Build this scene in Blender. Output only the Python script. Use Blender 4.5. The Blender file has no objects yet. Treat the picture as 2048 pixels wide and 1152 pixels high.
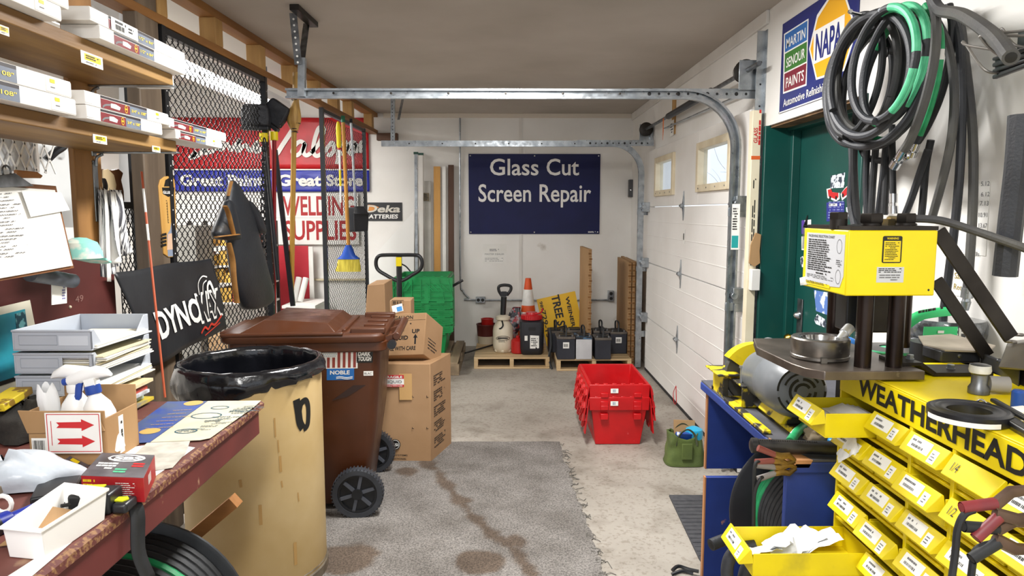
import bpy, math, random
from math import sin, cos
from mathutils import Vector, Matrix, Euler, noise
V = Vector
random.seed(11)
SC = bpy.context.scene
COL = SC.collection
# ---- camera, world, lights, exposure
FPX, EYE = 1400.0, 1.55
PIT, YAW = math.atan(152 / FPX), math.atan(16 / FPX)
cam_d = bpy.data.cameras.new('camera')
cam_d.sensor_width = 36.0
cam_d.lens = 36.0 * FPX / 2048.0
cam_d.clip_start = 0.02
cam = bpy.data.objects.new('camera', cam_d)
COL.objects.link(cam)
cam.location = (0, 0, EYE)
cam.rotation_euler = (math.pi / 2 - PIT, 0, -YAW)
SC.camera = cam
world = bpy.data.worlds.new('daylight')
SC.world = world
world.use_nodes = True
wbg = world.node_tree.nodes['Background']
wbg.inputs[0].default_value = (0.86, 0.92, 1.0, 1)
wbg.inputs[1].default_value = 1.0
def area_light(name, loc, rot, sx, sy, power, col=(1, 0.985, 0.96)):
    d = bpy.data.lights.new(name, 'AREA')
    d.shape = 'RECTANGLE'; d.size = sx; d.size_y = sy
    d.energy = power; d.color = col
    o = bpy.data.objects.new(name, d); COL.objects.link(o)
    o.location = loc; o.rotation_euler = rot
    return o
# area lamps added out of view under the shop ceiling, no fixtures modelled
area_light('unseen_ceiling_lamp', (0.05, 2.95, 2.60), (0, 0, 0), 0.30, 1.2, 76)
area_light('unseen_ceiling_lamp', (-0.2, -0.2, 2.60), (0, 0, 0), 0.30, 1.2, 44)
area_light('unseen_ceiling_lamp', (-0.9, -1.7, 2.60), (0, 0, 0), 0.3, 1.2, 34)
# the back room's fluorescent tubes
area_light('tube_light', (-2.9, 5.2, 2.62), (0, 0, 0), 0.3, 2.4, 90, (1, 0.98, 0.96))
SC.view_settings.view_transform = 'Standard'
SC.view_settings.look = 'None'
SC.view_settings.gamma = 1.0
SC.view_settings.use_curve_mapping = False
SC.view_settings.exposure = 0.52
# ---- pixel -> world
def _ray(px, py):
    u = (px - 1024) / FPX; v = (576 - py) / FPX
    y = cos(PIT) + v * sin(PIT); z = -sin(PIT) + v * cos(PIT)
    c, s = cos(YAW), sin(YAW)
    return (u * c + y * s, -u * s + y * c, z)
def at(px, py, X=None, Y=None, Z=None):
    d = _ray(px, py)
    t = X / d[0] if X is not None else (Y / d[1] if Y is not None else (Z - EYE) / d[2])
    return V((d[0] * t, d[1] * t, EYE + d[2] * t))
def XP(y):                       # the stud partition's plane (it is not quite parallel to the door wall)
    return -1.415 - (8.03 - y) * 0.0385
def atp(px, py, off=0.0):        # point on the partition plane (off: metres into the room)
    d = _ray(px, py)
    k = 0.0385; a = -1.415 - 8.03 * k + off
    t = a / (d[0] - k * d[1])
    return V((d[0] * t, d[1] * t, EYE + d[2] * t))
# ---- materials
def lin(c):
    if isinstance(c, str):
        c = c.lstrip('#'); c = [int(c[i:i + 2], 16) / 255 for i in (0, 2, 4)]
        c = [x / 12.92 if x <= 0.04045 else ((x + 0.055) / 1.055) ** 2.4 for x in c]
    return (c[0], c[1], c[2], 1.0)
MATS = {}
def mat(name, c='#808080', rough=0.5, metal=0.0, c2=None, scale=6.0, mixlo=0.35, mixhi=0.65, bump=0.0, bscale=60.0, stretch=(1, 1, 1),
        spec=0.5, coat=0.0, emit=0.0, alpha=1.0, trans=0.0, wear=None, wscale=9.0, wlo=0.62, whi=0.66, detail=4.0, rvar=0.0):
    """noise-mixed paint, plastic, metal, wood; wear: a second colour showing through in chips"""
    if name in MATS: return MATS[name]
    m = bpy.data.materials.new(name); m.use_nodes = True
    nt = m.node_tree; N = nt.nodes; L = nt.links
    b = N['Principled BSDF']
    b.inputs['Base Color'].default_value = lin(c)
    b.inputs['Roughness'].default_value = rough
    b.inputs['Metallic'].default_value = metal
    b.inputs['Specular IOR Level'].default_value = spec
    b.inputs['Coat Weight'].default_value = coat
    b.inputs['Transmission Weight'].default_value = trans
    b.inputs['Alpha'].default_value = alpha
    if emit:
        b.inputs['Emission Color'].default_value = lin(c); b.inputs['Emission Strength'].default_value = emit
    tc = N.new('ShaderNodeTexCoord'); mp = N.new('ShaderNodeMapping')
    mp.inputs['Scale'].default_value = stretch
    L.new(tc.outputs['Object'], mp.inputs['Vector'])
    def ramp(fac, lo, hi):
        r = N.new('ShaderNodeMapRange'); r.inputs[1].default_value = lo; r.inputs[2].default_value = hi
        L.new(fac, r.inputs[0]); return r.outputs[0]
    def nz(s, d=4.0):
        n = N.new('ShaderNodeTexNoise'); n.inputs['Scale'].default_value = s; n.inputs['Detail'].default_value = d
        L.new(mp.outputs[0], n.inputs['Vector']); return n.outputs['Fac']
    col = None
    if c2 is not None:
        mx = N.new('ShaderNodeMix'); mx.data_type = 'RGBA'
        mx.inputs[6].default_value = lin(c); mx.inputs[7].default_value = lin(c2)
        L.new(ramp(nz(scale, detail), mixlo, mixhi), mx.inputs[0]); col = mx.outputs[2]
    if wear is not None:
        mx = N.new('ShaderNodeMix'); mx.data_type = 'RGBA'
        mx.inputs[7].default_value = lin(wear)
        if col: L.new(col, mx.inputs[6])
        else: mx.inputs[6].default_value = lin(c)
        L.new(ramp(nz(wscale, 6.0), wlo, whi), mx.inputs[0]); col = mx.outputs[2]
    if col: L.new(col, b.inputs['Base Color'])
    if rvar:
        r = N.new('ShaderNodeMapRange'); r.inputs[1].default_value = .3; r.inputs[2].default_value = .7
        r.inputs[3].default_value = max(0.02, rough - rvar); r.inputs[4].default_value = min(1, rough + rvar)
        L.new(nz(scale * 1.7), r.inputs[0]); L.new(r.outputs[0], b.inputs['Roughness'])
    if bump:
        bp = N.new('ShaderNodeBump'); bp.inputs['Strength'].default_value = bump; bp.inputs['Distance'].default_value = 0.01
        L.new(nz(bscale, 3.0), bp.inputs['Height']); L.new(bp.outputs[0], b.inputs['Normal'])
    MATS[name] = m
    return m
def wood(name, c, c2, axis='Y', scale=9.0, rough=0.6, wear=None, **k):
    st = {'X': (0.12, 1, 1), 'Y': (1, 0.12, 1), 'Z': (1, 1, 0.12)}[axis]
    return mat(name, c, rough, c2=c2, scale=scale, stretch=st, bump=0.15, bscale=scale * 6, wear=wear, detail=7.0, mixlo=.38, mixhi=.62, **k)
M_white = mat('white_paint', '#e6e3de', .55, c2='#d8d4cd', scale=2.2, bump=.04, bscale=40)
M_wallw = mat('wall_paint', '#f0eeea', .6, c2='#e4e1db', scale=1.3, wear='#b9b2a6', wscale=3.1, wlo=.70, whi=.80, bump=.05, bscale=30)
M_ceil = mat('ceiling_board', '#bdb4aa', .8, c2='#aca398', scale=1.1, bump=.04, bscale=20)
M_galv = mat('galvanised', '#b4b9bd', .34, .85, c2='#8f959a', scale=14, bump=.03, bscale=90, rvar=.1)
M_steel = mat('steel', '#8b8d8f', .38, .9, c2='#5f6163', scale=18)
M_dsteel = mat('dark_steel', '#3b3733', .42, .7, c2='#2a2623', scale=10, wear='#5f5850', wscale=30, wlo=.70, whi=.8)
M_chrome = mat('chrome', '#d8dadc', .15, 1.0)
M_black = mat('black_plastic', '#121316', .38, c2='#1d1f23', scale=9)
M_rubber = mat('black_rubber', '#17181a', .6, c2='#26282b', scale=12, bump=.05, bscale=120)
M_hose = mat('hose_rubber', '#24262b', .55, c2='#33353a', scale=7, bump=.12, bscale=160)
M_hoseg = mat('hose_grey', '#54534f', .6, c2='#3e3e41', scale=6, bump=.12, bscale=160)
M_green = mat('hose_green', '#1d8a53', .5, c2='#2aa468', scale=25)
M_greenl = mat('hose_green_light', '#5fcf9b', .5, c2='#45b884', scale=25)
M_yel = mat('yellow_paint', '#efd808', .42, c2='#e6cc06', scale=5, wear='#b6a012', wscale=7, wlo=.72, whi=.82, rvar=.1)
M_yelb = mat('yellow_bin', '#e8d20c', .45, c2='#dac40a', scale=8, wear='#8f8330', wscale=6, wlo=.66, whi=.86, rvar=.1)
M_yelw = mat('yellow_worn', '#e9d012', .5, c2='#d8be10', scale=9, wear='#2c2a26', wscale=13, wlo=.47, whi=.53)
M_ink = mat('ink_black', '#141414', .5)
M_inkg = mat('ink_grey', '#6e6e70', .6)
M_paper = mat('paper', '#f1f0ec', .75, c2='#e6e4de', scale=4)
M_paperc = mat('paper_cream', '#e9e3cf', .75, c2='#dcd4ba', scale=5)
M_card = mat('cardboard', '#ae8a60', .8, c2='#a07c53', scale=5, stretch=(1, 1, .3), bump=.06, bscale=40)
M_cardd = mat('cardboard_edge', '#8d6235', .85, c2='#6d4923', scale=40)
M_red = mat('red_plastic', '#c70f16', .38, c2='#b40a11', scale=6, wear='#d86064', wscale=10, wlo=.72, whi=.8, rvar=.08)
M_redi = mat('ink_red', '#c42428', .5)
M_grn = mat('green_plastic', '#0f9a51', .42, c2='#0b8a46', scale=6, rvar=.08)
M_blue = mat('ink_blue', '#2437a0', .5, c2='#1c2c8c', scale=6)
M_navy = mat('navy_sign', '#10174e', .5, c2='#0d1344', scale=3, spec=.3)
M_pine = wood('pine_stud', '#a0733f', '#835a2c', 'Z', 8)
M_pineY = wood('pine_beam', '#9c6c36', '#7f5326', 'Y', 8)
M_pinex = wood('pine_end', '#c39a5e', '#a87f48', 'Z', 12)
M_oldwood = wood('old_wood', '#7a6a58', '#594b3d', 'Z', 9)
M_shelf = wood('shelf_board', '#a07a40', '#755326', 'Y', 10)
M_pallet = wood('pallet_wood', '#d4ba92', '#b99c72', 'X', 10)
M_bblue = mat('bench_blue', '#1b3784', .6, c2='#182f70', scale=4, wear='#b5805a', wscale=6, wlo=.68, whi=.70, bump=.08, bscale=40)
M_btop = mat('bench_top', '#55555c', .6, c2='#3f4044', scale=6, wear='#7a6450', wscale=8, wlo=.62, whi=.72, bump=.08, bscale=40)
M_brown = mat('brown_plastic', '#4f2810', .42, c2='#46230d', scale=5, rvar=.08, wear='#80604e', wscale=30, wlo=.74, whi=.8)
# ---- mesh builder
class MB:
    def __init__(s, m=None):
        s.v = []; s.f = []; s.fm = []; s.mats = []; s.M = Matrix(); s.ci = 0
        if m: s.m(m)
    def m(s, material):
        if material not in s.mats: s.mats.append(material)
        s.ci = s.mats.index(material); return s
    def add(s, vs, fs):
        o = len(s.v)
        s.v += [s.M @ V(p) for p in vs]
        for f in fs:
            s.f.append([i + o for i in f]); s.fm.append(s.ci)
        return s
    def box(s, x0, y0, z0, x1, y1, z1):
        return s.add([(x0, y0, z0), (x1, y0, z0), (x1, y1, z0), (x0, y1, z0), (x0, y0, z1), (x1, y0, z1), (x1, y1, z1), (x0, y1, z1)],
                     [(0, 3, 2, 1), (4, 5, 6, 7), (0, 1, 5, 4), (1, 2, 6, 5), (2, 3, 7, 6), (3, 0, 4, 7)])
    def cbox(s, c, size, rot=None):
        R = Euler(rot).to_matrix().to_4x4() if rot is not None else Matrix()
        k = s.M; s.M = k @ Matrix.Translation(c) @ R
        a, b, d = [q / 2 for q in size]
        s.box(-a, -b, -d, a, b, d); s.M = k; return s
    def hexa(s, p):               # eight corners: bottom ring 0-3, top ring 4-7
        return s.add(p, [(0, 3, 2, 1), (4, 5, 6, 7), (0, 1, 5, 4), (1, 2, 6, 5), (2, 3, 7, 6), (3, 0, 4, 7)])
    def taper(s, x0, y0, x1, y1, z0, z1, k):     # box narrower at the base by k each side
        return s.hexa([(x0 + k, y0 + k, z0), (x1 - k, y0 + k, z0), (x1 - k, y1 - k, z0), (x0 + k, y1 - k, z0), (x0, y0, z1), (x1, y0, z1), (x1, y1, z1), (x0, y1, z1)])
    def bar(s, p0, p1, w, h, up=(0, 0, 1)):      # rectangular bar from p0 to p1
        p0, p1 = V(p0), V(p1); d = (p1 - p0).normalized()
        u = d.cross(V(up))
        if u.length < 1e-4: u = d.cross(V((0, 1, 0)))
        u.normalize(); n = u.cross(d)
        q = []
        for p in (p0, p1):
            q += [p - u * w / 2 - n * h / 2, p + u * w / 2 - n * h / 2, p + u * w / 2 + n * h / 2, p - u * w / 2 + n * h / 2]
        return s.add(q, [(0, 1, 2, 3), (7, 6, 5, 4), (0, 4, 5, 1), (1, 5, 6, 2), (2, 6, 7, 3), (3, 7, 4, 0)])
    def tube(s, pts, r, n=8, closed=False, caps=True, flat=1.0, hollow=False):
        P = [V(p) for p in pts]; k = len(P)
        rs = r if isinstance(r, (list, tuple)) else [r] * k
        T = []
        for i in range(k):
            a = P[(i - 1) % k] if (closed or i > 0) else P[i]
            b = P[(i + 1) % k] if (closed or i < k - 1) else P[i]
            t = (b - a); T.append(t.normalized() if t.length > 1e-9 else V((0, 0, 1)))
        u = T[0].cross(V((0, 0, 1)))
        if u.length < .1: u = T[0].cross(V((0, 1, 0)))
        u.normalize()
        vs = []
        for i in range(k):
            u = u - T[i] * u.dot(T[i]); u.normalize(); w = T[i].cross(u)
            for j in range(n):
                a = 2 * math.pi * j / n
                vs.append(P[i] + (u * cos(a) + w * sin(a) * flat) * rs[i])
        fs = []
        for i in range(k if closed else k - 1):
            i2 = (i + 1) % k
            for j in range(n):
                j2 = (j + 1) % n
                fs.append((i * n + j, i * n + j2, i2 * n + j2, i2 * n + j))
        if caps and not closed and not hollow:
            fs.append(tuple(range(n - 1, -1, -1))); fs.append(tuple(range((k - 1) * n, k * n)))
        return s.add(vs, fs)
    def cyl(s, p0, p1, r0, r1=None, n=20, caps=True):
        return s.tube([p0, p1], [r0, r0 if r1 is None else r1], n, caps=caps)
    def lathe(s, prof, c=(0, 0, 0), n=28, axis=None, closed=False, cap=True):   # profile of (radius, height) about +Z, or about axis
        k = s.M; s.M = k @ Matrix.Translation(c)
        if axis is not None: s.M = s.M @ V((0, 0, 1)).rotation_difference(V(axis)).to_matrix().to_4x4()
        vs = []; fs = []; P = len(prof)
        for r, z in prof:
            for j in range(n):
                a = 2 * math.pi * j / n; vs.append((r * cos(a), r * sin(a), z))
        for i in range(P if closed else P - 1):
            i2 = (i + 1) % P
            for j in range(n):
                j2 = (j + 1) % n
                fs.append((i * n + j, i * n + j2, i2 * n + j2, i2 * n + j))
        if cap and not closed:
            if prof[0][0] > 1e-6: fs.append(tuple(range(n - 1, -1, -1)))
            if prof[-1][0] > 1e-6: fs.append(tuple(range((P - 1) * n, P * n)))
        s.add(vs, fs); s.M = k; return s
    def prism(s, poly, o, u, v, depth):          # outline in the frame (o,u,v); front face on the frame, body behind it
        o, u, v = V(o), V(u).normalized(), V(v).normalized(); n = u.cross(v).normalized()
        k = len(poly)
        ar = sum(poly[i][0] * poly[(i + 1) % k][1] - poly[(i + 1) % k][0] * poly[i][1] for i in range(k))
        if ar < 0: poly = poly[::-1]
        f = [o + u * a + v * b for a, b in poly]
        vs = f + [p - n * depth for p in f]
        fs = [tuple(range(k)), tuple(range(2 * k - 1, k - 1, -1))] + [(i, i + k, (i + 1) % k + k, (i + 1) % k) for i in range(k)]
        return s.add(vs, fs)
    def card(s, o, u, v, w, h, th=0.001):        # rectangular plate: o is its lower-left front corner
        return s.prism([(0, 0), (w, 0), (w, h), (0, h)], o, u, v, th)
    def grid(s, fn, nu, nv, closed_u=False):
        vs = [fn(i / nu, j / nv) for j in range(nv + 1) for i in range(nu + (0 if closed_u else 1))]
        w = nu if closed_u else nu + 1
        fs = []
        for j in range(nv):
            for i in range(nu):
                i2 = (i + 1) % w if closed_u else i + 1
                fs.append((j * w + i, j * w + i2, (j + 1) * w + i2, (j + 1) * w + i))
        return s.add(vs, fs)
    def ball(s, c, r, n=12, sc=(1, 1, 1)):
        pr = [(max(1e-7, r * sin(math.pi * i / n)), -r * cos(math.pi * i / n)) for i in range(n + 1)]
        k = s.M; s.M = k @ Matrix.Translation(c) @ Matrix.Diagonal((*sc, 1)); s.lathe(pr, n=n * 2); s.M = k; return s
    def text(s, txt, o, u, v, h, bold=0.0, wid=None, align='L', shear=0.0, depth=0.0006, space=1.0):
        """flat lettering in the frame (o,u,v): o the baseline start, h the capital height, wid the wanted width"""
        vs, fs, w = glyphs(txt, bold, space)
        o, u, v = V(o), V(u).normalized(), V(v).normalized(); n = u.cross(v).normalized()
        k = h / 0.727; kx = k if wid is None else wid / w
        x0 = {'L': 0, 'C': -w * kx / 2, 'R': -w * kx}[align]
        return s.add([o + u * (x0 + p[0] * kx + p[1] * k * shear) + v * (p[1] * k) + n * depth for p in vs], fs)
    def dashes(s, o, u, v, w, h, rows, fill=.55, seed=0, mind=.04, maxd=.16, lift=.0006, dens=.85):
        """rows of small print too fine to read"""
        o, u, v = V(o), V(u).normalized(), V(v).normalized(); n = u.cross(v).normalized()
        rd = random.Random(seed); rh = h / rows
        for r in range(rows):
            x = 0.0; y = h - (r + .5) * rh; end = rd.uniform(.7, 1.0)
            while x < end:
                d = min(rd.uniform(mind, maxd), end - x)
                if d > .01 and rd.random() < dens:
                    a = o + u * (x * w) + v * (y - rh * fill / 2) + n * lift
                    s.add([a, a + u * d * w, a + u * d * w + v * rh * fill, a + v * rh * fill], [(0, 1, 2, 3)])
                x += d + rd.uniform(.012, .03)
        return s
    def bars(s, o, u, v, w, h, n=18, seed=1, lift=.0006):     # a bar code
        o, u, v = V(o), V(u).normalized(), V(v).normalized(); nn = u.cross(v).normalized()
        rd = random.Random(seed)
        for i in range(n):
            b = rd.uniform(.3, .75) * w / n; a = o + u * (i * w / n) + nn * lift
            s.add([a, a + u * b, a + u * b + v * h, a + v * h], [(0, 1, 2, 3)])
        return s
    def build(s, name, parent=None, label=None, cat=None, group=None, kind=None, bevel=0.0, seg=2, ang=35, solid=0.0, sub=0, origin=None):
        me = bpy.data.meshes.new(name)
        o = bpy.data.objects.new(name, me); COL.objects.link(o)
        if parent is not None:
            T = WORLD[parent.name]; Ti = T.inverted(); o.parent = parent; WORLD[o.name] = T
            vs = [Ti @ p for p in s.v]
        else:
            if origin is None:
                xs = [p.x for p in s.v]; ys = [p.y for p in s.v]; zs = [p.z for p in s.v]
                origin = V(((min(xs) + max(xs)) / 2, (min(ys) + max(ys)) / 2, min(zs)))
            T = Matrix.Translation(origin); o.location = origin; WORLD[o.name] = T
            vs = [p - V(origin) for p in s.v]
        me.from_pydata([tuple(p) for p in vs], [], s.f)
        for m_ in s.mats: me.materials.append(m_)
        me.polygons.foreach_set('material_index', s.fm)
        me.polygons.foreach_set('use_smooth', [True] * len(s.f))
        me.update()
        try: me.set_sharp_from_angle(angle=math.radians(ang))
        except Exception: pass
        if solid:
            q = o.modifiers.new('thickness', 'SOLIDIFY'); q.thickness = solid; q.offset = -1
        if bevel:
            q = o.modifiers.new('edges', 'BEVEL'); q.width = bevel; q.segments = seg; q.limit_method = 'ANGLE'; q.angle_limit = math.radians(40)
            q.harden_normals = False
        if sub:
            q = o.modifiers.new('smooth', 'SUBSURF'); q.levels = sub; q.render_levels = sub
        props(o, label, cat, group, kind)
        return o
WORLD = {}
def props(o, label=None, cat=None, group=None, kind=None):
    for k, v in (('label', label), ('category', cat), ('group', group), ('kind', kind)):
        if v: o[k] = v
def thing(name, label=None, cat=None, loc=(0, 0, 0), rz=0.0, group=None, kind=None, parent=None):
    o = bpy.data.objects.new(name, None); COL.objects.link(o)
    o.empty_display_size = .05
    M_ = Matrix.Translation(loc) @ Matrix.Rotation(rz, 4, 'Z')
    WORLD[o.name] = M_
    if parent is not None:
        o.parent = parent; M_ = WORLD[parent.name].inverted() @ M_
    o.matrix_local = M_
    props(o, label, cat, group, kind)
    return o
def dup(root, loc, rz=None, label=None, group=None):
    r = root.copy(); COL.objects.link(r); r.location = loc
    if rz is not None: r.rotation_euler = (0, 0, rz)
    if label: r['label'] = label
    if group: r['group'] = group
    WORLD[r.name] = Matrix.Translation(loc) @ Matrix.Rotation(r.rotation_euler[2], 4, 'Z')
    for ch in list(root.children):
        c = ch.copy(); COL.objects.link(c); c.parent = r; WORLD[c.name] = WORLD[r.name]
        for g in list(ch.children):
            d = g.copy(); COL.objects.link(d); d.parent = c; WORLD[d.name] = WORLD[r.name]
    return r
GLY = {}
def glyphs(txt, bold, space):
    key = (txt, bold, space)
    if key in GLY: return GLY[key]
    cu = bpy.data.curves.new('lettering', 'FONT'); cu.body = txt; cu.size = 1.0; cu.offset = bold; cu.resolution_u = 3
    cu.space_character = space; cu.fill_mode = 'FRONT'
    ob = bpy.data.objects.new('lettering', cu); COL.objects.link(ob)
    dg = bpy.context.evaluated_depsgraph_get()
    me = bpy.data.meshes.new_from_object(ob.evaluated_get(dg))
    vs = [(p.co.x, p.co.y) for p in me.vertices]; fs = [tuple(f.vertices) for f in me.polygons]
    bpy.data.objects.remove(ob); bpy.data.curves.remove(cu); bpy.data.meshes.remove(me)
    x0 = min(p[0] for p in vs); w = max(p[0] for p in vs) - x0
    GLY[key] = ([(p[0] - x0, p[1]) for p in vs], fs, w)
    return GLY[key]
def crom(pts, n=8, closed=False):
    P = [V(p) for p in pts]; k = len(P); out = []
    for i in range(k if closed else k - 1):
        g = (lambda j: P[j % k]) if closed else (lambda j: P[max(0, min(k - 1, j))])
        a, b, c, d = g(i - 1), g(i), g(i + 1), g(i + 2)
        for j in range(n):
            t = j / n
            out.append(.5 * ((2 * b) + (c - a) * t + (2 * a - 5 * b + 4 * c - d) * t * t + (3 * b - a - 3 * c + d) * t ** 3))
    if not closed: out.append(P[-1])
    return out
def rrect(w, h, r, n=5):          # rounded rectangle outline centred on 0
    out = []
    for cx, cy, a0 in ((w / 2 - r, h / 2 - r, 0), (-w / 2 + r, h / 2 - r, 90), (-w / 2 + r, -h / 2 + r, 180), (w / 2 - r, -h / 2 + r, 270)):
        for i in range(n + 1):
            a = math.radians(a0 + 90 * i / n); out.append((cx + r * cos(a), cy + r * sin(a)))
    return out
def loft(mb, rings, cap0=True, cap1=True):   # rings of equal length
    n = len(rings[0]); vs = [p for r in rings for p in r]; fs = []
    for i in range(len(rings) - 1):
        for j in range(n):
            j2 = (j + 1) % n
            fs.append((i * n + j, i * n + j2, (i + 1) * n + j2, (i + 1) * n + j))
    if cap0: fs.append(tuple(range(n - 1, -1, -1)))
    if cap1: fs.append(tuple(range((len(rings) - 1) * n, len(rings) * n)))
    return mb.add(vs, fs)
def ribbon(mb, pts, w, n, lift=0.0):       # flat stroke of width w on the plane with normal n
    P_ = [V(p) for p in pts]; n = V(n).normalized(); k = len(P_); vs = []
    for i in range(k):
        t = (P_[min(k - 1, i + 1)] - P_[max(0, i - 1)]); s_ = n.cross(t)
        s_ = s_.normalized() * w / 2 if s_.length > 1e-9 else V((w / 2, 0, 0))
        vs += [P_[i] + s_ + n * lift, P_[i] - s_ + n * lift]
    return mb.add(vs, [(2 * i, 2 * i + 1, 2 * i + 3, 2 * i + 2) for i in range(k - 1)])
EX, EY, EZ = V((1, 0, 0)), V((0, 1, 0)), V((0, 0, 1))
# ---- floor, ceilings, walls
def concrete():
    m = bpy.data.materials.new('concrete'); m.use_nodes = True
    nt = m.node_tree; N = nt.nodes; L = nt.links; b = N['Principled BSDF']
    tc = N.new('ShaderNodeTexCoord')
    def nz(s, d=6):
        n = N.new('ShaderNodeTexNoise'); n.inputs['Scale'].default_value = s; n.inputs['Detail'].default_value = d
        L.new(tc.outputs['Object'], n.inputs['Vector']); return n.outputs['Fac']
    def rmp(f, stops):
        r = N.new('ShaderNodeValToRGB'); e = r.color_ramp.elements
        e[0].position, e[0].color = stops[0][0], lin(stops[0][1]); e[1].position, e[1].color = stops[-1][0], lin(stops[-1][1])
        for p, c in stops[1:-1]:
            q = e.new(p); q.color = lin(c)
        L.new(f, r.inputs[0]); return r.outputs[0]
    a = rmp(nz(1.6), [(.3, '#938c82'), (.5, '#a39c92'), (.7, '#aea79d')])
    g = rmp(nz(55, 3), [(.36, '#c0b9ae'), (.46, '#ffffff'), (.6, '#ffffff')])
    d = rmp(nz(4.5), [(.3, '#b7b0a7'), (.5, '#ffffff'), (.75, '#ffffff')])
    def mul(x, y, f):
        k = N.new('ShaderNodeMix'); k.data_type = 'RGBA'; k.blend_type = 'MULTIPLY'; k.inputs[0].default_value = f
        L.new(x, k.inputs[6]); L.new(y, k.inputs[7]); return k.outputs[2]
    L.new(mul(mul(a, g, .5), d, .55), b.inputs['Base Color'])
    b.inputs['Roughness'].default_value = .62
    bp = N.new('ShaderNodeBump'); bp.inputs['Strength'].default_value = .25; bp.inputs['Distance'].default_value = .006
    L.new(nz(40, 4), bp.inputs['Height']); L.new(bp.outputs[0], b.inputs['Normal'])
    return m
MB(concrete()).box(-4.4, -2.6, -.1, 1.75, 8.2, 0).build('floor', kind='structure')
MB(M_ceil).box(-1.60, -2.6, 2.65, 1.62, 8.2, 2.75).build('ceiling', kind='structure')
MB(mat('back_room_ceiling', '#e9e6e0', .7)).box(-4.4, -2.6, 2.95, -1.60, 8.2, 3.05).build('ceiling', kind='structure')
MB(M_wallw).box(-4.4, 8.03, 0, 1.62, 8.2, 3.0).build('wall_back', kind='structure')
MB(M_wallw).box(-4.4, -2.6, 0, -4.25, 8.03, 3.0).build('wall_left', kind='structure')
WX = 1.455
b = MB(M_wallw)
GD0, GD1, GDH = 4.06, 6.78, 2.13          # the roller door's opening
DR0, DR1, DRH = 2.86, 3.92, 2.022         # the green door's opening
for y0, y1, z0, z1 in ((-2.6, DR0, 0, 2.65), (DR0, DR1, DRH, 2.65), (DR1, GD0, 0, 2.65), (GD0, GD1, GDH, 2.65), (GD1, 8.03, 0, 2.65)):
    b.box(WX, y0, z0, 1.62, y1, z1)
b.build('wall_right', kind='structure')
t = MB(M_white)
t.box(WX - .018, 3.95, 2.575, WX, 8.03, 2.65); t.build('trim_1', kind='structure', bevel=.003)
MB(mat('trim_cream', '#d9cfc0', .6)).box(-1.35, 8.012, 2.60, WX - .02, 8.03, 2.65).build('trim_2', kind='structure', bevel=.003)
# battens over the seams of the back wall boards
MB(M_white).box(.17, 8.022, 0, .205, 8.03, 2.6).build('trim_3', kind='structure')
wood_lath = MB(M_pinex); wood_lath.box(WX - .012, 6.02, 2.21, WX + .001, 6.12, 2.575); wood_lath.build('trim_4', kind='structure')
# the green steel door, set deep in its frame
gd = thing('door_1', kind='structure', loc=(1.56, (DR0 + DR1) / 2, 0))
M_dgreen = mat('door_green', '#0f4a43', .38, c2='#0c423c', scale=3, bump=.03, bscale=25, wear='#1b6a5c', wscale=22, wlo=.72, whi=.8)
MB(M_dgreen).box(1.625, DR0, 0.0, 1.665, DR1 - .02, DRH).build('leaf', gd)
f = MB(M_dgreen)
f.box(1.44, DR1 - .012, 0, 1.625, DR1 + .02, DRH + .0); f.box(1.44, DR0 - .02, 0, 1.625, DR0 + .012, DRH)
f.box(1.56, DR0, DRH - .03, 1.66, DR1, DRH + .0)
f.box(1.58, DR1 - .05, 0, 1.625, DR1 - .012, DRH)
f.build('frame', gd, bevel=.003)
MB(mat('soffit_wood', '#8a6a48', .8, c2='#5e4630', scale=8)).box(1.47, DR0 + .012, DRH - .012, 1.56, DR1 - .012, DRH + .001).build('soffit', gd)
lp = at(1600, 645, X=1.622)
pl = MB(M_steel).box(1.617, lp.y - .03, lp.z - .10, 1.624, lp.y + .035, lp.z + .13).build('latch_plate', gd, bevel=.002)
k = MB(M_chrome); k.lathe([(.0, 0), (.022, .002), (.024, .012), (.014, .03), (.0, .034)], c=(1.617, lp.y, lp.z + .04), axis=(-1, 0, 0)); k.build('deadbolt', pl)
k = MB(mat('brass', '#c9a03a', .2, 1.0)); k.lathe([(.0, 0), (.03, .002), (.03, .008), (.012, .014), (.012, .035), (.026, .045), (.029, .06), (.02, .075), (0, .078)], c=(1.617, lp.y, lp.z - .09), axis=(-1, 0, 0)); k.build('knob', pl, label='brass door knob')
# ---- the roller door
DXF = 1.392
M_door = mat('door_panel', '#eeece8', .5, c2='#e4e1dc', scale=1.6, bump=.03, bscale=60)
door = thing('door_2', kind='structure', loc=(DXF + .02, (GD0 + GD1) / 2, 0))
PH = GDH / 4
wins = [(at(1465, 340, X=DXF).y, at(1397, 340, X=DXF).y), (at(1350, 350, X=DXF).y, at(1313, 350, X=DXF).y)]
WZ0, WZ1 = 1.69, 2.035
for i in range(4):
    p = MB(M_door)
    z0, z1 = i * PH + .004, (i + 1) * PH - .004
    if i < 3:
        p.box(DXF, GD0 - .04, z0, DXF + .045, GD1 + .02, z1)
        for q in range(1, 4):       # shallow pressed ribs
            zz = z0 + (z1 - z0) * q / 4
            p.box(DXF - .0025, GD0 - .02, zz - .004, DXF + .001, GD1, zz + .004)
    else:
        ys = [GD0 - .04] + [y for w in wins for y in w] + [GD1 + .02]
        for a, c in ((ys[0], ys[1]), (ys[2], ys[3]), (ys[4], ys[5])): p.box(DXF, a, z0, DXF + .045, c, z1)
        for a, c in wins:
            p.box(DXF, a, z0, DXF + .045, c, WZ0); p.box(DXF, a, WZ1, DXF + .045, c, z1)
    p.build('panel', door, bevel=.003)
M_glass = bpy.data.materials.new('window_glass'); M_glass.use_nodes = True
nt = M_glass.node_tree; nt.nodes.clear()
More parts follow.
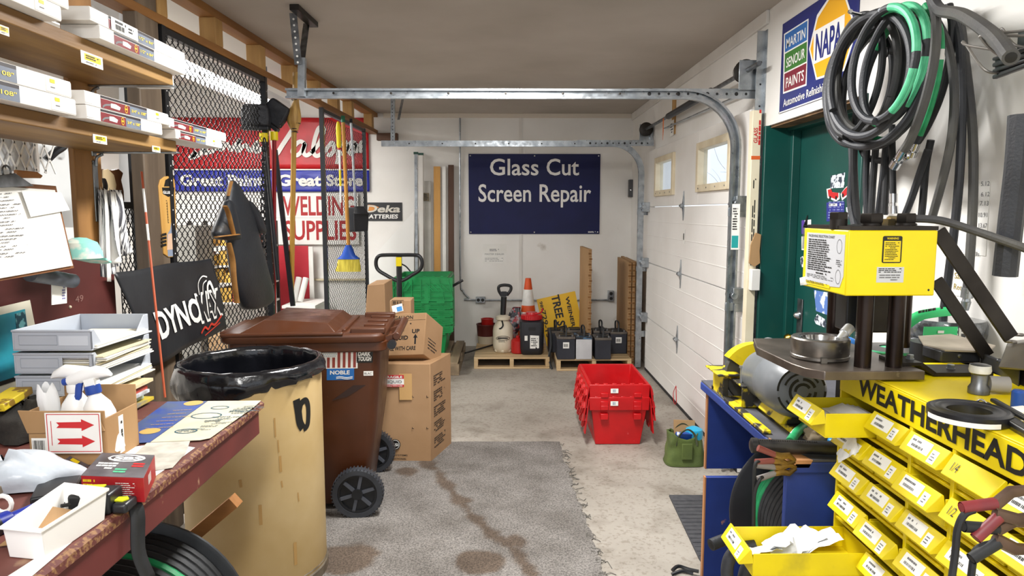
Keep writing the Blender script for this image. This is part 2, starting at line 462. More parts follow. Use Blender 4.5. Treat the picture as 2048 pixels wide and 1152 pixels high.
o_ = nt.nodes.new('ShaderNodeOutputMaterial'); mx = nt.nodes.new('ShaderNodeMixShader'); tr = nt.nodes.new('ShaderNodeBsdfTransparent'); gl = nt.nodes.new('ShaderNodeBsdfGlossy')
mx.inputs[0].default_value = .07; gl.inputs['Roughness'].default_value = .05; tr.inputs[0].default_value = (.93, .95, .97, 1)
nt.links.new(tr.outputs[0], mx.inputs[1]); nt.links.new(gl.outputs[0], mx.inputs[2]); nt.links.new(mx.outputs[0], o_.inputs[0])
M_cream = mat('window_cream', '#e4d8bd', .55, c2='#d6c8aa', scale=8)
for n_, (a, c) in enumerate(wins):
    f = MB(M_cream); w_ = .05
    f.box(DXF - .022, a, WZ0, DXF + .05, a + w_, WZ1); f.box(DXF - .022, c - w_, WZ0, DXF + .05, c, WZ1)
    f.box(DXF - .022, a + w_, WZ0, DXF + .05, c - w_, WZ0 + w_); f.box(DXF - .022, a + w_, WZ1 - w_, DXF + .05, c - w_, WZ1)
    wn = f.build('window_%d' % (n_ + 1), door, kind='structure', bevel=.004)
    MB(M_glass).box(DXF + .022, a + w_, WZ0 + w_, DXF + .026, c - w_, WZ1 - w_).build('pane', wn)
    s_ = MB(M_steel)
    for q in range(4): s_.lathe([(0, 0), (.006, .0005), (.004, .003), (0, .0035)], c=(DXF - .022, a + .08 + (c - a - .16) * q / 3, WZ0 + .025), axis=(-1, 0, 0), n=8)
    s_.build('screw_pattern', wn)
MB(M_rubber).box(DXF - .004, GD0 - .03, 0, DXF + .05, GD1, .025).build('bottom_seal', door)
def hinge(y, z, sc=1.0):
    h = MB(M_galv); X0 = DXF - .001
    h.prism([(0, .115 * sc), (-.012, .05 * sc), (-.034, .012), (-.036, 0), (-.034, -.012), (-.012, -.05 * sc), (0, -.115 * sc), (.012, -.05 * sc), (.012, .05 * sc)],
            (X0 - .008, y, z), (0, -1, 0), (0, 0, 1), .008)
    h.cyl((X0 - .02, y - .02, z), (X0 - .02, y + .035, z), .012, n=10)
    h.cbox((X0 - .012, y + .012, z), (.022, .03, .035))
    h.build('hinge', door, bevel=.002)
for i in (1, 2, 3):
    hinge(at((1368, 1362, 1355)[3 - i], (414, 555, 690)[3 - i], X=DXF).y, i * PH)
    for ye in (GD0 + .0, GD1 - .04):
        r = MB(M_galv); r.cbox((DXF - .03, ye, i * PH), (.06, .07, .09)); r.cyl((DXF - .055, ye - .05, i * PH), (DXF - .055, ye + .07, i * PH), .021, n=14); r.build('roller_bracket', door, bevel=.003)
st = MB(M_paper); q = at(1368, 472, X=DXF - .003); st.card((DXF - .003, q.y + .035, q.z - .06), (0, -1, 0), (0, 0, 1), .06, .11)
st.m(M_ink).bars((DXF - .003, q.y + .025, q.z - .03), (0, -1, 0), (0, 0, 1), .035, .05, 9); st.build('barcode_sticker', door)
# red cord of the inside release
q = at(1352, 790, X=DXF - .004)
MB(M_redi).tube(crom([q + V((-.002, 0, .075)), q + V((-.01, .05, .0)), q + V((-.004, .03, -.08)), q + V((-.002, -.02, -.05)), q + V((-.002, -.0, .07))]), .003, 6).build('pull_cord', door, label='small red pull cord')
# what the door's windows look out on
MB(mat('outside_post', '#8fa3b4', .7)).box(3.6, 16.4, 0, 3.9, 16.9, 6).build('exterior_post', kind='structure')
br = MB(mat('bark', '#9a979b', .9)); rd = random.Random(5)
for i in range(34):
    y = rd.uniform(11, 15); z = rd.uniform(1.3, 3.2); pts = [V((4.6, y, z))]; d = V((0, rd.uniform(-1, 1), rd.uniform(-.2, 1))).normalized()
    for q in range(6):
        d = (d + V((0, rd.uniform(-.6, .6), rd.uniform(-.4, .5)))).normalized(); pts.append(pts[-1] + d * .28)
    br.tube(pts, [.006 - .0007 * j for j in range(7)], 4)
br.cyl((4.6, 13.2, -.2), (4.6, 13.0, 3.4), .09, .05); br.build('bare_tree_branches', kind='structure')
MB(mat('snow_ground', '#dfe2e6', .9)).box(1.75, -2, -.14, 30, 40, -.1).build('exterior_ground', kind='structure')
# ---- door tracks
def track(Y, xw, xe, zt, rad, nm, lab, zdrop=0.0, s=1):
    """channel with a vertical run by the wall, a quarter bend and a run across the room"""
    t = thing('door_track', lab, 'door track', (xw, Y, 0), group=None)
    w, d = .055, .03
    path = [V((xw, Y, .02 + zdrop))] + [V((xw, Y, zt - rad - .02))]
    for i in range(11):
        a = math.pi / 2 * i / 10
        path.append(V((xw - rad + rad * cos(a), Y, zt - rad + rad * sin(a))))
    path.append(V((xe, Y, zt)))
    def channel(pts):
        b = MB(M_galv); rings = []
        for i, p in enumerate(pts):
            q0 = pts[max(0, i - 1)]; q1 = pts[min(len(pts) - 1, i + 1)]
            tg = (q1 - q0).normalized(); nr = V((tg.z, 0, -tg.x))     # across the web, in the bend's plane
            yy = V((0, s, 0))
            sec = [(-w / 2, 0), (w / 2, 0), (w / 2, d), (w / 2 - .012, d), (w / 2 - .012, d - .004), (w / 2 - .004, d - .004), (w / 2 - .004, .004), (-w / 2 + .004, .004), (-w / 2 + .004, d - .004), (-w / 2 + .012, d - .004), (-w / 2 + .012, d), (-w / 2, d)]
            rings.append([p + nr * a + yy * c for a, c in sec])
        return loft(b, rings)
    channel(path[:2]).build('vertical_rail', t)
    channel(path[1:-1]).build('bend', t)
    channel(path[-2:]).build('horizontal_rail', t)
    bo = MB(M_dsteel)
    for i in range(7):
        x = xw - rad - .05 - i * (xw - rad - xe) / 7
        bo.lathe([(.007, 0), (.007, .003), (0, .004)], c=(x, Y - (.001 if s > 0 else d + .001), zt), axis=(0, -1, 0), n=8)
    bo.build('bolt_pattern', t)
    a = MB(M_galv)          # straight angle iron that ties the run to the wall
    a.bar((xw - .62, Y - .004, zt + .004), (WX - .02, Y - .004, zt + .004), .004, .052); a.bar((xw - .62, Y + .016, zt + .032), (WX - .02, Y + .016, zt + .032), .04, .004)
    an = a.build('angle_iron', t)
    h = MB(M_ink)
    for i in range(11): h.lathe([(.0075 if i % 3 else .011, 0), (0, .0004)], c=(xw - .5 + i * .055, Y - .0066, zt + .004), axis=(0, -1, 0), n=10)
    h.build('slot_pattern', an)
    for z in ((.35, 1.0, 1.55) if not zdrop else (1.0, 1.55)):
        k = MB(M_galv); k.cbox(((xw + WX) / 2 + .02, Y + s * .03, z), (WX - xw + .0, .004, .06)); k.cbox((WX - .005, Y + s * .03, z), (.01, .07, .07)); k.cbox((xw - .0, Y + s * .015, z), (.066, .012, .05)); k.build('track_bracket', t, bevel=.002)
    return t
T1 = track(4.06, 1.325, -1.225, 2.212, .30, 'a', 'galvanised door track across the room under the ceiling, beside the green door', s=-1)
T2 = track(6.80, 1.325, -1.17, 2.20, .28, 'b', 'galvanised door track ending beside the back wall, above the blue sign', s=1)
# wall angle and jamb pieces beside the near track
a = MB(M_galv); a.box(WX - .045, 4.0, .02, WX - .001, 4.005, 2.55); a.box(WX - .004, 3.965, .02, WX, 4.0, 2.55); a.build('wall_angle', T1)
h = MB(M_ink)
for i in range(20): h.lathe([(.006, 0), (0, .0004)], c=(WX - .02, 3.9995, .1 + i * .12), axis=(0, -1, 0), n=8)
h.build('slot_pattern', T1)
# hangers
def hanger(x, y, z0, z1, nm, lab):
    t = thing('track_hanger', lab, 'bracket', (x, y, z1))
    m_ = MB(M_galv)
    m_.bar((x + .01, y, z1), (x + .0, y, z0), .036, .003, up=(0, 1, 0)); m_.bar((x + .028, y + .018, z1), (x + .018, y + .018, z0), .003, .036, up=(0, 1, 0)); m_.build('strap', t)
    return t
tg = V((-1.19, 4.02, 2.2))
H1 = hanger(-1.13, 4.0, 2.19, 2.40, 'a', 'slotted steel hanger bolted to the ceiling above the brooms')
p_ = MB(M_steel)
h1_, h2_ = at(586, 26, Z=2.632), at(613, 47, Z=2.632); p_.bar((-1.135, 3.99, 2.36), h1_, .04, .004, up=(0, 1, 0)); p_.bar((-1.125, 4.01, 2.36), h2_, .036, .004, up=(0, 1, 0))
p_.build('brace', H1)
p_ = MB(M_dsteel); p_.bar(at(588, 14, Z=2.634), at(628, 50, Z=2.634), .05, .03); p_.build('ceiling_angle', H1, bevel=.002)
h = MB(M_paper)
for i in range(8): h.lathe([(.006, 0), (0, .0005)], c=(V((-1.135, 3.985, 2.37)).lerp(h1_, i / 8) + V((0, -.003, 0))), axis=(.1, -1, 0), n=8)
h.build('slot_pattern', H1)
H2 = hanger(-1.06, 6.78, 2.19, 2.64, 'b', 'slotted steel hanger above the far end of the back track')
MB(M_galv).bar((-1.0, 6.79, 2.42), (-.97, 6.9, 2.64), .025, .003).build('brace', H2)
h = MB(M_ink)
for i in range(12): h.lathe([(.005, 0), (0, .0005)], c=(-1.055, 6.777, 2.23 + i * .032), axis=(0, -1, 0), n=8)
h.build('slot_pattern', H2)
# spring shaft with its drums
sx, sz = 1.375, 2.345
sh = thing('spring_shaft', 'dark steel lifting shaft with cable drums above the white roller door', 'shaft', (sx, 5.4, sz))
MB(M_steel).cyl((sx, 3.86, sz), (sx, 7.0, sz), .0135).build('rod', sh)
MB(M_black).cyl((sx, 4.75, sz), (sx, 5.95, sz), .026, n=20).build('spring', sh, label='black coil spring')
for y in (4.06, 6.86):
    MB(M_dsteel).lathe([(.0135, 0), (.05, 0), (.066, .006), (.066, .016), (.052, .022), (.052, .05), (.06, .055), (.0135, .06)], c=(sx, y, sz), axis=(0, 1, 0)).build('cable_drum', sh)
for y in (4.035, 6.94):
    k = MB(M_galv); k.box(sx - .05, y, sz - .11, sx + .05, y + .004, sz + .055); k.box(WX - .03, y - .03, sz - .11, WX - .002, y + .03, sz + .055); k.build('bearing_plate', sh, bevel=.002)
k = MB(M_galv); k.bar((sx + .05, 6.3, sz - .06), (sx + .05, 4.06, sz - .10), .025, .008); k.build('support_bar', sh)
q = V((sx - .03, 5.98, sz))
MB(mat('tag_orange', '#e0701a', .6)).prism([(-.016, 0), (.016, 0), (.012, -.11), (-.006, -.18), (-.01, -.12)], q + V((0, .03, -.01)), (0, -1, 0), (0, 0, 1), .002).build('orange_tag', sh, label='hanging orange tag')
tg = MB(M_paper); tg.card((WX - .015, 6.16, 2.20), (0, -1, 0), (0, 0, 1), .13, .13); tg.m(M_ink).dashes((WX - .015, 6.15, 2.22), (0, -1, 0), (0, 0, 1), .1, .09, 4); tg.build('paper_tag', sh)
# cream pole (a boxed roll of glass cloth) standing behind the near track
pole = thing('glass_carton', 'long cream carton printed GLASS standing upright behind the door track', 'carton', (1.42, 4.0, 0))
q0 = at(1511, 222, X=1.40); q1 = at(1501, 700, X=1.40)
c_ = MB(mat('carton_cream', '#e6dcc2', .7, c2='#d9cdb0', scale=5)); c_.box(1.375, 3.93, .55, 1.425, 3.985, q0.z); c_.build('carton', pole, bevel=.003)
l_ = MB(M_redi); l_.text('GLASS', (1.405, 3.9295, 1.93), (0, 0, 1), (-1, 0, 0), .022, bold=.02); l_.m(M_redi).dashes((1.4215, 3.9295, 1.92), (0, 0, 1), (-1, 0, 0), .20, .012, 1, fill=.9)
l_.m(mat('orange_band', '#d8622a', .6)).card((1.3745, 3.9294, 1.84), (1, 0, 0), (0, 0, 1), .05, .02); l_.m(M_ink).dashes((1.408, 3.9295, 1.25), (0, 0, 1), (-1, 0, 0), .5, .02, 2)
l_.build('lettering', pole)
sw = thing('switch_box', 'small white switch box with brown paper tucked above it, beside the green door', 'switch', (1.40, 3.93, .9))
q = at(1506, 555, X=1.41)
MB(M_white).box(1.385, 3.885, q.z - .07, 1.435, 3.929, q.z + .05).build('box', sw, bevel=.004)
q = at(1500, 500, X=1.40)
MB(M_card).prism([(-.03, -.07), (.0, -.09), (.03, -.07), (.025, .0), (.03, .09), (.0, .1), (-.025, .03)], (1.405, 3.90, q.z), (1, 0, 0), (0, 0, 1), .012).build('torn_paper', sw, label='torn brown paper')
tp = MB(M_paper); q = at(1490, 455, X=1.32); tp.card((1.30, 3.999, q.z - .13), (1, 0, 0), (0, 0, 1), .045, .26); tp.m(M_ink).dashes((1.305, 3.999, q.z - .02), (1, 0, 0), (0, 0, 1), .03, .13, 9)
tp.m(mat('ink_teal', '#1f9a9a', .5)).card((1.303, 3.9985, q.z - .12), (1, 0, 0), (0, 0, 1), .038, .07); tp.build('track_sticker', T1)
# ---- stud partition of the back room
pt = thing('partition_frame', kind='structure', loc=(XP(4), 4, 0))
def pbar(y0, y1, z0, z1, th=.09, m_=None, nm='plate', n0=0.0):
    b = MB(m_ or M_pineY)
    b.hexa([(XP(y0) - th, y0, z0), (XP(y0) + n0, y0, z0), (XP(y1) + n0, y1, z0), (XP(y1) - th, y1, z0), (XP(y0) - th, y0, z1), (XP(y0) + n0, y0, z1), (XP(y1) + n0, y1, z1), (XP(y1) - th, y1, z1)])
    return b.build(nm, pt, bevel=.003)
pbar(1.0, 8.03, 2.606, 2.65, nm='top_plate')
pbar(2.75, 8.03, 2.42, 2.462, nm='lower_plate')
for px in (252, 340, 449, 533, 596, 643, 680, 708, 747):
    y = atp(px, 300).y; pbar(y - .045, y + .045, 2.462, 2.606, m_=M_pinex, nm='cripple_block')
# stud between the shelves, stopping above the bench
z = at(175, 501, X=-1.42).z
MB(M_pine).box(-1.438, 2.36, z, -1.42, 2.52, 2.606).build('stud', pt, bevel=.004)
ya, yb = atp(294, 430).y, atp(340, 430).y
MB(M_oldwood).box(XP(ya) - .06, ya, 0, XP(ya), yb, 2.6).build('old_post', pt, bevel=.006, label='weathered grey wooden post')
MB(wood('dark_beam', '#4a3a2e', '#35291f', 'Y', 9)).box(XP(2.4) - .10, 1.6, 2.42, XP(2.4) - .0, 2.72, 2.53).build('dark_beam', pt, bevel=.004, label='dark stained old beam')
MB(wood('short_beam', '#5a3c28', '#452c1c', 'X', 9)).box(-1.41, 7.90, 2.34, -1.18, 7.99, 2.42).build('beam_stub', pt, bevel=.004)
# expanded metal screens
M_mesh = mat('mesh_black', '#0d0e10', .42, .4)
def screen(y0, y1, z0, z1, lab, dy=.055, dz=.047, sr=.0032):
    t = thing('metal_screen', lab, 'mesh screen', (XP((y0 + y1) / 2) - .03, (y0 + y1) / 2, z0))
    m_ = MB(M_mesh); ny = int((y1 - y0) / dy); nz_ = int((z1 - z0) / dz)
    for i in range(ny + 1):
        for sgn in (1, -1):
            pts = []
            for j in range(nz_ * 2 + 1):
                yy = y0 + i * dy + (dy / 2 if (j % 2) else 0) * sgn
                yy = min(max(yy, y0), y1)
                pts.append(V((XP(yy) - .03 + .004 * sgn * (j % 2), yy, z0 + j * dz / 2)))
            m_.tube(pts, sr, 4, caps=False)
    m_.build('mesh', t)
    f = MB(M_black)
    for ya in (y0, y1):
        f.box(XP(ya) - .034, ya - .018, z0, XP(ya) - .0, ya + .018, z1 + .02)
    f.bar((XP(y0) - .018, y0, z1), (XP(y1) - .018, y1, z1), .03, .03); f.bar((XP(y0) - .018, y0, z0), (XP(y1) - .018, y1, z0), .03, .03)
    f.build('frame', t)
    h = MB(M_paper)
    for ya in (y0, y1):
        for k in range(int((z1 - z0) / .07)): h.lathe([(.004, 0), (0, .0006)], c=(XP(ya) + .0004, ya, z0 + .04 + k * .07), axis=(1, 0, 0), n=6)
    h.build('punched_holes', t)
    return t
ya, yb = atp(345, 400).y, atp(541, 400).y
screen(ya, yb, .05, 2.40, 'black expanded metal screen between the weathered post and the brooms')
yc, yd = atp(652, 400).y, atp(734, 400).y
screen(yc, yd, .05, 2.39, 'narrow black metal screen beside the white dustpan', dy=.06, dz=.05, sr=.0022)
# ---- on the back wall
BY = 8.03
def rect_on_back(px0, py0, px1, py1, Y=BY):
    a = at(px0, py1, Y=Y); c = at(px1, py0, Y=Y); return a.x, a.z, c.x, c.z
# blue sign
x0, z0, x1, z1 = rect_on_back(938, 308, 1201, 468, 8.015)
sg = thing('wall_sign', 'large navy blue sign reading Glass Cut Screen Repair', 'sign', ((x0 + x1) / 2, 8.02, z0))
MB(M_navy).card((x0, 8.016, z0), EX, EZ, x1 - x0, z1 - z0, .01).build('panel', sg, bevel=.001)
l = MB(mat('sign_white', '#f4f2ee', .5)); s = (x1 - x0) / 263
def fancy(l, txt, pxl, pxr, base, capt):
    a = at(pxl, base, Y=8.015); c = at(pxr, base, Y=8.015); t_ = at(pxl, capt, Y=8.015)
    l.text(txt, a, EX, EZ, (t_.z - a.z), bold=.012, wid=c.x - a.x)
fancy(l, 'Glass', 980, 1077, 350, 316); fancy(l, 'Cut', 1093, 1158, 350, 316)
fancy(l, 'Screen', 957, 1062, 403, 367); fancy(l, 'Repair', 1079, 1182, 403, 367)
l.dashes((x1 - .13, 8.0155, z0 + .012), EX, EZ, .09, .02, 2)
l.build('lettering', sg)
h = MB(M_chrome)
for i in range(3):
    for zz in (z0 + .02, z1 - .02): h.lathe([(0, .004), (.008, .002), (.009, 0)][::-1], c=(x0 + .02 + i * (x1 - x0 - .04) / 2, 8.015, zz), axis=(0, -1, 0), n=10)
h.build('screw_pattern', sg)
# certificate
x0, z0, x1, z1 = rect_on_back(965, 488, 1013, 527)
c = thing('certificate', 'white paper certificate pinned to the wall below the blue sign', 'certificate', ((x0 + x1) / 2, BY, z0))
MB(M_paper).card((x0, BY - .003, z0), EX, EZ, x1 - x0, z1 - z0, .002).build('sheet', c)
l = MB(M_inkg); w_ = x1 - x0
l.text('MASTER DEALER', (x0 + w_ * .5, BY - .0032, z0 + .10), EX, EZ, .017, wid=w_ * .8, align='C')
l.dashes((x0 + w_ * .3, BY - .0032, z0 + .14), EX, EZ, w_ * .4, .03, 2); l.dashes((x0 + w_ * .1, BY - .0032, z0 + .02), EX, EZ, w_ * .8, .05, 3, fill=.25); l.build('lettering', c)
# Deka sign
x0, z0, x1, z1 = rect_on_back(729, 405, 804, 442, 8.022)
c = thing('battery_sign', 'black metal sign reading Deka BATTERIES beside the metal screen', 'sign', ((x0 + x1) / 2, 8.02, z0))
MB(mat('sign_black', '#2c2c2e', .4)).card((x0, 8.022, z0), EX, EZ, x1 - x0, z1 - z0, .006).build('panel', c)
l = MB(M_paper); w_ = x1 - x0; h_ = z1 - z0
l.text('BATTERIES', (x0 + w_ * .02, 8.0215, z0 + h_ * .14), EX, EZ, h_ * .22, bold=.03, wid=w_ * .86, shear=.15)
l.m(mat('sign_gold', '#cfcabe', .45)).text('Deka', (x0 + w_ * .02, 8.0215, z0 + h_ * .48), EX, EZ, h_ * .38, bold=.03, wid=w_ * .92, shear=.3)
l.m(mat('sign_orange', '#d68a3a', .45)).prism([(0, .04), (.06, .0), (.16, .05), (.10, .075), (.04, .08)], (x0 + .01, 8.0213, z0 + h_ * .5), EX, EZ, .0003)
l.build('lettering', c)
# dark switch box near the corner
x0, z0, x1, z1 = rect_on_back(1258, 359, 1276, 394, 7.95)
c = thing('control_box', 'dark grey control box on the back wall near the corner', 'control box', ((x0 + x1) / 2, 7.98, z0))
MB(mat('box_grey', '#4b4b4e', .5)).box(x0, 7.95, z0, x1, 8.03, z1).build('case', c, bevel=.004)
MB(M_chrome).lathe([(0, .012), (.008, .01), (.01, 0)][::-1], c=(x0 + .02, 7.95, (z0 + z1) / 2 - .02), axis=(0, -1, 0), n=10).build('button', c)
# conduit
cy = 7.995
cp = [at(920, 236, Y=cy), at(920, 400, Y=cy), at(921, 560, Y=cy), at(926, 582, Y=cy), at(938, 596, Y=cy), at(952, 600, Y=cy), at(1222, 600, Y=cy)]
MB(M_galv).tube(crom(cp, 6), .0105, 8).build('conduit', None, 'grey steel conduit running down the back wall and along to the outlets', 'conduit')
def outlet(px, py, lab, vert):
    p = at(px, py, Y=7.97)
    o = thing('power_outlet', lab, 'outlet', (p.x, 8.0, p.z))
    w_, h_ = (.055, .035) if not vert else (.035, .06)
    MB(M_galv).box(p.x - w_, 7.962, p.z - h_, p.x + w_, 8.03, p.z + h_).build('box', o, bevel=.005)
    for sg_ in (-1, 1):
        q = (p.x + (sg_ * .025 if not vert else 0), 7.9615, p.z + (sg_ * .028 if vert else 0))
        MB(M_ink).lathe([(.019, 0), (.019, .003), (0, .0032)], c=q, axis=(0, -1, 0), n=12).build('socket', o)
    return o
outlet(961, 600, 'steel outlet box with two sockets at the bend of the conduit', False)
outlet(1222, 592, 'upright steel outlet box between the tall folded cartons', True)
# long stock leaning in the corner by the conduit
def lean(name, lab, cat, pxb, pyt, wpx, m_, th=.02, Yt=7.98, tilt=.0, zb=0.0, off=0.0, pxt=None):
    Yb = Yt - .12
    t_ = at(pxt or pxb, pyt, Y=Yt); b_ = at(pxb, 570, Y=Yb)
    w_ = wpx * 8.0 / FPX
    m2 = MB(m_); m2.bar((b_.x, Yb, zb), (t_.x, Yt, t_.z), w_, th, up=(0, 1, 0))
    return m2.build(name, None, lab, cat, bevel=.002)
M_alu = mat('aluminium', '#cfd3d6', .3, .8, c2='#aab0b4', scale=20)
r1 = lean('metal_rail', 'greyish metal rail with a dark tip, thinner of the pair on the back wall', 'rail', 832, 307, 6, M_galv, .03, Yt=7.97)
r2 = lean('metal_rail', 'white enamelled rail with a dark tip leaning beside the greyish one', 'rail', 842, 309, 8, M_white, .03, Yt=7.93)
c_ = MB(mat('tip_green', '#1f4a3c', .5))
a = at(832, 307, Y=7.97); c_.cbox((a.x, 7.97, a.z + .004), (.05, .035, .025)); c_.build('end_cap', r1)
c_ = MB(mat('tip_green', '#1f4a3c', .5)); a = at(842, 309, Y=7.93); c_.cbox((a.x, 7.93, a.z + .004), (.055, .035, .025)); c_.build('end_cap', r2)
lean('measuring_board', 'grey white measuring board with a small plaque, leaning on the back wall', 'board', 855, 362, 13, mat('board_grey', '#b9b6ae', .6, c2='#c9c6be'), .015)
a = at(853, 395, Y=7.94); p_ = MB(mat('plaque', '#6f6248', .6)).card((a.x - .03, 7.925, a.z - .04), EX, EZ, .06, .09, .003); p_.m(M_ink).dashes((a.x - .022, 7.9247, a.z - .03), EX, EZ, .045, .07, 4); p_.build('plaque', None, 'small brown plaque on the grey measuring board', 'plaque')
lean('wooden_board', 'tan pine board leaning on the back wall among the rails', 'board', 874, 333, 13, wood('tan_board', '#cf9b52', '#bd8741', 'Z', 9), .02)
lean('trim_strip', 'thin white trim strip leaning between the tan board and the dark board', 'trim strip', 888, 333, 7, M_paper, .02)
lean('dark_board', 'dark brown board leaning beside the conduit', 'board', 902, 330, 11, wood('dark_board', '#553826', '#402818', 'Z', 9), .025)
# ---- pallets
def pallet(x0, x1, y0, y1, h, lab, alongX=True, m_=None):
    t = thing('pallet', lab, 'pallet', ((x0 + x1) / 2, (y0 + y1) / 2, 0), group=None)
    mm = m_ or M_pallet
    L = x1 - x0; D = y1 - y0
    n = 6 if alongX else 7
    for i in range(n):
        d = MB(mm)
        if alongX:
            w_ = D / n; d.box(x0, y0 + i * w_ + .006, h - .018, x1, y0 + (i + 1) * w_ - .006, h)
        else:
            w_ = L / n; d.box(x0 + i * w_ + .012, y0, h - .018, x0 + (i + 1) * w_ - .012, y1, h)
        d.build('deck_board', t, bevel=.003)
    for i in range(3):
        d = MB(mm)
        if alongX: xx = x0 + (L - .04) * i / 2; d.box(xx, y0 + .004, .018, xx + .04, y1, h - .018)
        else: yy = y0 + (D - .04) * i / 2; d.box(x0 + .004, yy, .018, x1, yy + .04, h - .018)
        d.build('runner', t, bevel=.003)
    for i in range(2):
        d = MB(mm)
        if alongX: yy = y0 + (D - .09) * i; d.box(x0, yy, 0, x1, yy + .09, .018)
        else: xx = x0 + (L - .09) * i; d.box(xx, y0, 0, xx + .09, y1, .018)
        d.build('bottom_board', t, bevel=.003)
    return t
pallet(-.30, .452, 6.83, 7.62, .115, 'low wooden pallet under the cream sprayer and the black drum')
pallet(.515, 1.25, 6.73, 7.55, .118, 'low wooden pallet under the batteries')
pallet(-1.22, -.43, 6.55, 7.70, .125, 'worn wooden pallet under the stack of green totes', False, wood('grey_pallet', '#a08c70', '#7c6b55', 'Y', 9))
PZ = .116
# ---- on the first pallet
def onp(px, py, z=PZ): return at(px, py, Z=z)
# two-tone bucket with a red can
p = onp(973, 686)
b_ = thing('bucket', 'brown and cream two tone bucket at the back of the pallet', 'bucket', p)
m_ = MB(mat('bucket_cream', '#cdbfa8', .5)); m_.lathe([(.092, 0), (.098, .08), (.1, .085)], c=p); m_.m(mat('bucket_brown', '#5a2320', .45)).lathe([(.1, .085), (.108, .20), (.112, .205), (.112, .215), (.1, .215), (.094, .1)], c=p); m_.build('body', b_)
m_ = MB(mat('can_red', '#b3201c', .35)); pc = p + V((.01, .01, .16)); m_.lathe([(.066, 0), (.068, .10), (.071, .105), (.071, .112), (.06, .112), (.058, .03)], c=pc); m_.build('red_can', None, 'open red can sitting inside the two tone bucket', 'can')
# cream sprayer jug
p = onp(1006, 703)
s_ = thing('pump_sprayer', 'cream plastic pump sprayer with a black handle', 'sprayer', p)
m_ = MB(mat('sprayer_cream', '#e3d9c4', .42, c2='#d8cdb5', scale=5))
R = .105
m_.lathe([(.07, 0), (.088, .02), (R * .97, .05), (R, .09), (R, .22), (R * .93, .265), (.07, .31), (.05, .325), (.045, .345)], c=p)
for i in range(6): m_.ball((p.x + .074 * cos(i * 1.047 + .5), p.y + .074 * sin(i * 1.047 + .5), p.z + .022), .024, 8)
m_.build('tank', s_)
m_ = MB(mat('sprayer_lid', '#d9cfb8', .45)); m_.lathe([(.07, .335), (.075, .34), (.075, .365), (.04, .38), (.03, .385)], c=p); m_.build('collar', s_)
m_ = MB(M_black); m_.cyl(p + V((0, 0, .38)), p + V((.01, .0, .57)), .028, .03, 14)
m_.prism(rrect(.075, .05, .02), p + V((.01, -.02, .60)), EX, EZ, .035); m_.build('pump_rod', s_)
m_ = MB(M_black); q = p + V((.01, .0, .64))
m_.tube(crom([q + V(v) for v in ((-.02, 0, -.06), (-.05, 0, -.01), (-.05, 0, .035), (.0, 0, .05), (.065, 0, .04), (.07, 0, .0), (.03, 0, -.055))], 5), .016, 8); m_.build('handle', s_)
l = MB(M_ink); l.dashes((p.x - .055, p.y - R - .001, p.z + .15), EX, EZ, .11, .018, 1, fill=.8, mind=.8, maxd=.9); l.dashes((p.x - .045, p.y - R - .001, p.z + .115), EX, EZ, .09, .02, 2, fill=.4)
l.tube(crom([V((p.x + .07 * cos(a * .785), p.y - R - .001, p.z + .159 + .02 * sin(a * .785))) for a in range(8)], 4, True), .0022, 4, closed=True)
l.build('label_print', s_)
m_ = MB(M_black); m_.tube(crom([p + V(v) for v in ((-.06, -.03, .27), (-.03, -.095, .255), (.0, -.10, .285), (-.01, -.05, .33))], 6), .008, 6); m_.build('hose', s_)
# wand on the pallet
MB(M_black).tube([at(930, 706, Z=PZ + .012), at(985, 690, Z=PZ + .02)], .009, 8).build('spray_wand', None, 'thin black spray wand lying on the pallet edge', 'wand')
# cone
p = onp(1056, 690)
p = at(1056, 690, Y=7.46); p.z = PZ
c_ = thing('traffic_cone', 'orange traffic cone with two white bands behind the drum', 'traffic cone', p)
O_ = mat('cone_orange', '#e0561a', .5, c2='#d24a12'); W_ = mat('cone_white', '#efeeea', .5, c2='#dcdad4', scale=12)
def conering(za, zb, m_, nm):
    H_ = .70; r0 = .125; r1 = .03
    f = lambda z: r0 + (r1 - r0) * z / H_
    MB(m_).lathe([(f(za), za), (f(zb), zb)], c=p + V((0, 0, .03)), n=24).build(nm, c_)
for za, zb, m_, nm in ((0, .14, O_, 'cone_body'), (.14, .34, W_, 'white_band'), (.34, .41, O_, 'cone_body'), (.41, .58, W_, 'white_band'), (.58, .70, O_, 'cone_top')): conering(za, zb, m_, nm)
MB(O_).cbox(p + V((0, 0, .015)), (.3, .3, .03)).build('base', c_, bevel=.008)
# crumpled striped bag
p = at(1026, 660, Y=7.42)
b_ = MB(mat('bag_red', '#a8242b', .4, c2='#a9a0a4', scale=22, mixlo=.48, mixhi=.52, wear='#2b2b35', wscale=14, wlo=.50, whi=.54))
def bagf(u, v):
    a = u * 2 * math.pi; r = .035 + .05 * sin(math.pi * min(1, v * .9 + .05)); n_ = noise.noise(V((cos(a) * 2, sin(a) * 2, v * 5))) * .035
    return V((p.x - .01 + (r + n_) * 1.0 * cos(a) + (v - .5) * .1, 7.42 + (r + n_) * .7 * sin(a), PZ + .001 + v * .42))
b_.grid(bagf, 20, 14, True); b_.build('product_bag', None, 'crumpled red and white bag leaning behind the drum', 'bag', ang=70)
MB(mat('jug_red', '#b01a18', .35)).lathe([(.06, 0), (.07, .01), (.07, .13), (.05, .15), (.02, .16), (.02, .18)], c=(at(1036, 690, Y=7.0).x, 7.05, PZ), n=20).build('red_jug', None, 'squat red jug between the sprayer and the black drum', 'jug')
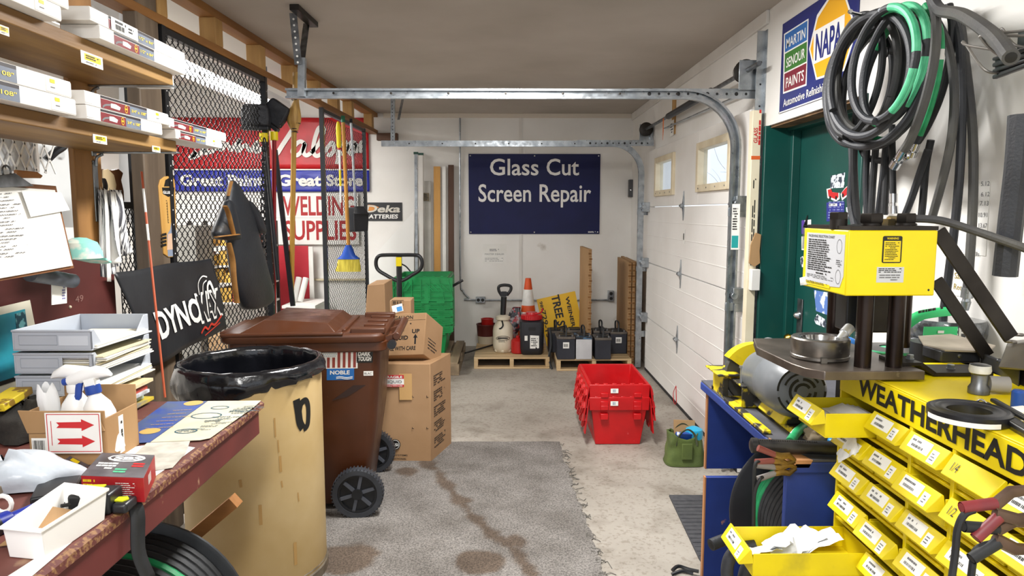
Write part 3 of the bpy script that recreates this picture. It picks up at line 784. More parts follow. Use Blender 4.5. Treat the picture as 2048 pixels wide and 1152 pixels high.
# black drum with red lid
p = onp(1064, 711)
d_ = thing('plastic_drum', 'black plastic drum with a red screw lid and torn labels', 'drum', p)
m_ = MB(mat('drum_black', '#1b1c22', .45, c2='#24252c', scale=4))
rings = []
for z, w_, r in ((0, .19, .03), (.012, .215, .045), (.06, .235, .05), (.30, .245, .05), (.335, .24, .06), (.35, .20, .07)):
    rings.append([V((p.x + a, p.y + .12 + c * .95, p.z + z)) for a, c in rrect(w_, w_, r)])
loft(m_, rings); m_.build('body', d_)
m_ = MB(mat('lid_red', '#b81820', .35)); pl_ = p + V((0, .12, .35))
m_.lathe([(.098, 0), (.105, .004), (.105, .045), (.098, .052), (.06, .055), (.055, .075), (0, .078)], c=pl_, n=32)
for i in range(32): m_.cbox(pl_ + V((.105 * cos(i * .196), .105 * sin(i * .196), .025)), (.008, .008, .04), (0, 0, i * .196))
m_.tube(crom([pl_ + V(v) for v in ((.03, -.04, .06), (.09, -.05, .075), (.11, -.02, .11))], 4), .009, 6)
m_.build('lid', d_)
m_ = MB(mat('recess', '#0e0f12', .5)); m_.prism(rrect(.07, .035, .008), (p.x, p.y + .002, p.z + .27), EX, EZ, .004); m_.build('grip_recess', d_)
l = MB(M_paper); l.prism([(0, 0), (.055, .0), (.058, .02), (.075, .0), (.09, .005), (.09, .13), (0, .135)], (p.x - .02, p.y + .004, p.z + .07), EX, EZ, .002); l.card((p.x - .075, p.y + .004, p.z + .15), EX, EZ, .03, .05)
l.m(M_ink).dashes((p.x - .01, p.y + .004, p.z + .09), EX, EZ, .07, .09, 5); l.build('torn_label', d_)
# ---- yellow tree service sign standing askew
o_ = at(1097, 735, Y=7.45); a0 = at(1073, 599, Y=7.5); a1 = at(1150, 582, Y=7.5); a2 = at(1175, 690, Y=7.4)
u_ = (a1 - a0).normalized(); wid = (a1 - a0).length; dn = V((u_.z, 0, -u_.x))
if dn.z > 0: dn = -dn
dn = (dn + V((0, -.08, 0))).normalized()
hh = .80
ys = thing('tree_service_sign', 'yellow yard sign turned on its side, leaning behind the batteries', 'sign', (a0 + dn * hh))
bl = a0 + dn * .52
MB(mat('sign_yellow', '#e8b90f', .45, c2='#dfae0a', scale=4)).card(bl, u_, -dn, wid, .52, .005).build('panel', ys)
l = MB(M_ink)
nrm = u_.cross(-dn).normalized()
def down(txt, px, py, h, w_, bold=.03):      # writing that reads downwards
    q = at(px, py, Y=7.46); rel = q - a0; uu = rel.dot(u_); vv = rel.dot(dn)
    l.text(txt, a0 + u_ * uu + dn * vv + nrm * .001, dn, u_, h, bold=bold, wid=w_)
down('WEINER', 1131, 594, .040, .34, .03); down('TREE SER', 1103, 592, .085, .47, .03); down('989', 1079, 604, .032, .10, .02); down('729-13', 1082, 622, .050, .30, .02)
l.build('lettering', ys)
# ---- folded carton bundles
def fold(lab, pxl, pxr, pyt, Yf, Yn, zb, nlay):
    """bundle of folded cartons standing on end: flat face to the room, the slotted ends to the side"""
    a = at(pxl, pyt, Y=Yf); wx = .10
    t = thing('folded_carton_bundle', lab, 'cartons', (a.x + .05, (Yf + Yn) / 2, zb))
    for i in range(nlay):
        p0 = at(pxl, pyt, Y=Yf).x + i * .038
        p1 = at(pxr, pyt, Y=Yn).x + i * .038
        m_ = MB(M_card); zt = a.z + (i % 2) * .012
        m_.hexa([(p0, Yf, zb), (p0 + .03, Yf, zb), (p1 + .03, Yn, zb), (p1, Yn, zb), (p0, Yf, zt), (p0 + .03, Yf, zt), (p1 + .03, Yn, zt - .01), (p1, Yn, zt - .01)])
        m_.build('folded_carton', t, bevel=.003)
        m_ = MB(M_cardd); nz_ = int((zt - zb) / .055)
        for k in range(nz_):
            m_.cbox((p1 + .015 + (.004 if k % 2 else -.004), Yn - .002, zb + (k + .5) * .055), (.028, .010, .018))
        for k in range(nz_ + 1): m_.cbox((p1 + .015, Yn - .001, zb + k * .055), (.03, .005, .004))
        m_.build('slot_pattern', t)
    return t
fold('tall bundle of folded cardboard standing on the battery pallet', 1160, 1178, 492, 7.45, 7.0, PZ + .002, 1)
fold('thick bundle of folded cartons standing in the corner beside the door track', 1235, 1258, 514, 7.75, 7.0, .002, 3)
# ---- car batteries
def battery(px, py, w_, d, h, lab, body, top, zb=PZ + .003, y=None, hand=True, lbl=True):
    p = at(px, py, Z=zb)
    if y is not None: p = at(px, 700, Y=y)
    p = V((p.x, p.y, zb))
    t = thing('car_battery', lab, 'battery', (p.x, p.y + d / 2, zb), group='used batteries on the pallet')
    MB(body).box(p.x - w_ / 2, p.y, zb, p.x + w_ / 2, p.y + d, zb + h).build('case', t, bevel=.006)
    m_ = MB(top); m_.box(p.x - w_ / 2 - .003, p.y - .003, zb + h, p.x + w_ / 2 + .003, p.y + d + .003, zb + h + .022); m_.build('lid', t, bevel=.004)
    m_ = MB(M_black)
    for i in range(2): m_.box(p.x - w_ * .32, p.y + d * (.18 + .42 * i), zb + h + .022, p.x + w_ * .32, p.y + d * (.40 + .42 * i), zb + h + .034)
    m_.build('cap_strip', t, bevel=.003)
    for sx_ in (-1, 1):
        MB(M_steel).lathe([(.009, 0), (.008, .018), (0, .019)], c=(p.x + sx_ * w_ * .36, p.y + d * .12, zb + h + .022), n=10).build('terminal', t)
    if hand:
        q = V((p.x, p.y + d * .5, zb + h + .02))
        MB(M_rubber).tube(crom([q + V(v) for v in ((.0, -d * .42, 0), (.005, -d * .3, .08), (.0, 0, .10), (-.005, d * .3, .08), (0, d * .42, 0))], 5), .009, 6, flat=.5).build('carry_strap', t)
    if lbl:
        l = MB(M_paper); l.card((p.x - .03, p.y - .001, zb + h * .55), EX, EZ, .06, .06, .0008); l.m(M_ink).bars((p.x - .024, p.y - .001, zb + h * .62), EX, EZ, .045, .03, 9); l.build('sticker', t)
    return t
Bk = mat('battery_black', '#20222c', .5, c2='#2a2c36', scale=5); Bw = mat('battery_white', '#c9c9cc', .5, c2='#b9b9bd', scale=5)
Bt = mat('battery_top', '#6a6158', .75, c2='#403c3a', scale=14); Bb = mat('battery_blue', '#4c6f8f', .6, c2='#20242c', scale=18, mixlo=.45, mixhi=.52)
battery(1132, 719, .175, .24, .20, 'black battery with a barcode sticker, first on the pallet beside the white one', Bk, Bt)
battery(1168, 719, .155, .24, .20, 'battery with a plain white front and blue black top', Bw, Bb, lbl=False)
battery(1206, 719, .155, .22, .19, 'black battery with a dusty base just past the tall cardboard', Bk, Bt, lbl=False)
battery(1237, 709, .165, .24, .20, 'black battery with a small white sticker and strap, beside the thick carton bundle', Bk, Bt, y=6.98)
battery(1112, 700, .15, .22, .20, 'grimy battery with a red cap behind the barcode battery', Bk, Bt, y=7.05, lbl=False)
battery(1150, 690, .17, .2, .21, 'dusty battery in the second row against the yellow sign', Bk, Bt, y=7.03, lbl=False, hand=False)
battery(1203, 690, .16, .2, .21, 'dusty battery in the second row past the tall cardboard', Bk, Bt, y=6.99, lbl=False, hand=True)
m_ = MB(M_rubber); m_.tube(crom([at(1100, 655, Y=6.95), at(1103, 690, Y=6.9), at(1098, 715, Y=6.86), at(1104, 738, Y=6.80)], 6), .012, 6, flat=.5); m_.build('rubber_strap', None, 'black rubber strap hanging between the two pallets', 'strap')
# ---- green totes with hinged lids, nested
def tote(px0, px1, y0, y1, z0, h, m_, lab, grp, flap, cat='tote', name='lidded_tote', ribs=True):
    t = thing(name, lab, cat, ((px0 + px1) / 2, (y0 + y1) / 2, z0), group=grp)
    w = px1 - px0; k = .045; th = .008
    b = MB(m_)
    def ring(e, z): return [V(q) for q in ((px0 + e, y0 + e, z), (px1 - e, y0 + e, z), (px1 - e, y1 - e, z), (px0 + e, y1 - e, z))]
    loft(b, [ring(k, z0), ring(.012, z0 + h - .09), ring(-.002, z0 + h - .09), ring(-.006, z0 + h), ring(.012, z0 + h), ring(.018, z0 + h - .09), ring(k + .008, z0 + th)])
    b.build('bin', t, bevel=.004)
    r = MB(m_)
    for i in range(2):
        xx = px0 + w * (.18 + .56 * i)
        r.box(xx, y0 - .016, z0 + h - .085, xx + .05, y0 + .0, z0 + h - .055); r.box(xx, y0 - .014, z0 + h - .15, xx + .05, y0 + .012, z0 + h - .11)
    for i in range(6): r.box(px0 + .03 + i * (w - .1) / 5, y0 - .004, z0 + h - .004, px0 + .06 + i * (w - .1) / 5, y0 + .014, z0 + h + .006)
    r.build('rib_pattern', t, bevel=.003)
    return t
def flapx(t, X, y0, y1, zt, L, ang, m_, side):
    """lid half hanging from the long rim at x = X; ribbed outside, toothed free edge"""
    d = V((side * sin(ang), 0, -cos(ang))); n = V((side * cos(ang), 0, sin(ang)))
    f = MB(m_); D = y1 - y0; N_ = 9; poly = [(0, 0)]
    poly = [(0, 0), (D, 0)]
    for i in range(N_, 0, -1):
        a = D * i / N_; c = D * (i - 1) / N_; e = L if i % 2 else L - .035
        poly += [(a, e), (c, e)]
    pts = [V((X, y0, zt)) + EY * a + d * c for a, c in poly]
    k = len(pts); f.add(pts + [p - n * .008 for p in pts], [tuple(range(k)), tuple(range(2 * k - 1, k - 1, -1))] + [(i, i + k, (i + 1) % k + k, (i + 1) % k) for i in range(k)])
    l_ = f.build('lid_half', t)
    r = MB(m_)
    for i in range(N_ - 1):
        ya = y0 + D * (i + .5) / N_
        for jj in range(4):
            ca = .03 + jj * (L - .06) / 4
            q = V((X, ya, zt)) + d * (ca + .02 * (i % 2)) + n * .004
            r.bar(q, q + d * .035 + EY * (.02 if jj % 2 else -.02), .009, .014, up=n)
            r.bar(q, q + EY * D / N_ * .8, .008, .012, up=n)
    r.build('rib_pattern', l_)
gx0, gx1 = at(778, 600, Y=6.75).x, at(905, 600, Y=6.75).x
GY0, GY1 = 6.80, 7.45
NT = 7
for i in range(NT):
    z0 = .128 + i * .078; h = .325
    t = tote(gx0 + .05, gx1 - .05, GY0, GY1, z0, h, M_grn, ('green lidded tote at the bottom of the nested stack' if i == 0 else 'topmost green lidded tote of the nested stack' if i == NT - 1 else 'green lidded tote nested inside the stack, number %s from the floor' % ['', 'two', 'three', 'four', 'five', 'six'][i]), 'nested green totes', None)
    zt = z0 + h - .012
    # lid half hanging on the room side, and its rib maze
    L = .245 if i == NT - 1 else .15
    f = MB(M_grn); X0, X1 = gx0, gx1; y = GY0 - .03 - .0 * i
    ang = .05
    q = lambda x, c, o=0.0: V((x, y - sin(ang) * c - o, zt - c))
    if i < NT - 1: L = .085
    Nn = 8
    poly = [(X0, 0), (X1, 0), (X1 + .0, L - .03)]
    for k in range(Nn, 0, -1):
        a = X0 + (X1 - X0) * k / Nn; c = X0 + (X1 - X0) * (k - 1) / Nn; e = L if k % 2 else L - .025
        poly += [(a, e), (c, e)]
    pts = [q(x, c) for x, c in poly]; kk = len(pts)
    f.add(pts + [p + V((0, .008, 0)) for p in pts], [tuple(range(kk)), tuple(range(2 * kk - 1, kk - 1, -1))] + [(a, a + kk, (a + 1) % kk + kk, (a + 1) % kk) for a in range(kk)])
    f.box(X0, y, zt - .004, X1, GY0 + .012, zt + .006)
    fl = f.build('lid_half', t)
    r = MB(M_grn)
    for a in range(1, 4):
        c = L * a / 4
        r.bar(q(X0 + .02, c, .004), q(X0 + (X1 - X0) * .55, c, .004), .010, .006, up=(0, 0, 1)); r.bar(q(X0 + (X1 - X0) * .62, c, .004), q(X1 - .02, c, .004), .010, .006, up=(0, 0, 1))
    for a in range(7):
        x = X0 + (X1 - X0) * (a + .5) / 7; r.bar(q(x, .01, .004), q(x + (.05 if a > 4 else 0), L - .04, .004), .008, .010, up=(0, 1, 0))
    if i == NT - 1:
        for a in range(4):
            x = X1 - .26 + a * .05; r.bar(q(x, .05, .005), q(x + .08, .13, .005), .012, .008, up=(0, 1, 0)); r.bar(q(X0 + .03 + a * .045, .12, .005), q(X0 + .09 + a * .045, .03, .005), .012, .008, up=(0, 1, 0))
    r.build('rib_pattern', fl)
    # lid half folded over the short end, seen edge-on
    e = MB(M_grn); e.box(gx1 - .045, GY0, zt - .10, gx1 - .037, GY1, zt + .004)
    for a in range(8): e.box(gx1 - .038, GY0 + .04 + a * .075, zt - .10, gx1 - .026, GY0 + .075 + a * .075, zt - .02)
    e.build('end_lid', t)
MB(M_black).tube([at(904, 573, Y=6.9), at(926, 560, Y=6.9)], .013, 8).build('black_rod', None, 'short black rod sticking out of the green totes', 'rod')
# ---- pallet jack
jy = 6.35
J = lambda px, py: at(px, py, Y=jy)
jk = thing('pallet_jack', 'black pallet jack handle standing in front of the green totes', 'pallet jack', (J(798, 600).x, jy, 0))
b = MB(M_black); loop = [J(*q) for q in ((799, 562), (770, 549), (755, 538), (752, 523), (758, 512), (775, 510), (800, 510), (825, 510), (838, 512), (844, 523), (841, 538), (826, 549))]
b.tube(crom(loop, 6, True), .017, 10, closed=True); b.build('handle_loop', jk)
b = MB(M_black); b.tube([J(798, 512), J(799, 600), J(800, 640) * 1.0], .026, 10)
q = J(800, 640); b.tube([q, (q.x, q.y + .05, .30)], .026, 10); b.build('handle_shaft', jk)
b = MB(M_black); b.box(q.x - .08, jy - .02, .08, q.x + .08, jy + .16, .32); b.cyl((q.x - .06, jy + .06, .085), (q.x + .06, jy + .06, .085), .085); b.build('pump_housing', jk, bevel=.01)
for s_ in (-1, 1): MB(mat('fork_grey', '#3a3a3c', .5)).box(q.x + s_ * .27 - .08, jy + .16, .05, q.x + s_ * .27 + .08, jy + .19, .12).build('fork', jk, bevel=.006)
MB(M_yel).card(J(793, 532) + V((0, -.03, 0)), EX, EZ, .05, .082, .002).build('warning_tag', jk, label='small yellow warning tag')
MB(M_black).tube(crom([J(803, 528), J(812, 533), J(821, 543)], 4), .007, 6).build('lever', jk)
# ---- red totes on the floor
RX0, RX1, RY0, RY1 = .565, .955, 4.50, 5.13
for i in range(2):
    z0 = .002 + i * .085
    h = .335
    t = tote(RX0 + .0, RX1 - .0, RY0, RY1, z0, h, M_red, ('lower red lidded tote standing on the concrete' if i == 0 else 'upper red lidded tote nested in the one on the floor'), 'nested red totes', None)
    zt = z0 + h - .01
    flapx(t, RX0 - .012, RY0 - .01, RY1 + .0, zt, .235 - .0 * i, .10 + .05 * i, M_red, -1)
    flapx(t, RX1 + .012, RY0 - .01, RY1 + .0, zt, .235, .10 + .05 * i, M_red, 1)
    l = MB(M_paper); l.card((RX0 + .135, RY0 - .0105, z0 + h - .055), EX, EZ, .05, .03, .001); l.m(mat('ink_slate', '#6d7f99', .6)).bars((RX0 + .148, RY0 - .0105, z0 + h - .05), EX, EZ, .022, .02, 6); l.build('barcode_label', t)
# ---- green bag on the floor
bx = [at(1330, 925, Z=0), at(1412, 936, Z=0)]
BC = V(((bx[0].x + bx[1].x) / 2 + .0, 4.20, 0)); BC.x = (at(1330, 930, Z=0).x + at(1411, 930, Z=0).x) / 2
M_cloth = mat('bag_olive', '#56652f', .85, c2='#49572a', scale=9, bump=.2, bscale=160)
gb = thing('tool_bag', 'olive green canvas bag on the floor by the blue bench', 'bag', BC)
def bag(u, v):
    a = u * 2 * math.pi; ca, sa = cos(a), sin(a)
    f = lambda q: math.copysign(abs(q) ** .55, q)
    w = .122 * (1 - .18 * v) ; d = .085 * (1 - .25 * v)
    nn = noise.noise(V((ca * 1.7, sa * 1.7, v * 3 + 3))) * .018 * (.3 + v)
    return BC + V(((w + nn) * f(ca), (d + nn) * f(sa) + .0, .003 + v * (.20 - .035 * max(0, 1 - abs(ca) * 2.0))))
m_ = MB(M_cloth); m_.grid(bag, 40, 14, True); m_.add([bag(i / 40, 0) for i in range(40)], [tuple(range(39, -1, -1))]); m_.build('body', gb, solid=.006, ang=60)
for s_ in (-1, 1):
    q = BC + V((0, s_ * .06, .15)); MB(mat('strap_olive', '#4f5540', .85)).tube(crom([q + V(v) for v in ((-.06, 0, -.02), (-.045, -.01, .05), (0, -.015, .085), (.045, -.01, .05), (.06, 0, -.02))], 6), .012, 6, flat=.35).build('handle', gb)
MB(M_cloth).box(BC.x - .035, BC.y - .094, .05, BC.x + .03, BC.y - .080, .15).build('front_pocket', gb, bevel=.004)
m_ = MB(M_card).card(BC + V((-.055, .03, .10)), V((1, -.05, -.03)), V((0, .1, 1)), .13, .16, .012); m_.build('cardboard_scrap', None, 'torn brown cardboard piece standing in the green bag', 'cardboard')
m_ = MB(mat('cap_cyan', '#2aa5cf', .4)).lathe([(.0, .0), (.05, .002), (.055, .03), (.05, .06), (.02, .075), (0, .076)], c=BC + V((.06, .0, .155)), n=20); m_.build('cyan_spray_cap', None, 'bright cyan plastic spray cap sticking out of the green bag', 'tub')  # cyan spray cap poking out of the bag
m_ = MB(mat('pack_blue', '#1f4aa0', .4, c2='#dfe6ee', scale=18, mixlo=.58, mixhi=.62)).cbox(BC + V((-.015, -.035, .155)), (.11, .03, .10), (.2, .1, .2)); m_.build('blue_packet', None, 'blue printed packet inside the green bag', 'packet', bevel=.004)
# ---- floor coverings
def rug():
    m = bpy.data.materials.new('carpet_grey'); m.use_nodes = True
    nt = m.node_tree; N = nt.nodes; L = nt.links; b = N['Principled BSDF']
    at_ = N.new('ShaderNodeAttribute'); at_.attribute_name = 'stain'
    tc = N.new('ShaderNodeTexCoord'); n1 = N.new('ShaderNodeTexNoise'); n1.inputs['Scale'].default_value = 130; n1.inputs['Detail'].default_value = 3
    n2 = N.new('ShaderNodeTexNoise'); n2.inputs['Scale'].default_value = 4; n2.inputs['Detail'].default_value = 5
    L.new(tc.outputs['Object'], n1.inputs[0]); L.new(tc.outputs['Object'], n2.inputs[0])
    r1 = N.new('ShaderNodeValToRGB'); e = r1.color_ramp.elements; e[0].position = .36; e[0].color = lin('#625e5b'); e[1].position = .62; e[1].color = lin('#938e89'); L.new(n1.outputs['Fac'], r1.inputs[0])
    r2 = N.new('ShaderNodeValToRGB'); e = r2.color_ramp.elements; e[0].position = .3; e[0].color = lin('#a8a39d'); e[1].position = .65; e[1].color = lin('#ffffff'); L.new(n2.outputs['Fac'], r2.inputs[0])
    k = N.new('ShaderNodeMix'); k.data_type = 'RGBA'; k.blend_type = 'MULTIPLY'; k.inputs[0].default_value = .7
    L.new(r1.outputs[0], k.inputs[6]); L.new(r2.outputs[0], k.inputs[7])
    k2 = N.new('ShaderNodeMix'); k2.data_type = 'RGBA'; k2.blend_type = 'MULTIPLY'; k2.inputs[7].default_value = lin('#b09478')
    L.new(at_.outputs['Fac'], k2.inputs[0]); L.new(k.outputs[2], k2.inputs[6]); L.new(k2.outputs[2], b.inputs['Base Color'])
    b.inputs['Roughness'].default_value = .95
    bp = N.new('ShaderNodeBump'); bp.inputs['Strength'].default_value = .4; bp.inputs['Distance'].default_value = .004
    L.new(n1.outputs['Fac'], bp.inputs['Height']); L.new(bp.outputs[0], b.inputs['Normal'])
    x0, x1, y0, y1 = -1.45, .37, 1.9, 4.60
    NX, NY = 110, 160
    path = [at(*q, Z=0) for q in ((840, 928), (872, 940), (895, 975), (925, 1005), (950, 1040), (985, 1070), (1020, 1090), (1060, 1150))]
    blobs = [(at(812, 945, Z=0), .10), (at(1030, 1085, Z=0), .09), (at(960, 1125, Z=0), .16), (at(690, 1120, Z=0), .2), (at(855, 930, Z=0), .09)]
    mb = MB(m); st = []
    vs = []
    for j in range(NY + 1):
        for i in range(NX + 1):
            x = x0 + (x1 - x0) * i / NX; y = y0 + (y1 - y0) * j / NY
            ex = noise.noise(V((y * 9, 1.3, 0))) * .022 + noise.noise(V((y * 40, 7, 0))) * .016
            ey = noise.noise(V((x * 8, 4.3, 0))) * .015
            xx = x + (ex * (i / NX) ** 6 - .03 * ((4.6 - y) / 2.7 < .0)); yy = y + ey * (j / NY) ** 8
            xx += (.055 * (4.6 - y) / 1.7) * (i / NX)
            vs.append(V((xx, yy, .006)))
            p = V((xx, yy, 0)); d = 9
            for a, c in zip(path, path[1:]):
                ab = c - a; t = max(0, min(1, (p - a).dot(ab) / ab.length_squared)); d = min(d, (p - a - ab * t).length - .02 - .02 * t)
            for c, r in blobs: d = min(d, (p - c).length - r * .7)
            d += noise.noise(p * 9) * .03 + noise.noise(p * 30) * .012
            st.append(max(0, min(1, .5 - d / .022)) * .8)
    fs = [(j * (NX + 1) + i, j * (NX + 1) + i + 1, (j + 1) * (NX + 1) + i + 1, (j + 1) * (NX + 1) + i) for j in range(NY) for i in range(NX)]
    mb.add(vs, fs)
    o = mb.build('carpet', None, 'worn grey carpet piece with a frayed edge and brown stain on the concrete', 'carpet', origin=V((0, 3, .0)))
    a = o.data.attributes.new('stain', 'FLOAT', 'POINT'); a.data.foreach_set('value', st)
    return o
rug()
fr = MB(mat('carpet_fray', '#6a6660', .95)); rd = random.Random(3)
for i in range(70):
    t_ = rd.random(); y = 2.6 + 2.0 * t_; x = .365 + .055 * (4.6 - y) / 1.7
    p = V((x + rd.uniform(-.02, .015), y, .008)); fr.tube([p, p + V((rd.uniform(.01, .035), rd.uniform(-.03, .03), -.004)), p + V((rd.uniform(.015, .05), rd.uniform(-.04, .04), -.006))], .0018, 4)
fo = fr.build('frayed_threads', None, 'loose frayed threads along the edge of the grey carpet', 'threads', kind='stuff')
mt = MB(mat('mat_black', '#4a4a4d', .9, c2='#3c3c40', scale=30))
qa, qb = at(1338, 993, Z=0), at(1397, 1118, Z=0)
mt.prism([(qa.x, qa.y), (qa.x + .42, qa.y - .01), (qb.x + .42, 1.7), (qb.x + .06, 1.7), (qb.x, qb.y)], (0, 0, .010), EX, EY, .009)
for i in range(44):
    y = 1.75 + i * (qa.y - 1.75) / 45; t_ = (qa.y - y) / (qa.y - qb.y); xx = qa.x + (qb.x - qa.x) * min(t_, 1.25)
    mt.box(xx + .004, y, .010, qa.x + .40, y + .008, .0125)
mt.build('rubber_mat', None, 'dark ribbed rubber mat on the floor against the blue bench', 'mat')
# ---- brown wheeled bin
BX0, BX1, BYN, BYF = -1.36, -.585, 3.44, 4.04
bn = thing('wheeled_bin', 'brown plastic wheeled bin with a flag sticker and closed lid', 'bin', ((BX0 + BX1) / 2, 3.74, 0))
b = MB(M_brown); rings = []
def rr(x0, x1, y0, y1, z, r=.05):
    return [V(((x0 + x1) / 2 + a, (y0 + y1) / 2 + c, z)) for a, c in rrect(x1 - x0, y1 - y0, r, 4)]
rings = [rr(BX0 + .20, BX1 - .13, BYN + .08, BYF - .08, .035), rr(BX0 + .18, BX1 - .115, BYN + .07, BYF - .07, .06), rr(BX0 + .10, BX1 - .055, BYN + .03, BYF - .03, .48),
         rr(BX0 + .045, BX1 - .03, BYN + .012, BYF - .012, .83), rr(BX0 + .03, BX1 - .03, BYN + .01, BYF - .01, .86)]
loft(b, rings); b.build('body', bn)
b = MB(M_brown)
loft(b, [rr(BX0 + .01, BX1 + .0, BYN - .012, BYF + .012, .855), rr(BX0, BX1 + .01, BYN - .02, BYF + .02, .862), rr(BX0, BX1 + .01, BYN - .02, BYF + .02, .905), rr(BX0 + .01, BX1, BYN - .01, BYF + .01, .91)])
b.box(BX0 + .32, BYN - .024, .862, BX0 + .323, BYN - .019, .905); b.box(BX0 + .15, BYN - .024, .862, BX0 + .153, BYN - .019, .905)
b.build('rim', bn, bevel=.003)
# lid: flat rear half with ribs, raised dome on the front half
b = MB(M_brown)
loft(b, [rr(BX0 - .02, BX1 - .0, BYN - .035, BYF + .035, .905, .06), rr(BX0 - .03, BX1 + .0, BYN - .04, BYF + .04, .915, .06), rr(BX0 - .03, BX1 + .0, BYN - .04, BYF + .04, .94, .06), rr(BX0 - .015, BX1 - .01, BYN - .03, BYF + .03, .95, .06)])
dx0, dx1, dy0, dy1 = BX0 + .05, BX1 - .27, BYN + .02, BYF - .02
b.hexa([(dx0, dy0, .945), (dx1 + .03, dy0, .945), (dx1 + .03, dy1, .945), (dx0, dy1, .945), (dx0 + .12, dy0 + .05, 1.012), (dx1 - .02, dy0 + .04, .992), (dx1 - .02, dy1 - .04, .992), (dx0 + .12, dy1 - .05, 1.012)])
b.box(BX1 - .22, BYN + .05, .945, BX1 - .20, BYF - .05, .962)
for i in range(4): b.box(BX1 - .13, BYN + .05 + i * .15, .945, BX1 - .02, BYN + .09 + i * .15, .962)
for y in (BYN - .0, BYF - .06): b.box(BX1 - .17, y, .945, BX1 - .0, y + .05, .972)
b.tube(crom([V((BX0 - .015, BYN - .03, .948)), V((BX0 + .3, BYN - .034, .952)), V((BX1 - .2, BYN - .034, .952))], 6), .012, 8)
b.cbox((BX0 - .035, 3.74, .94), (.05, .42, .014))
ld = b.build('lid', bn, bevel=.006)
l = MB(mat('lid_print', '#8a6a5c', .6))
l.M = Matrix.Translation((BX0 + .30, 3.72, 1.0125)) @ Matrix.Rotation(math.atan(-.028), 4, 'Y')
l.dashes((-.12, .04, .0), EX, EY, .16, .12, 5, fill=.4); l.dashes((.05, -.1, -.004), EX, EY, .14, .22, 9, fill=.35, dens=.6); l.build('worn_print', ld)
b = MB(M_brown); hx = BX1 + .055
b.cyl((hx, BYN + .03, .925), (hx, BYF - .03, .925), .020, n=14)
for y in (BYN + .05, BYF - .05, 3.74): b.bar((BX1 - .02, y, .90), (hx, y, .925), .03, .035)
b.build('handle_bar', bn, bevel=.003)
b = MB(M_black); b.cyl((hx - .02, BYN - .02, .89), (hx - .02, BYN + .02, .89), .022); b.cyl((hx - .02, BYF - .02, .89), (hx - .02, BYF + .02, .89), .022); b.build('hinge_pin', bn)
WXc = -.735
def wheel(y0, side):
    c = V((WXc, y0, .128)); R = .128
    b = MB(mat('wheel_black', '#2a2c31', .5, c2='#383b41', scale=9))
    b.lathe([(.10, -.028), (R * .97, -.028), (R, -.018), (R, .018), (R * .97, .028), (.10, .028)], c=c, axis=(0, 1, 0), n=48, closed=True)
    for i in range(44):
        a = i * 2 * math.pi / 44; b.cbox(c + V((R * cos(a), 0, R * sin(a))), (.008, .054, .006), (0, -a, 0))
    w = b.build('tyre', bn)
    b = MB(M_black)
    b.lathe([(.0, -.010), (.1, -.010), (.1, .010), (0, .010)], c=c, axis=(0, 1, 0), n=32); b.lathe([(.028, -.03), (.028, .03)], c=c, axis=(0, 1, 0), n=16); b.lathe([(.088, -.022), (.10, -.022), (.10, .022), (.088, .022)], c=c, axis=(0, 1, 0), n=32, closed=True)
    b.m(mat('spoke_grey', '#4a4d55', .45))
    for i in range(6):
        a = i * math.pi / 3 + .3; b.bar(c + V((.02 * cos(a), 0, .02 * sin(a))), c + V((.094 * cos(a), 0, .094 * sin(a))), .044, .016, up=(-sin(a), 0, cos(a)))
    b.build('hub', w)
wheel(BYN - .01, -1); wheel(BYF + .01, 1)
MB(M_steel).cyl((WXc, BYN, .128), (WXc, BYF, .128), .012).build('axle', bn)
# stickers on the side towards the room
def side_pt(px, py):
    # the side leans: solve on the plane between (z .48, y BYN+.03) and (z .83, y BYN+.012)
    p = at(px, py, Y=BYN)
    for _ in range(6):
        y = BYN + .03 + (.012 - .03) * (p.z - .48) / .35 - .002; p = at(px, py, Y=y)
    return p
def sticker(name, px0, py0, px1, py1, base, lab=None):
    o = side_pt(px0, py1); u = side_pt(px1, py1) - o; v = side_pt(px0, py0) - o
    b = MB(base); b.card(o, u, v, u.length, v.length, .0015); return b, o, u.normalized(), v.normalized(), u.length, v.length
b, o, u, v, w, h = sticker('flag', 645, 695, 719, 738, M_paper); S_ = mat('flag_red', '#8f3a32', .5)
b.m(S_)
for i in range(7):
    x = w * (.04 + i * .14); hh = h * (.48 if i < 3 else .93); b.card(o + u * x + v * h * .04 + (u.cross(v)) * .0006, u, v, w * .075, hh, .0004)
b.m(mat('flag_stars', '#9fb6c4', .6))
for i in range(7):
    for j in range(5): b.card(o + u * w * (.05 + .055 * i + (.027 if j % 2 else 0)) + v * h * (.56 + .085 * j) + u.cross(v) * .0006, u, v, w * .028, h * .05, .0003)
b.build('flag_sticker', bn, label='upright striped flag sticker')
b, o, u, v, w, h = sticker('noble', 658, 738, 712, 761, mat('sticker_blue', '#1f67b0', .45))
b.m(M_paper).text('NOBLE', o + u * w * .12 + v * h * .5, u, v, h * .34, bold=.03, wid=w * .72)
for i in range(2): b.tube([o + u * w * (.35 + .1 * q) + v * h * (.12 + .12 * i + .05 * sin(q * 1.2)) + u.cross(v) * .0006 for q in range(7)], .0018, 4)
b.build('noble_sticker', bn)
b, o, u, v, w, h = sticker('dark', 717, 701, 749, 727, M_ink)
b.m(M_paper); n_ = u.cross(v)
b.text('DARK', o + u * w * .08 + v * h * .54 + n_ * .0004, u, v, h * .32, bold=.05, wid=w * .8, shear=.1); b.text('TOUGH', o + u * w * .08 + v * h * .16 + n_ * .0004, u, v, h * .32, bold=.05, wid=w * .82, shear=.1)
b.build('tough_sticker', bn)
b, o, u, v, w, h = sticker('bl', 731, 744, 750, 753, M_paper); b.m(M_ink).text('BLAC', o + u * w * .1 + v * h * .25, u, v, h * .5, wid=w * .75); b.build('small_sticker', bn)
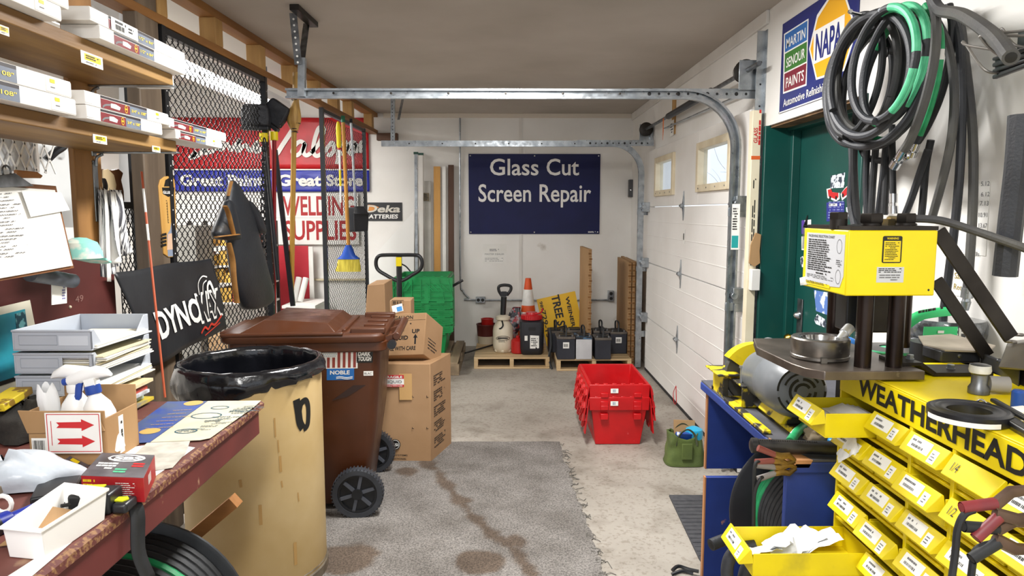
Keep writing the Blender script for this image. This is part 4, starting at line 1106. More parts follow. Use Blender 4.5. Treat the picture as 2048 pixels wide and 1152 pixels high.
b = MB(M_paper); o = side_pt(634, 788); b.text('.com', o, EX, EZ, .013, wid=.038, bold=.02); b.build('lettering', bn)
b = MB(mat('scuff_dark', '#2b1712', .6)); o0 = side_pt(668, 802); o1 = side_pt(742, 782)
b.prism([(0, 0), (.08, .02), (.17, .075), (.185, .10), (.12, .085), (.05, .035)], o0 + V((0, -.002, 0)), EX, EZ, .001); b.build('scuff_mark', bn)
bn.rotation_euler = (0, 0, math.radians(3.5)); bn.location.x -= .03
# ---- yellow barrel with a liner
bc = at(503, 735, Y=2.90); bc = V((bc.x, 2.90, 0)); BR, BH = .283, .925
M_barrel = mat('barrel_yellow', '#cfb584', .5, c2='#c3a671', scale=4, wear='#9b7434', wscale=5, wlo=.70, whi=.78, bump=.04, bscale=30)
ba = thing('fibre_barrel', 'big yellow fibre barrel with a black letter, lined with a black bag', 'barrel', bc)
b = MB(M_barrel); b.lathe([(BR - .004, .03), (BR, .04), (BR, BH), (BR - .006, BH), (BR - .006, .06), (0, .055)], c=bc, n=56); b.build('body', ba)
b = MB(mat('barrel_hoop', '#8a7f6e', .45, .5, c2='#5f5548', scale=14)); b.lathe([(BR + .002, .0), (BR + .006, .005), (BR + .006, .045), (BR + .001, .05), (BR - .01, .05), (BR - .01, 0)], c=bc, n=56, closed=True); b.lathe([(BR - .002, .055), (BR + .003, .06), (BR - .002, .066)], c=bc, n=56); b.build('bottom_hoop', ba)
# letter on the curved side
def on_barrel(px, py):
    d = V(_ray(px, py)); ox = V((0, 0, EYE)) - bc
    a = d.x ** 2 + d.y ** 2; bb = 2 * (ox.x * d.x + ox.y * d.y); cc = ox.x ** 2 + ox.y ** 2 - (BR + .0015) ** 2
    disc = bb * bb - 4 * a * cc
    t = (-bb - math.sqrt(max(0, disc))) / (2 * a); p = V((0, 0, EYE)) + d * t; return math.atan2(p.y - bc.y, p.x - bc.x), p.z
b = MB(M_ink)
def bstrip(pts, w):        # stroke on the barrel from (angle, height) points
    k = len(pts); vs = []
    for i in range(k):
        p0 = pts[max(0, i - 1)]; p1 = pts[min(k - 1, i + 1)]
        dx, dy = (p1[0] - p0[0]) * BR, p1[1] - p0[1]; L_ = math.hypot(dx, dy) or 1; nx, ny = -dy / L_ * w / 2, dx / L_ * w / 2
        for s_ in (1, -1):
            a = pts[i][0] + s_ * nx / BR; z = pts[i][1] + s_ * ny; vs.append((bc.x + (BR + .0014) * cos(a), bc.y + (BR + .0014) * sin(a), z))
    b.add(vs, [(2 * i, 2 * i + 1, 2 * i + 3, 2 * i + 2) for i in range(k - 1)])
q = lambda *a: on_barrel(*a)
sm = lambda pts: [(p.x, p.y) for p in crom([V((a, z, 0)) for a, z in pts], 6)]
bstrip(sm([q(593, 799), q(597, 825), q(600, 845), q(606, 857)]), .034)
bstrip(sm([q(598, 828), q(602, 808), q(611, 801), q(616, 810), q(617, 830), q(615, 850), q(607, 858)]), .026)
b.build('letter_b', ba)
b = MB(mat('rust_drip', '#ad8850', .6))
for x, y0, y1, w in ((549, 836, 874, .006), (556, 880, 905, .005), (560, 912, 944, .010), (563, 962, 975, .006), (520, 1010, 1050, .012), (590, 1085, 1130, .014), (480, 960, 975, .010), (596, 985, 1003, .005)): bstrip([q(x, y0), q(x + 1, (y0 + y1) / 2), q(x + 2, y1)], w)
b.build('drip_stain', ba)
M_bag = mat('liner_black', '#0b0c10', .18, c2='#15161b', scale=8, bump=.25, bscale=22, coat=.3)
b = MB(M_bag)
def liner(u, v):
    a = u * 2 * math.pi; ca, sa = cos(a), sin(a)
    nn = noise.noise(V((ca * 3.2, sa * 3.2, v * 2.2))); n2 = noise.noise(V((ca * 9, sa * 9, v * 3)))
    if v < .45:
        t = v / .45; r = (BR - .022 - .02 * (1 - t)) + n2 * .008
        if t < .06: r = .01
        z = .42 + (BH + .008 - .42) * max(0, (t - .06) / .94)
    elif v < .55:
        t = (v - .45) / .10; r = BR - .022 + .030 * t + n2 * .003; z = BH + .008 + .008 * sin(math.pi * t) + n2 * .004
    else:
        t = (v - .55) / .45; dep = .085 + .045 * sin(a * 1 + 4.4) + .035 * noise.noise(V((ca * 1.5, sa * 1.5, 5)))
        r = BR + .008 + .010 * sin(t * 3) + n2 * .026 * t + nn * .018 * t; z = BH + .008 - dep * t
    return bc + V((r * ca, r * sa, z))
b.grid(liner, 84, 34, True); b.build('bin_liner', ba, label='glossy black plastic liner folded over the rim', ang=80)
# ---- cardboard boxes by the bin
M_cb = mat('box_brown', '#a98662', .8, c2='#9d7a56', scale=3, bump=.04, bscale=50)
A = at(863, 923, Z=0); A.y = 4.23; dv = V((.10, .34, 0)); uv = V((-.46, .02, 0))
cz = .622
cs = thing('carton', 'tall cardboard carton with a red fragile liquid label on the floor by the wheeled bin', 'box', A + dv * .5 + uv * .5)
b = MB(M_cb); b.hexa([A + uv, A, A + dv, A + dv + uv] + [p + V((0, 0, cz)) for p in (A + uv, A, A + dv, A + dv + uv)]); b.build('box', cs, bevel=.004)
un = -uv.normalized(); l0 = A + uv + V((0, 0, 0)); nf = V((0, -.0015, 0))
l = MB(M_ink)
q = at(790, 889, Y=4.228); R_ = .034
l.lathe([(R_, 0), (0, .0006)], c=q + nf, axis=(0, -1, 0), n=28)
l.text('R SYSTEMS', at(783, 912, Y=4.227) , un, EZ, .011, wid=.10, bold=.02); l.text('RNATIONAL', at(781, 919, Y=4.227), un, EZ, .010, wid=.10, bold=.02)
for px, py in ((824, 858), (853, 858), (824, 795), (853, 795)):
    p = at(px, py, Y=4.227); l.card(p, EX, EZ, .012, .003, .0005); l.card(p, EX, EZ, .003, .012, .0005)
l.build('lettering', cs)
l = MB(M_paper); l.text('CSI', q + V((-.022, -.0025, -.009)), un, EZ, .018, wid=.044, bold=.02); l.tube([q + V((.028 * cos(a * .393), -.0024, .028 * sin(a * .393))) for a in range(16)], .0012, 4, closed=True); l.build('logo', cs)
o = at(767, 774, Y=4.226); w = at(808, 774, Y=4.226).x - o.x; h = at(767, 750, Y=4.226).z - o.z
l = MB(M_paper); l.card(o, EX, EZ, w, h, .001); l.m(M_redi).card(o + V((0, -.0006, h * .68)), EX, EZ, w, h * .32, .0004); l.card(o + V((0, -.0006, 0)), EX, EZ, w, h * .2, .0004)
l.m(M_paper).text('FRAGILE', o + V((w * .5, -.0012, h * .74)), EX, EZ, h * .19, wid=w * .85, bold=.03, align='C'); l.m(M_inkg).text('LIQUID', o + V((w * .5, -.001, h * .33)), EX, EZ, h * .24, wid=w * .8, bold=.01, align='C'); l.m(M_paper).text('HANDLE WITH CARE', o + V((w * .5, -.0012, h * .05)), EX, EZ, h * .1, wid=w * .85, bold=.02, align='C')
l.build('fragile_label', cs)
tp_ = MB(mat('tape_tan', '#c49c66', .35)); o = at(799, 800, Y=4.2265); tp_.card(o, EX, EZ, at(824, 800, Y=4.22).x - o.x, at(799, 748, Y=4.22).z - o.z, .0008); tp_.build('packing_tape', cs)
l = MB(M_ink); du = dv.normalized()
for i in range(5): l.dashes(A + du * .05 + V((.0015, -.001, .07 + i * .10)), du, EZ, .2, .07, 5, fill=.5, seed=i)
l.build('side_print', cs)
# tipped liquid carton
TL, TR, BRr, BL = at(745, 629, Y=4.30), at(853, 625, Y=4.30), at(847, 709, Y=4.28), at(741, 713, Y=4.28)
dd = V((.085, .20, -.125))
tb = thing('carton', 'cardboard carton marked LIQUID and UP tipped over on the taller fragile carton', 'box', BL + dd * .5)
b = MB(M_cb); b.hexa([BL, BRr, BRr + dd, BL + dd, TL, TR, TR + dd, TL + dd]); b.build('box', tb, bevel=.004)
fu = (TR - TL).normalized(); fv = (TL - BL).normalized(); fn = fu.cross(fv)
def fp(px, py):
    d = V(_ray(px, py)); t = (BL - V((0, 0, EYE))).dot(fn) / d.dot(fn); return V((0, 0, EYE)) + d * t + fn * .001
l = MB(M_ink)
def w2(t_, px0, px1, py, capy, bo=.02): a, c, e = fp(px0, py), fp(px1, py), fp(px0, capy); l.text(t_, a, fu, fv, (e - a).length, wid=(c - a).length, bold=bo)
w2('GALLON', 789, 826, 639, 632, .015); w2('LIQUID', 779, 816, 680, 672, .03); w2('UP', 824, 839, 666, 658, .03); w2('HANDLE WITH CARE', 758, 831, 702, 694, .02)
l.dashes(fp(792, 650), fu, fv, .10, .012, 1, fill=.6)
p = fp(830, 688); l.card(p - fu * .005, fu, fv, .010, .045, .0005); l.prism([(-.014, 0), (.014, 0), (0, .024)], p + fv * .04, fu, fv, .0005)
p = fp(799, 660); l.prism([(-.016, 0), (.016, 0), (.012, .008), (0, .022), (-.012, .008)], p, fu, fv, .0005)
l.tube([p + fu * a + fv * c for a, c in ((-.028, -.008), (.028, -.008), (.028, .032), (-.028, .032))], .001, 4, closed=True)
l.card(fp(790, 641.5), fu, fv, .19, .0012, .0004)
l.build('lettering', tb)
l = MB(M_ink); sn = dd.normalized()
l.dashes(BRr + dd * .2 + fv * .05 + V((.002, 0, 0)), sn, fv, .14, .14, 7, fill=.4, seed=8); l.build('side_print', tb)
# little carton on top and the standing flap behind
sb = thing('small_carton', 'small open cardboard carton above the tipped liquid carton', 'box', at(800, 627, Y=4.5))
b = MB(M_cb); p0 = at(781, 627, Y=4.52); p1 = at(822, 600, Y=4.52); b.box(p0.x, 4.5, p0.z - .19, p1.x, 4.68, p1.z); b.build('box', sb, bevel=.004)
l = MB(M_ink); o = at(784, 610, Y=4.499); l.tube([o, o + EX * .075, o + V((.075, 0, .03)), o + V((0, 0, .03))], .0014, 4, closed=True); l.dashes(o + V((.006, 0, .004)), EX, EZ, .062, .022, 1, fill=.9, mind=.02, maxd=.06); l.build('print', sb)
b = MB(M_paper); o = at(786, 627, Y=4.42); b.card(o, V((.9, -.1, .25)), V((-.2, .35, .8)), .07, .05, .002); b.m(mat('ink_sky', '#3f86c4', .5)).card(o + V((.028, -.004, .012)), V((.9, -.1, .25)), V((-.2, .35, .8)), .035, .03, .001); b.build('leaflet', None, 'white and blue leaflet lying against the small open carton', 'leaflet')
b = MB(M_cb); p0 = at(735, 570, Y=4.95); p1 = at(771, 566, Y=4.95)
b.hexa([(p0.x - .1, 4.95, .002), (p1.x + .02, 4.9, .002), (p1.x + .02, 5.25, .002), (p0.x - .1, 5.3, .002), (p0.x, 4.95, p0.z), (p1.x, 4.9, p1.z), (p1.x, 5.25, p1.z), (p0.x, 5.3, p0.z)]); b.build('tall_carton', None, 'plain tall cardboard carton standing behind the wheeled bin', 'box', bevel=.004)
# ---- the back room seen through the screens
BB = 7.985
def bb(px, py, Y=BB): return at(px, py, Y=Y)
bx0, bx1 = bb(345, 300).x, bb(737, 300).x; zt, zm, zb = bb(600, 235).z, bb(600, 338).z, bb(600, 383).z
bnr = thing('paint_banner', 'red and blue paint banner with white script and Great Paint Great Store', 'banner', ((bx0 + bx1) / 2, 8.0, zb))
Rr = mat('banner_red', '#c2141e', .4, c2='#ad0f18', scale=5, bump=.3, bscale=9); Rb = mat('banner_blue', '#2430a8', .4, c2='#1e2894', scale=5, bump=.3, bscale=9)
def wavy(m_, x0, x1, z0, z1, nm):
    b = MB(m_); b.grid(lambda u, v: V((x0 + (x1 - x0) * u, BB + .012 + .006 * noise.noise(V((u * 14, v * 5, z0))), z0 + (z1 - z0) * v)), 60, 10); return b.build(nm, bnr, solid=.002)
wavy(Rr, bx0, bx1, zm, zt, 'red_field'); wavy(Rb, bx0, bx1, zb, zm - .012, 'blue_field')
b = MB(M_paper); b.box(bx0, BB - .0, zm - .014, bx1, BB + .004, zm); b.build('white_line', bnr)
l = MB(M_paper)
def script(pts, w=8):
    ribbon(l, crom([bb(*q, Y=BB - .0015) for q in pts], 6), w * 8.0 / FPX, (0, -1, 0))
script([(543, 262), (548, 300), (553, 308), (565, 290), (586, 258)], 9)
script([(609, 287), (600, 283), (589, 292), (585, 304), (592, 311), (602, 304), (610, 287), (607, 304), (613, 311), (623, 305)])
script([(622, 306), (638, 287), (648, 263), (644, 254), (636, 259), (628, 285), (627, 304), (634, 312), (650, 303)])
script([(650, 303), (664, 285), (668, 300), (660, 310), (654, 308)]); script([(680, 283), (674, 328)]); script([(680, 290), (690, 283), (694, 295), (686, 307), (679, 305)])
script([(712, 287), (702, 285), (697, 300), (704, 308), (712, 288), (714, 306)]); script([(720, 306), (722, 286), (732, 285)])
script([(378, 318), (392, 303), (385, 315), (400, 308), (415, 290), (410, 306), (430, 300)]); script([(430, 300), (446, 272), (440, 300), (455, 288), (462, 300), (480, 278)]); script([(480, 278), (474, 302), (492, 290), (500, 302), (515, 284), (512, 304), (530, 292)])
l.build('script', bnr)
l = MB(M_paper)
def w3(t_, px0, px1, pyb, pyc, bo=.04, m_=None): a, c, e = bb(px0, pyb, BB - .001), bb(px1, pyb, BB - .001), bb(px0, pyc, BB - .001); l.text(t_, a, EX, EZ, e.z - a.z, wid=c.x - a.x, bold=bo)
w3('Great Paint.', 360, 534, 371, 349); w3('Great', 556, 643, 371, 349); w3('Store', 653, 726, 371, 349)
l.build('lettering', bnr)
ws = thing('welding_sign', 'white wall sign with red condensed lettering WELDING SUPPLIES', 'sign', bb(635, 490))
wx0, wx1, wz0, wz1 = bb(545, 400).x, bb(716, 400).x, bb(600, 489).z, bb(600, 386).z
MB(M_paper).card((wx0, BB, wz0), EX, EZ, wx1 - wx0, wz1 - wz0, .006).build('panel', ws)
l = MB(mat('sign_darkred', '#a81a1e', .5)); w3('WELDING', 566, 710, 430, 391, .02); w3('SUPPLIES', 569, 713, 479, 440, .02); l.build('lettering', ws)
MB(M_inkg).box(wx0, BB - .001, bb(600, 436).z, wx1, BB, bb(600, 436).z + .002).build('panel_joint', ws)
# red display board with white tubes
p0, p1 = bb(560, 610, 7.9), bb(616, 492, 7.9)
MB(mat('board_red', '#c22a3a', .5, c2='#b32433', scale=3)).card((p0.x, 7.9, 0.002), EX, EZ, p1.x - p0.x, p1.z, .02).build('red_board', None, 'tall plain red board standing against the back room wall', 'board')
MB(M_paper).card((p1.x, 7.905, 0.002), EX, EZ, .05, p1.z - .01, .02).build('white_strip', None, 'narrow white upright strip beside the red board', 'strip')
for i, (a, c) in enumerate((((588, 604), (598, 555)), ((600, 604), (612, 556)))):
    b = MB(M_paper); b.cyl(bb(a[0], a[1], 7.6), bb(c[0], c[1], 7.7), .032, n=16); b.build('paper_roll', None, ('white paper roll in front of the red board' if i == 0 else 'white paper roll beside the first one, nearer the red board edge'), 'paper roll')
sh_ = thing('counter', 'white back room counter below the welding supplies sign', 'counter', bb(640, 600, 7.5))
z_ = bb(600, 604, 7.6).z
MB(M_paper).box(bb(575, 600, 7.5).x, 7.3, z_ - .03, bb(640, 600, 7.5).x, 7.89, z_).build('top', sh_); MB(M_white).box(bb(575, 600, 7.5).x + .02, 7.34, 0, bb(640, 600, 7.5).x - .02, 7.89, z_ - .03).build('cabinet', sh_)
rl = MB(mat('rail_beige', '#cbbf9f', .6)); rl.box(bb(622, 560, 8.0).x, 7.98, bb(640, 561).z, bb(830, 560, 8.0).x, 8.029, bb(640, 558).z); rl.build('wall_rail', None, 'thin beige wall rail running behind the metal screen', 'rail')
# shelving with goods behind the first screen
xs0, xs1 = bb(395, 500, 7.3).x, bb(545, 500, 7.3).x
shf = thing('steel_shelf', 'back room steel shelf with yellow and red goods behind the screen', 'shelf', ((xs0 + xs1) / 2, 7.3, 0))
zz = [bb(450, p, 7.3).z for p in (600, 562, 528, 490)]
for z in zz: MB(M_white).box(xs0, 7.1, z - .02, xs1, 7.5, z).build('shelf_board', shf)
for x in (xs0, xs1 - .03):
    for y in (7.1, 7.47): MB(M_dsteel).box(x, y, 0, x + .03, y + .03, zz[-1] + .25).build('upright', shf)
rd = random.Random(4); cols = ['#d8a63a', '#c4322f', '#e0b050', '#b8863c', '#c9443a', '#d9d4c6', '#caa24a']
for r_, z in enumerate(zz[:]):
    x = xs0 + .04; i = 0
    while x < xs1 - .12:
        w = rd.uniform(.09, .15); h = rd.uniform(.09, .15) if r_ < 3 else rd.uniform(.12, .2)
        c = rd.choice(cols); b = MB(mat('goods_' + c[1:], c, .6, c2='#8f6a30', scale=25, mixlo=.55, mixhi=.6)); b.box(x, 7.12, z + .001, x + w, 7.35, z + h)
        b.build('goods_box', None, 'small boxed goods on the back room shelf behind the screen', 'box', group='goods on the back room shelf'); x += w + .012
gc = MB(mat('counter_grey', '#8b8983', .7, c2='#7a7872', scale=4)); gc.box(bb(335, 500, 6.6).x, 6.6, 0, bb(392, 500, 6.6).x, 7.0, bb(360, 452, 6.6).z); gc.build('grey_counter', None, 'plain grey counter front in the back room behind the weathered post', 'counter')
bp = MB(mat('chair_tan', '#a98a66', .8)); q = bb(458, 600, 6.9); bp.box(q.x - .14, 6.7, 0.002, q.x + .10, 7.0, .35); bp.build('tan_carton', None, 'tan carton on the back room floor under the shelf', 'box', bevel=.005)
# fluorescent fixture of the back room
fx = thing('tube_fixture', 'long fluorescent tube fixture hanging in the back room behind the screen', 'light fixture', (-2.3, 5.6, 2.62))
b = MB(M_white); X_, z_ = -2.3, 2.625; b.box(X_ - .1, 3.9, z_, X_ + .1, 7.4, z_ + .06)
for s_ in (-1, 1): b.hexa([(X_ + s_ * p, y, z) for z, pp in ((z_ - .05, (.15, .17)), (z_ + .02, (.09, .11))) for p, y in ((pp[0], 3.9), (pp[1], 3.9), (pp[1], 7.4), (pp[0], 7.4))])
b.build('reflector', fx)
M_tube = mat('lit_tube', '#ffffff', .4, emit=12.0)
for x in (X_ - .06, X_ + .06):
    for y in (3.95, 5.75): MB(M_tube).cyl((x, y, z_ - .03), (x, y + 1.6, z_ - .03), .019, n=12).build('tube', fx)
for y in (4.6, 7.0): MB(M_steel).cyl((X_, y, z_ + .06), (X_, y, 2.95), .006).build('hanger_rod', fx)
# sloping white sheet at the back wall
b = MB(mat('sheet_white', '#f2f1ee', .5)); pts = [at(*q, Y=7.88) for q in ((735, 526), (828, 422), (828, 575), (735, 575))]
b.add(pts + [p + V((0, .012, 0)) for p in pts], [(3, 2, 1, 0), (4, 5, 6, 7), (0, 1, 5, 4), (1, 2, 6, 5), (2, 3, 7, 6), (3, 0, 4, 7)]); q_ = at(735, 575, Y=7.88); b.box(q_.x, 7.88, .002, at(828, 575, Y=7.88).x, 7.892, q_.z); b.build('white_sheet', None, 'white sheet with a slanting top edge leaning on the back wall under the battery sign', 'sheet')
# ---- brooms and tools in the gap of the partition
YB = 4.75
R_ = lambda px, py, y=YB: at(px, py, Y=y)
cbm = thing('corn_broom', 'corn broom standing bristles up with a wooden handle', 'broom', R_(583, 580, 4.9))
b = MB(wood('handle_wood', '#c49a4a', '#ab8236', 'Z', 14, rough=.45)); b.tube([R_(583, 580, 4.9), R_(588, 262, 4.75)], .018, 10); b.build('handle', cbm)
b = MB(wood('straw', '#b79250', '#8f6c34', 'Z', 40)); prof = [(590, 262, 6), (588, 250, 11), (588, 240, 13.5), (589, 225, 12), (592, 205, 6), (593, 195, 5.5), (595, 180, 9), (596, 146, 10)]
b.tube(crom([R_(a, c) for a, c, r in prof], 3), [x.x for x in crom([V((r * 4.75 / FPX, 0, 0)) for a, c, r in prof], 3)], 14); b.build('bristles', cbm)
b = MB(M_black)
for py in (247, 258, 264, 200):
    c = R_(589.5, py); b.tube([c + V((.035 * cos(a * .5236) * (.55 if py > 255 or py == 200 else 1.05), .035 * sin(a * .5236), 0)) for a in range(12)], .0025, 4, closed=True)
b.build('binding', cbm)
def push(lab, hx, hy, w, h, rot, hm, hpts, cx, cy, yy, name='push_broom'):
    t = thing(name, lab, 'broom', R_(*hpts[0], yy))
    c = R_(hx, hy, yy); k = yy / FPX
    b = MB(mat('brush_black', '#13141a', .6, c2='#1e2026', scale=30, bump=.3, bscale=150)); b.M = Matrix.Translation(c) @ Matrix.Rotation(rot, 4, 'Y')
    W_, H_ = w * k / 2, h * k / 2
    rings = [[V((a * s1, e, zc)) for a, e in ((-W_, -.035), (W_, -.035), (W_, .035), (-W_, .035))] for s1, zc in ((1.0, -H_), (1.06, -H_ * .2), (1.0, H_ * .6), (.86, H_))]
    loft(b, rings); b.build('brush_head', t, bevel=.012)
    b = MB(M_black); b.M = Matrix.Translation(c) @ Matrix.Rotation(rot, 4, 'Y'); b.box(-W_, -.03, -H_ - .025, W_, .03, -H_); b.build('brush_block', t, bevel=.004)
    b = MB(hm); b.tube([R_(*q, yy) for q in hpts], .015, 10); b.build('handle', t)
    b = MB(M_yel); q = R_(cx, cy, yy); b.cyl(q + V((0, 0, -.028)), q + V((0, 0, .028)), .026, n=14); b.build('collar', t)
    return t
M_redpole = mat('pole_red', '#8f1a22', .25, .3, c2='#7c141b', scale=5)
M_blkpole = mat('pole_black', '#15151a', .35)
push('push broom hung head up, black brush tilted, with a red pole', 552, 226, 44, 44, .62, M_redpole, [(548, 628), (548, 268)], 548, 272, 4.72)
push('push broom hung head up, low black brush, with a black pole', 512, 231, 52, 42, .02, M_blkpole, [(556, 560), (528, 268)], 527, 275, 4.66)
b = MB(M_blkpole); b.bar(R_(550, 300, 4.85), R_(586, 612, 4.85), .03, .022, up=(0, 1, 0)); h_ = b.build('squeegee_pole', None, 'flat black pole leaning in the doorway beside the red pole', 'pole')
b = MB(M_blkpole);
for i in range(26):
    t_ = i / 25; p = R_(529 - 9 * t_, 285 + 330 * t_, 4.5); b.tube([p + V((.012 * cos(a * .7854) * (1 if i % 2 else .35), .012 * cos(a * .7854) * (.35 if i % 2 else 1), .03 * sin(a * .7854))) for a in range(8)], .0045, 5, closed=True)
b.build('chain', None, 'black steel chain hanging beside the screen frame', 'chain')
# group on the narrow screen
S_ = lambda px, py, off=.07: atp(px, py, off)
dst = thing('duster', 'yellow and white duster pole hung on the narrow screen', 'duster', S_(682, 400))
p = [S_(676, 244), S_(679, 300), S_(682, 400)]
MB(M_paper).tube([S_(679, 300), S_(682, 405)], .009, 8).build('pole', dst)
b = MB(M_yel); b.tube(crom([S_(676, 243), S_(677, 262), S_(678, 296)], 5), [.008, .012, .016, .02, .022, .022, .022, .02, .02, .02, .012], 10); b.tube([S_(680, 340), S_(681, 372)], .010, 8); b.build('grip', dst)
MB(M_redi).cyl(S_(678.5, 294), S_(678.5, 299), .015).build('red_band', dst)
br_ = thing('broom', 'household broom with blue head and yellow bristles hung on the narrow screen', 'broom', S_(697, 545))
MB(wood('handle_tan', '#c08a3c', '#a8742c', 'Z', 14, rough=.4)).tube([S_(686, 236), S_(697, 495)], .017, 10).build('handle', br_)
MB(mat('cap_green', '#1d6a4a', .5)).cyl(S_(686, 232), S_(686, 245), .018).build('end_cap', br_)
def slab(rows, fn, thick, m_, name, parent, n=12, mid=0.0, **k):
    """solid of elliptical slices: rows of (py, left px, right px[, half depth]) placed by fn(px, py)"""
    b = MB(m_); rings = []
    for r in rows:
        py, a, c = r[:3]; th = r[3] if len(r) > 3 else thick
        L_, R2 = fn(a, py), fn(c, py); cc = (L_ + R2) / 2; hw = (R2 - L_) / 2; nn = V((1, .04, 0)) if abs(hw.y) > abs(hw.x) else V((0, -1, 0))
        rings.append([cc + hw * math.copysign(abs(cos(t)) ** .8, cos(t)) + nn * th * sin(t) for t in [2 * math.pi * j / (n * 2) for j in range(n * 2)]])
    loft(b, rings); return b.build(name, parent, **k)
BF = lambda px, py: at(px, py, Y=S_(697, 510).y)
slab([(490, 692, 702), (498, 688, 706), (510, 683, 711), (516, 676, 719), (518, 674, 720)], BF, .045, mat('broom_blue', '#1d4fb0', .4), 'head', br_)
slab([(515, 677, 718), (530, 674, 721), (541, 671, 722), (543, 672, 722)], BF, .04, wood('bristle_yellow', '#d9c94a', '#b7a530', 'Z', 60), 'bristles', br_)
dp = thing('lobby_dustpan', 'black upright dustpan on a silver pole hung on the narrow screen', 'dustpan', S_(714, 465))
MB(M_alu).tube([S_(702, 242), S_(711, 412)], .012, 10).build('pole', dp)
MB(M_black).cyl(S_(702, 238), S_(702, 246), .014).build('end_cap', dp)
yD = S_(712, 440).y; D = lambda px, py, o=0: at(px, py, Y=yD - o)
b = MB(mat('dustpan_grey', '#34363b', .5, c2='#2a2c30', scale=5))
b.hexa([D(699, 462, -.0), D(735, 462, -.0), D(733, 462, -.28), D(697, 465, -.28), D(694, 414, .02), D(728, 414, .02), D(733, 428, -.28), D(693, 430, -.28)]); b.build('pan_back', dp, bevel=.01)
b = MB(M_black); b.hexa([D(709, 464, .10), D(736, 462, .10), D(735, 460, .0), D(708, 462, .0), D(707, 428, .14), D(738, 427, .14), D(728, 412, .02), D(708, 412, .02)]); b.bar(D(706, 427, .15), D(739, 428, .15), .02, .012); b.build('pan', dp, bevel=.008)
# ---- welding coat hung on the first screen
M_coat = mat('coat_black', '#22262c', .45, c2='#181b20', scale=4, bump=.1, bscale=60, wear='#5a5042', wscale=3.2, wlo=.66, whi=.8)
M_tan = mat('coat_tan', '#a8783c', .7, c2='#8c602c', scale=20)
C_ = lambda px, py: atp(px, py, .075)
ct = thing('welding_coat', 'black leather work coat with tan trim hung on the metal screen', 'coat', C_(505, 612))
slab([(360, 462, 466, .012), (368, 460, 472, .022), (382, 457, 480, .03), (400, 453, 492, .04), (420, 450, 502, .048), (445, 452, 508, .05), (470, 456, 513, .05), (500, 458, 521, .052), (540, 463, 532, .055), (580, 470, 543, .055), (600, 480, 547, .055), (612, 484, 530, .05), (620, 490, 505, .04)], C_, .05, M_coat, 'body', ct, sub=1)
slab([(398, 452, 460, .02), (420, 446, 466, .035), (450, 434, 472, .045), (465, 428, 475, .05), (475, 430, 476, .05), (481, 440, 474, .04)], lambda a, c: atp(a, c, .12), .05, M_coat, 'sleeve', ct, sub=1)
slab([(400, 494, 500, .02), (425, 500, 513, .035), (450, 507, 522, .04), (462, 512, 526, .04), (468, 516, 524, .03)], lambda a, c: atp(a, c, .10), .05, M_coat, 'sleeve', ct, sub=1)
for pts in ([(450, 412), (456, 425), (462, 448), (467, 469)], [(433, 474), (450, 472), (476, 469)]):
    b = MB(M_tan); b.tube(crom([atp(a, c, .175) for a, c in pts], 4), .014, 8, flat=.3); b.build('trim', ct)
b = MB(M_tan); b.tube(crom([atp(a, c, .135) for a, c in ((457, 486), (465, 520), (468, 560), (474, 606))], 5), .016, 8, flat=.3); b.build('trim', ct)
b = MB(M_tan); b.tube(crom([atp(a, c, .10) for a, c in ((463, 363), (459, 378), (456, 392))], 4), .010, 8, flat=.3); b.build('trim', ct)
# ---- the counter on the studs' side
TZ, TX = .92, -.806
M_ctop = mat('counter_top', '#6f4038', .6, c2='#5c322c', scale=5, wear='#a98a6a', wscale=7, wlo=.64, whi=.72)
M_capron = mat('counter_apron', '#6b2d2a', .5, c2='#5a2523', scale=5, wear='#a27a62', wscale=16, wlo=.7, whi=.76)
ctr = thing('work_counter', 'long brown counter with a chipped front edge, papers lying on it', 'counter', (-1.15, 1.4, 0))
b = MB(M_ctop); b.box(-1.55, .35, TZ - .022, TX - .012, 2.30, TZ); b.build('top', ctr)
b = MB(mat('chipped_edge', '#8a6440', .7, c2='#5c2c26', scale=85, mixlo=.40, mixhi=.52, bump=.3, bscale=80)); n_ = 60
vs = []
for i in range(n_ + 1):
    y = .35 + 1.95 * i / n_; e = noise.noise(V((y * 22, 0, 0))) * .006; e2 = noise.noise(V((y * 31, 5, 0))) * .004
    vs += [V((TX - .013, y, TZ - .024)), V((TX - .0, y, TZ - .022)), V((TX - .002 + e, y, TZ - .006 + e2)), V((TX - .013 + e, y, TZ + .0008))]
b.add(vs, [(i * 4 + j, i * 4 + (j + 1) % 4, (i + 1) * 4 + (j + 1) % 4, (i + 1) * 4 + j) for i in range(n_) for j in range(4)] + [(0, 1, 2, 3), (n_ * 4 + 3, n_ * 4 + 2, n_ * 4 + 1, n_ * 4)]); b.build('chipped_edge', ctr, label='chipped bare wood edge')
b = MB(M_capron); b.box(TX - .03, .35, TZ - .105, TX - .010, 2.28, TZ - .023); b.build('apron', ctr, bevel=.003)
for y in (.45, 2.20):
    for x in (-1.5, TX - .13 if y < 1 else -1.36): MB(M_capron).box(x, y, 0, x + .05, y + .04, TZ - .022).build('leg', ctr)
b = MB(wood('brace_wood', '#a5703c', '#8a5a2c', 'X', 10)); b.bar(at(472, 1000, Y=2.25), (-1.34, 2.25, .22), .04, .05, up=(0, 1, 0)); b.build('brace', ctr)
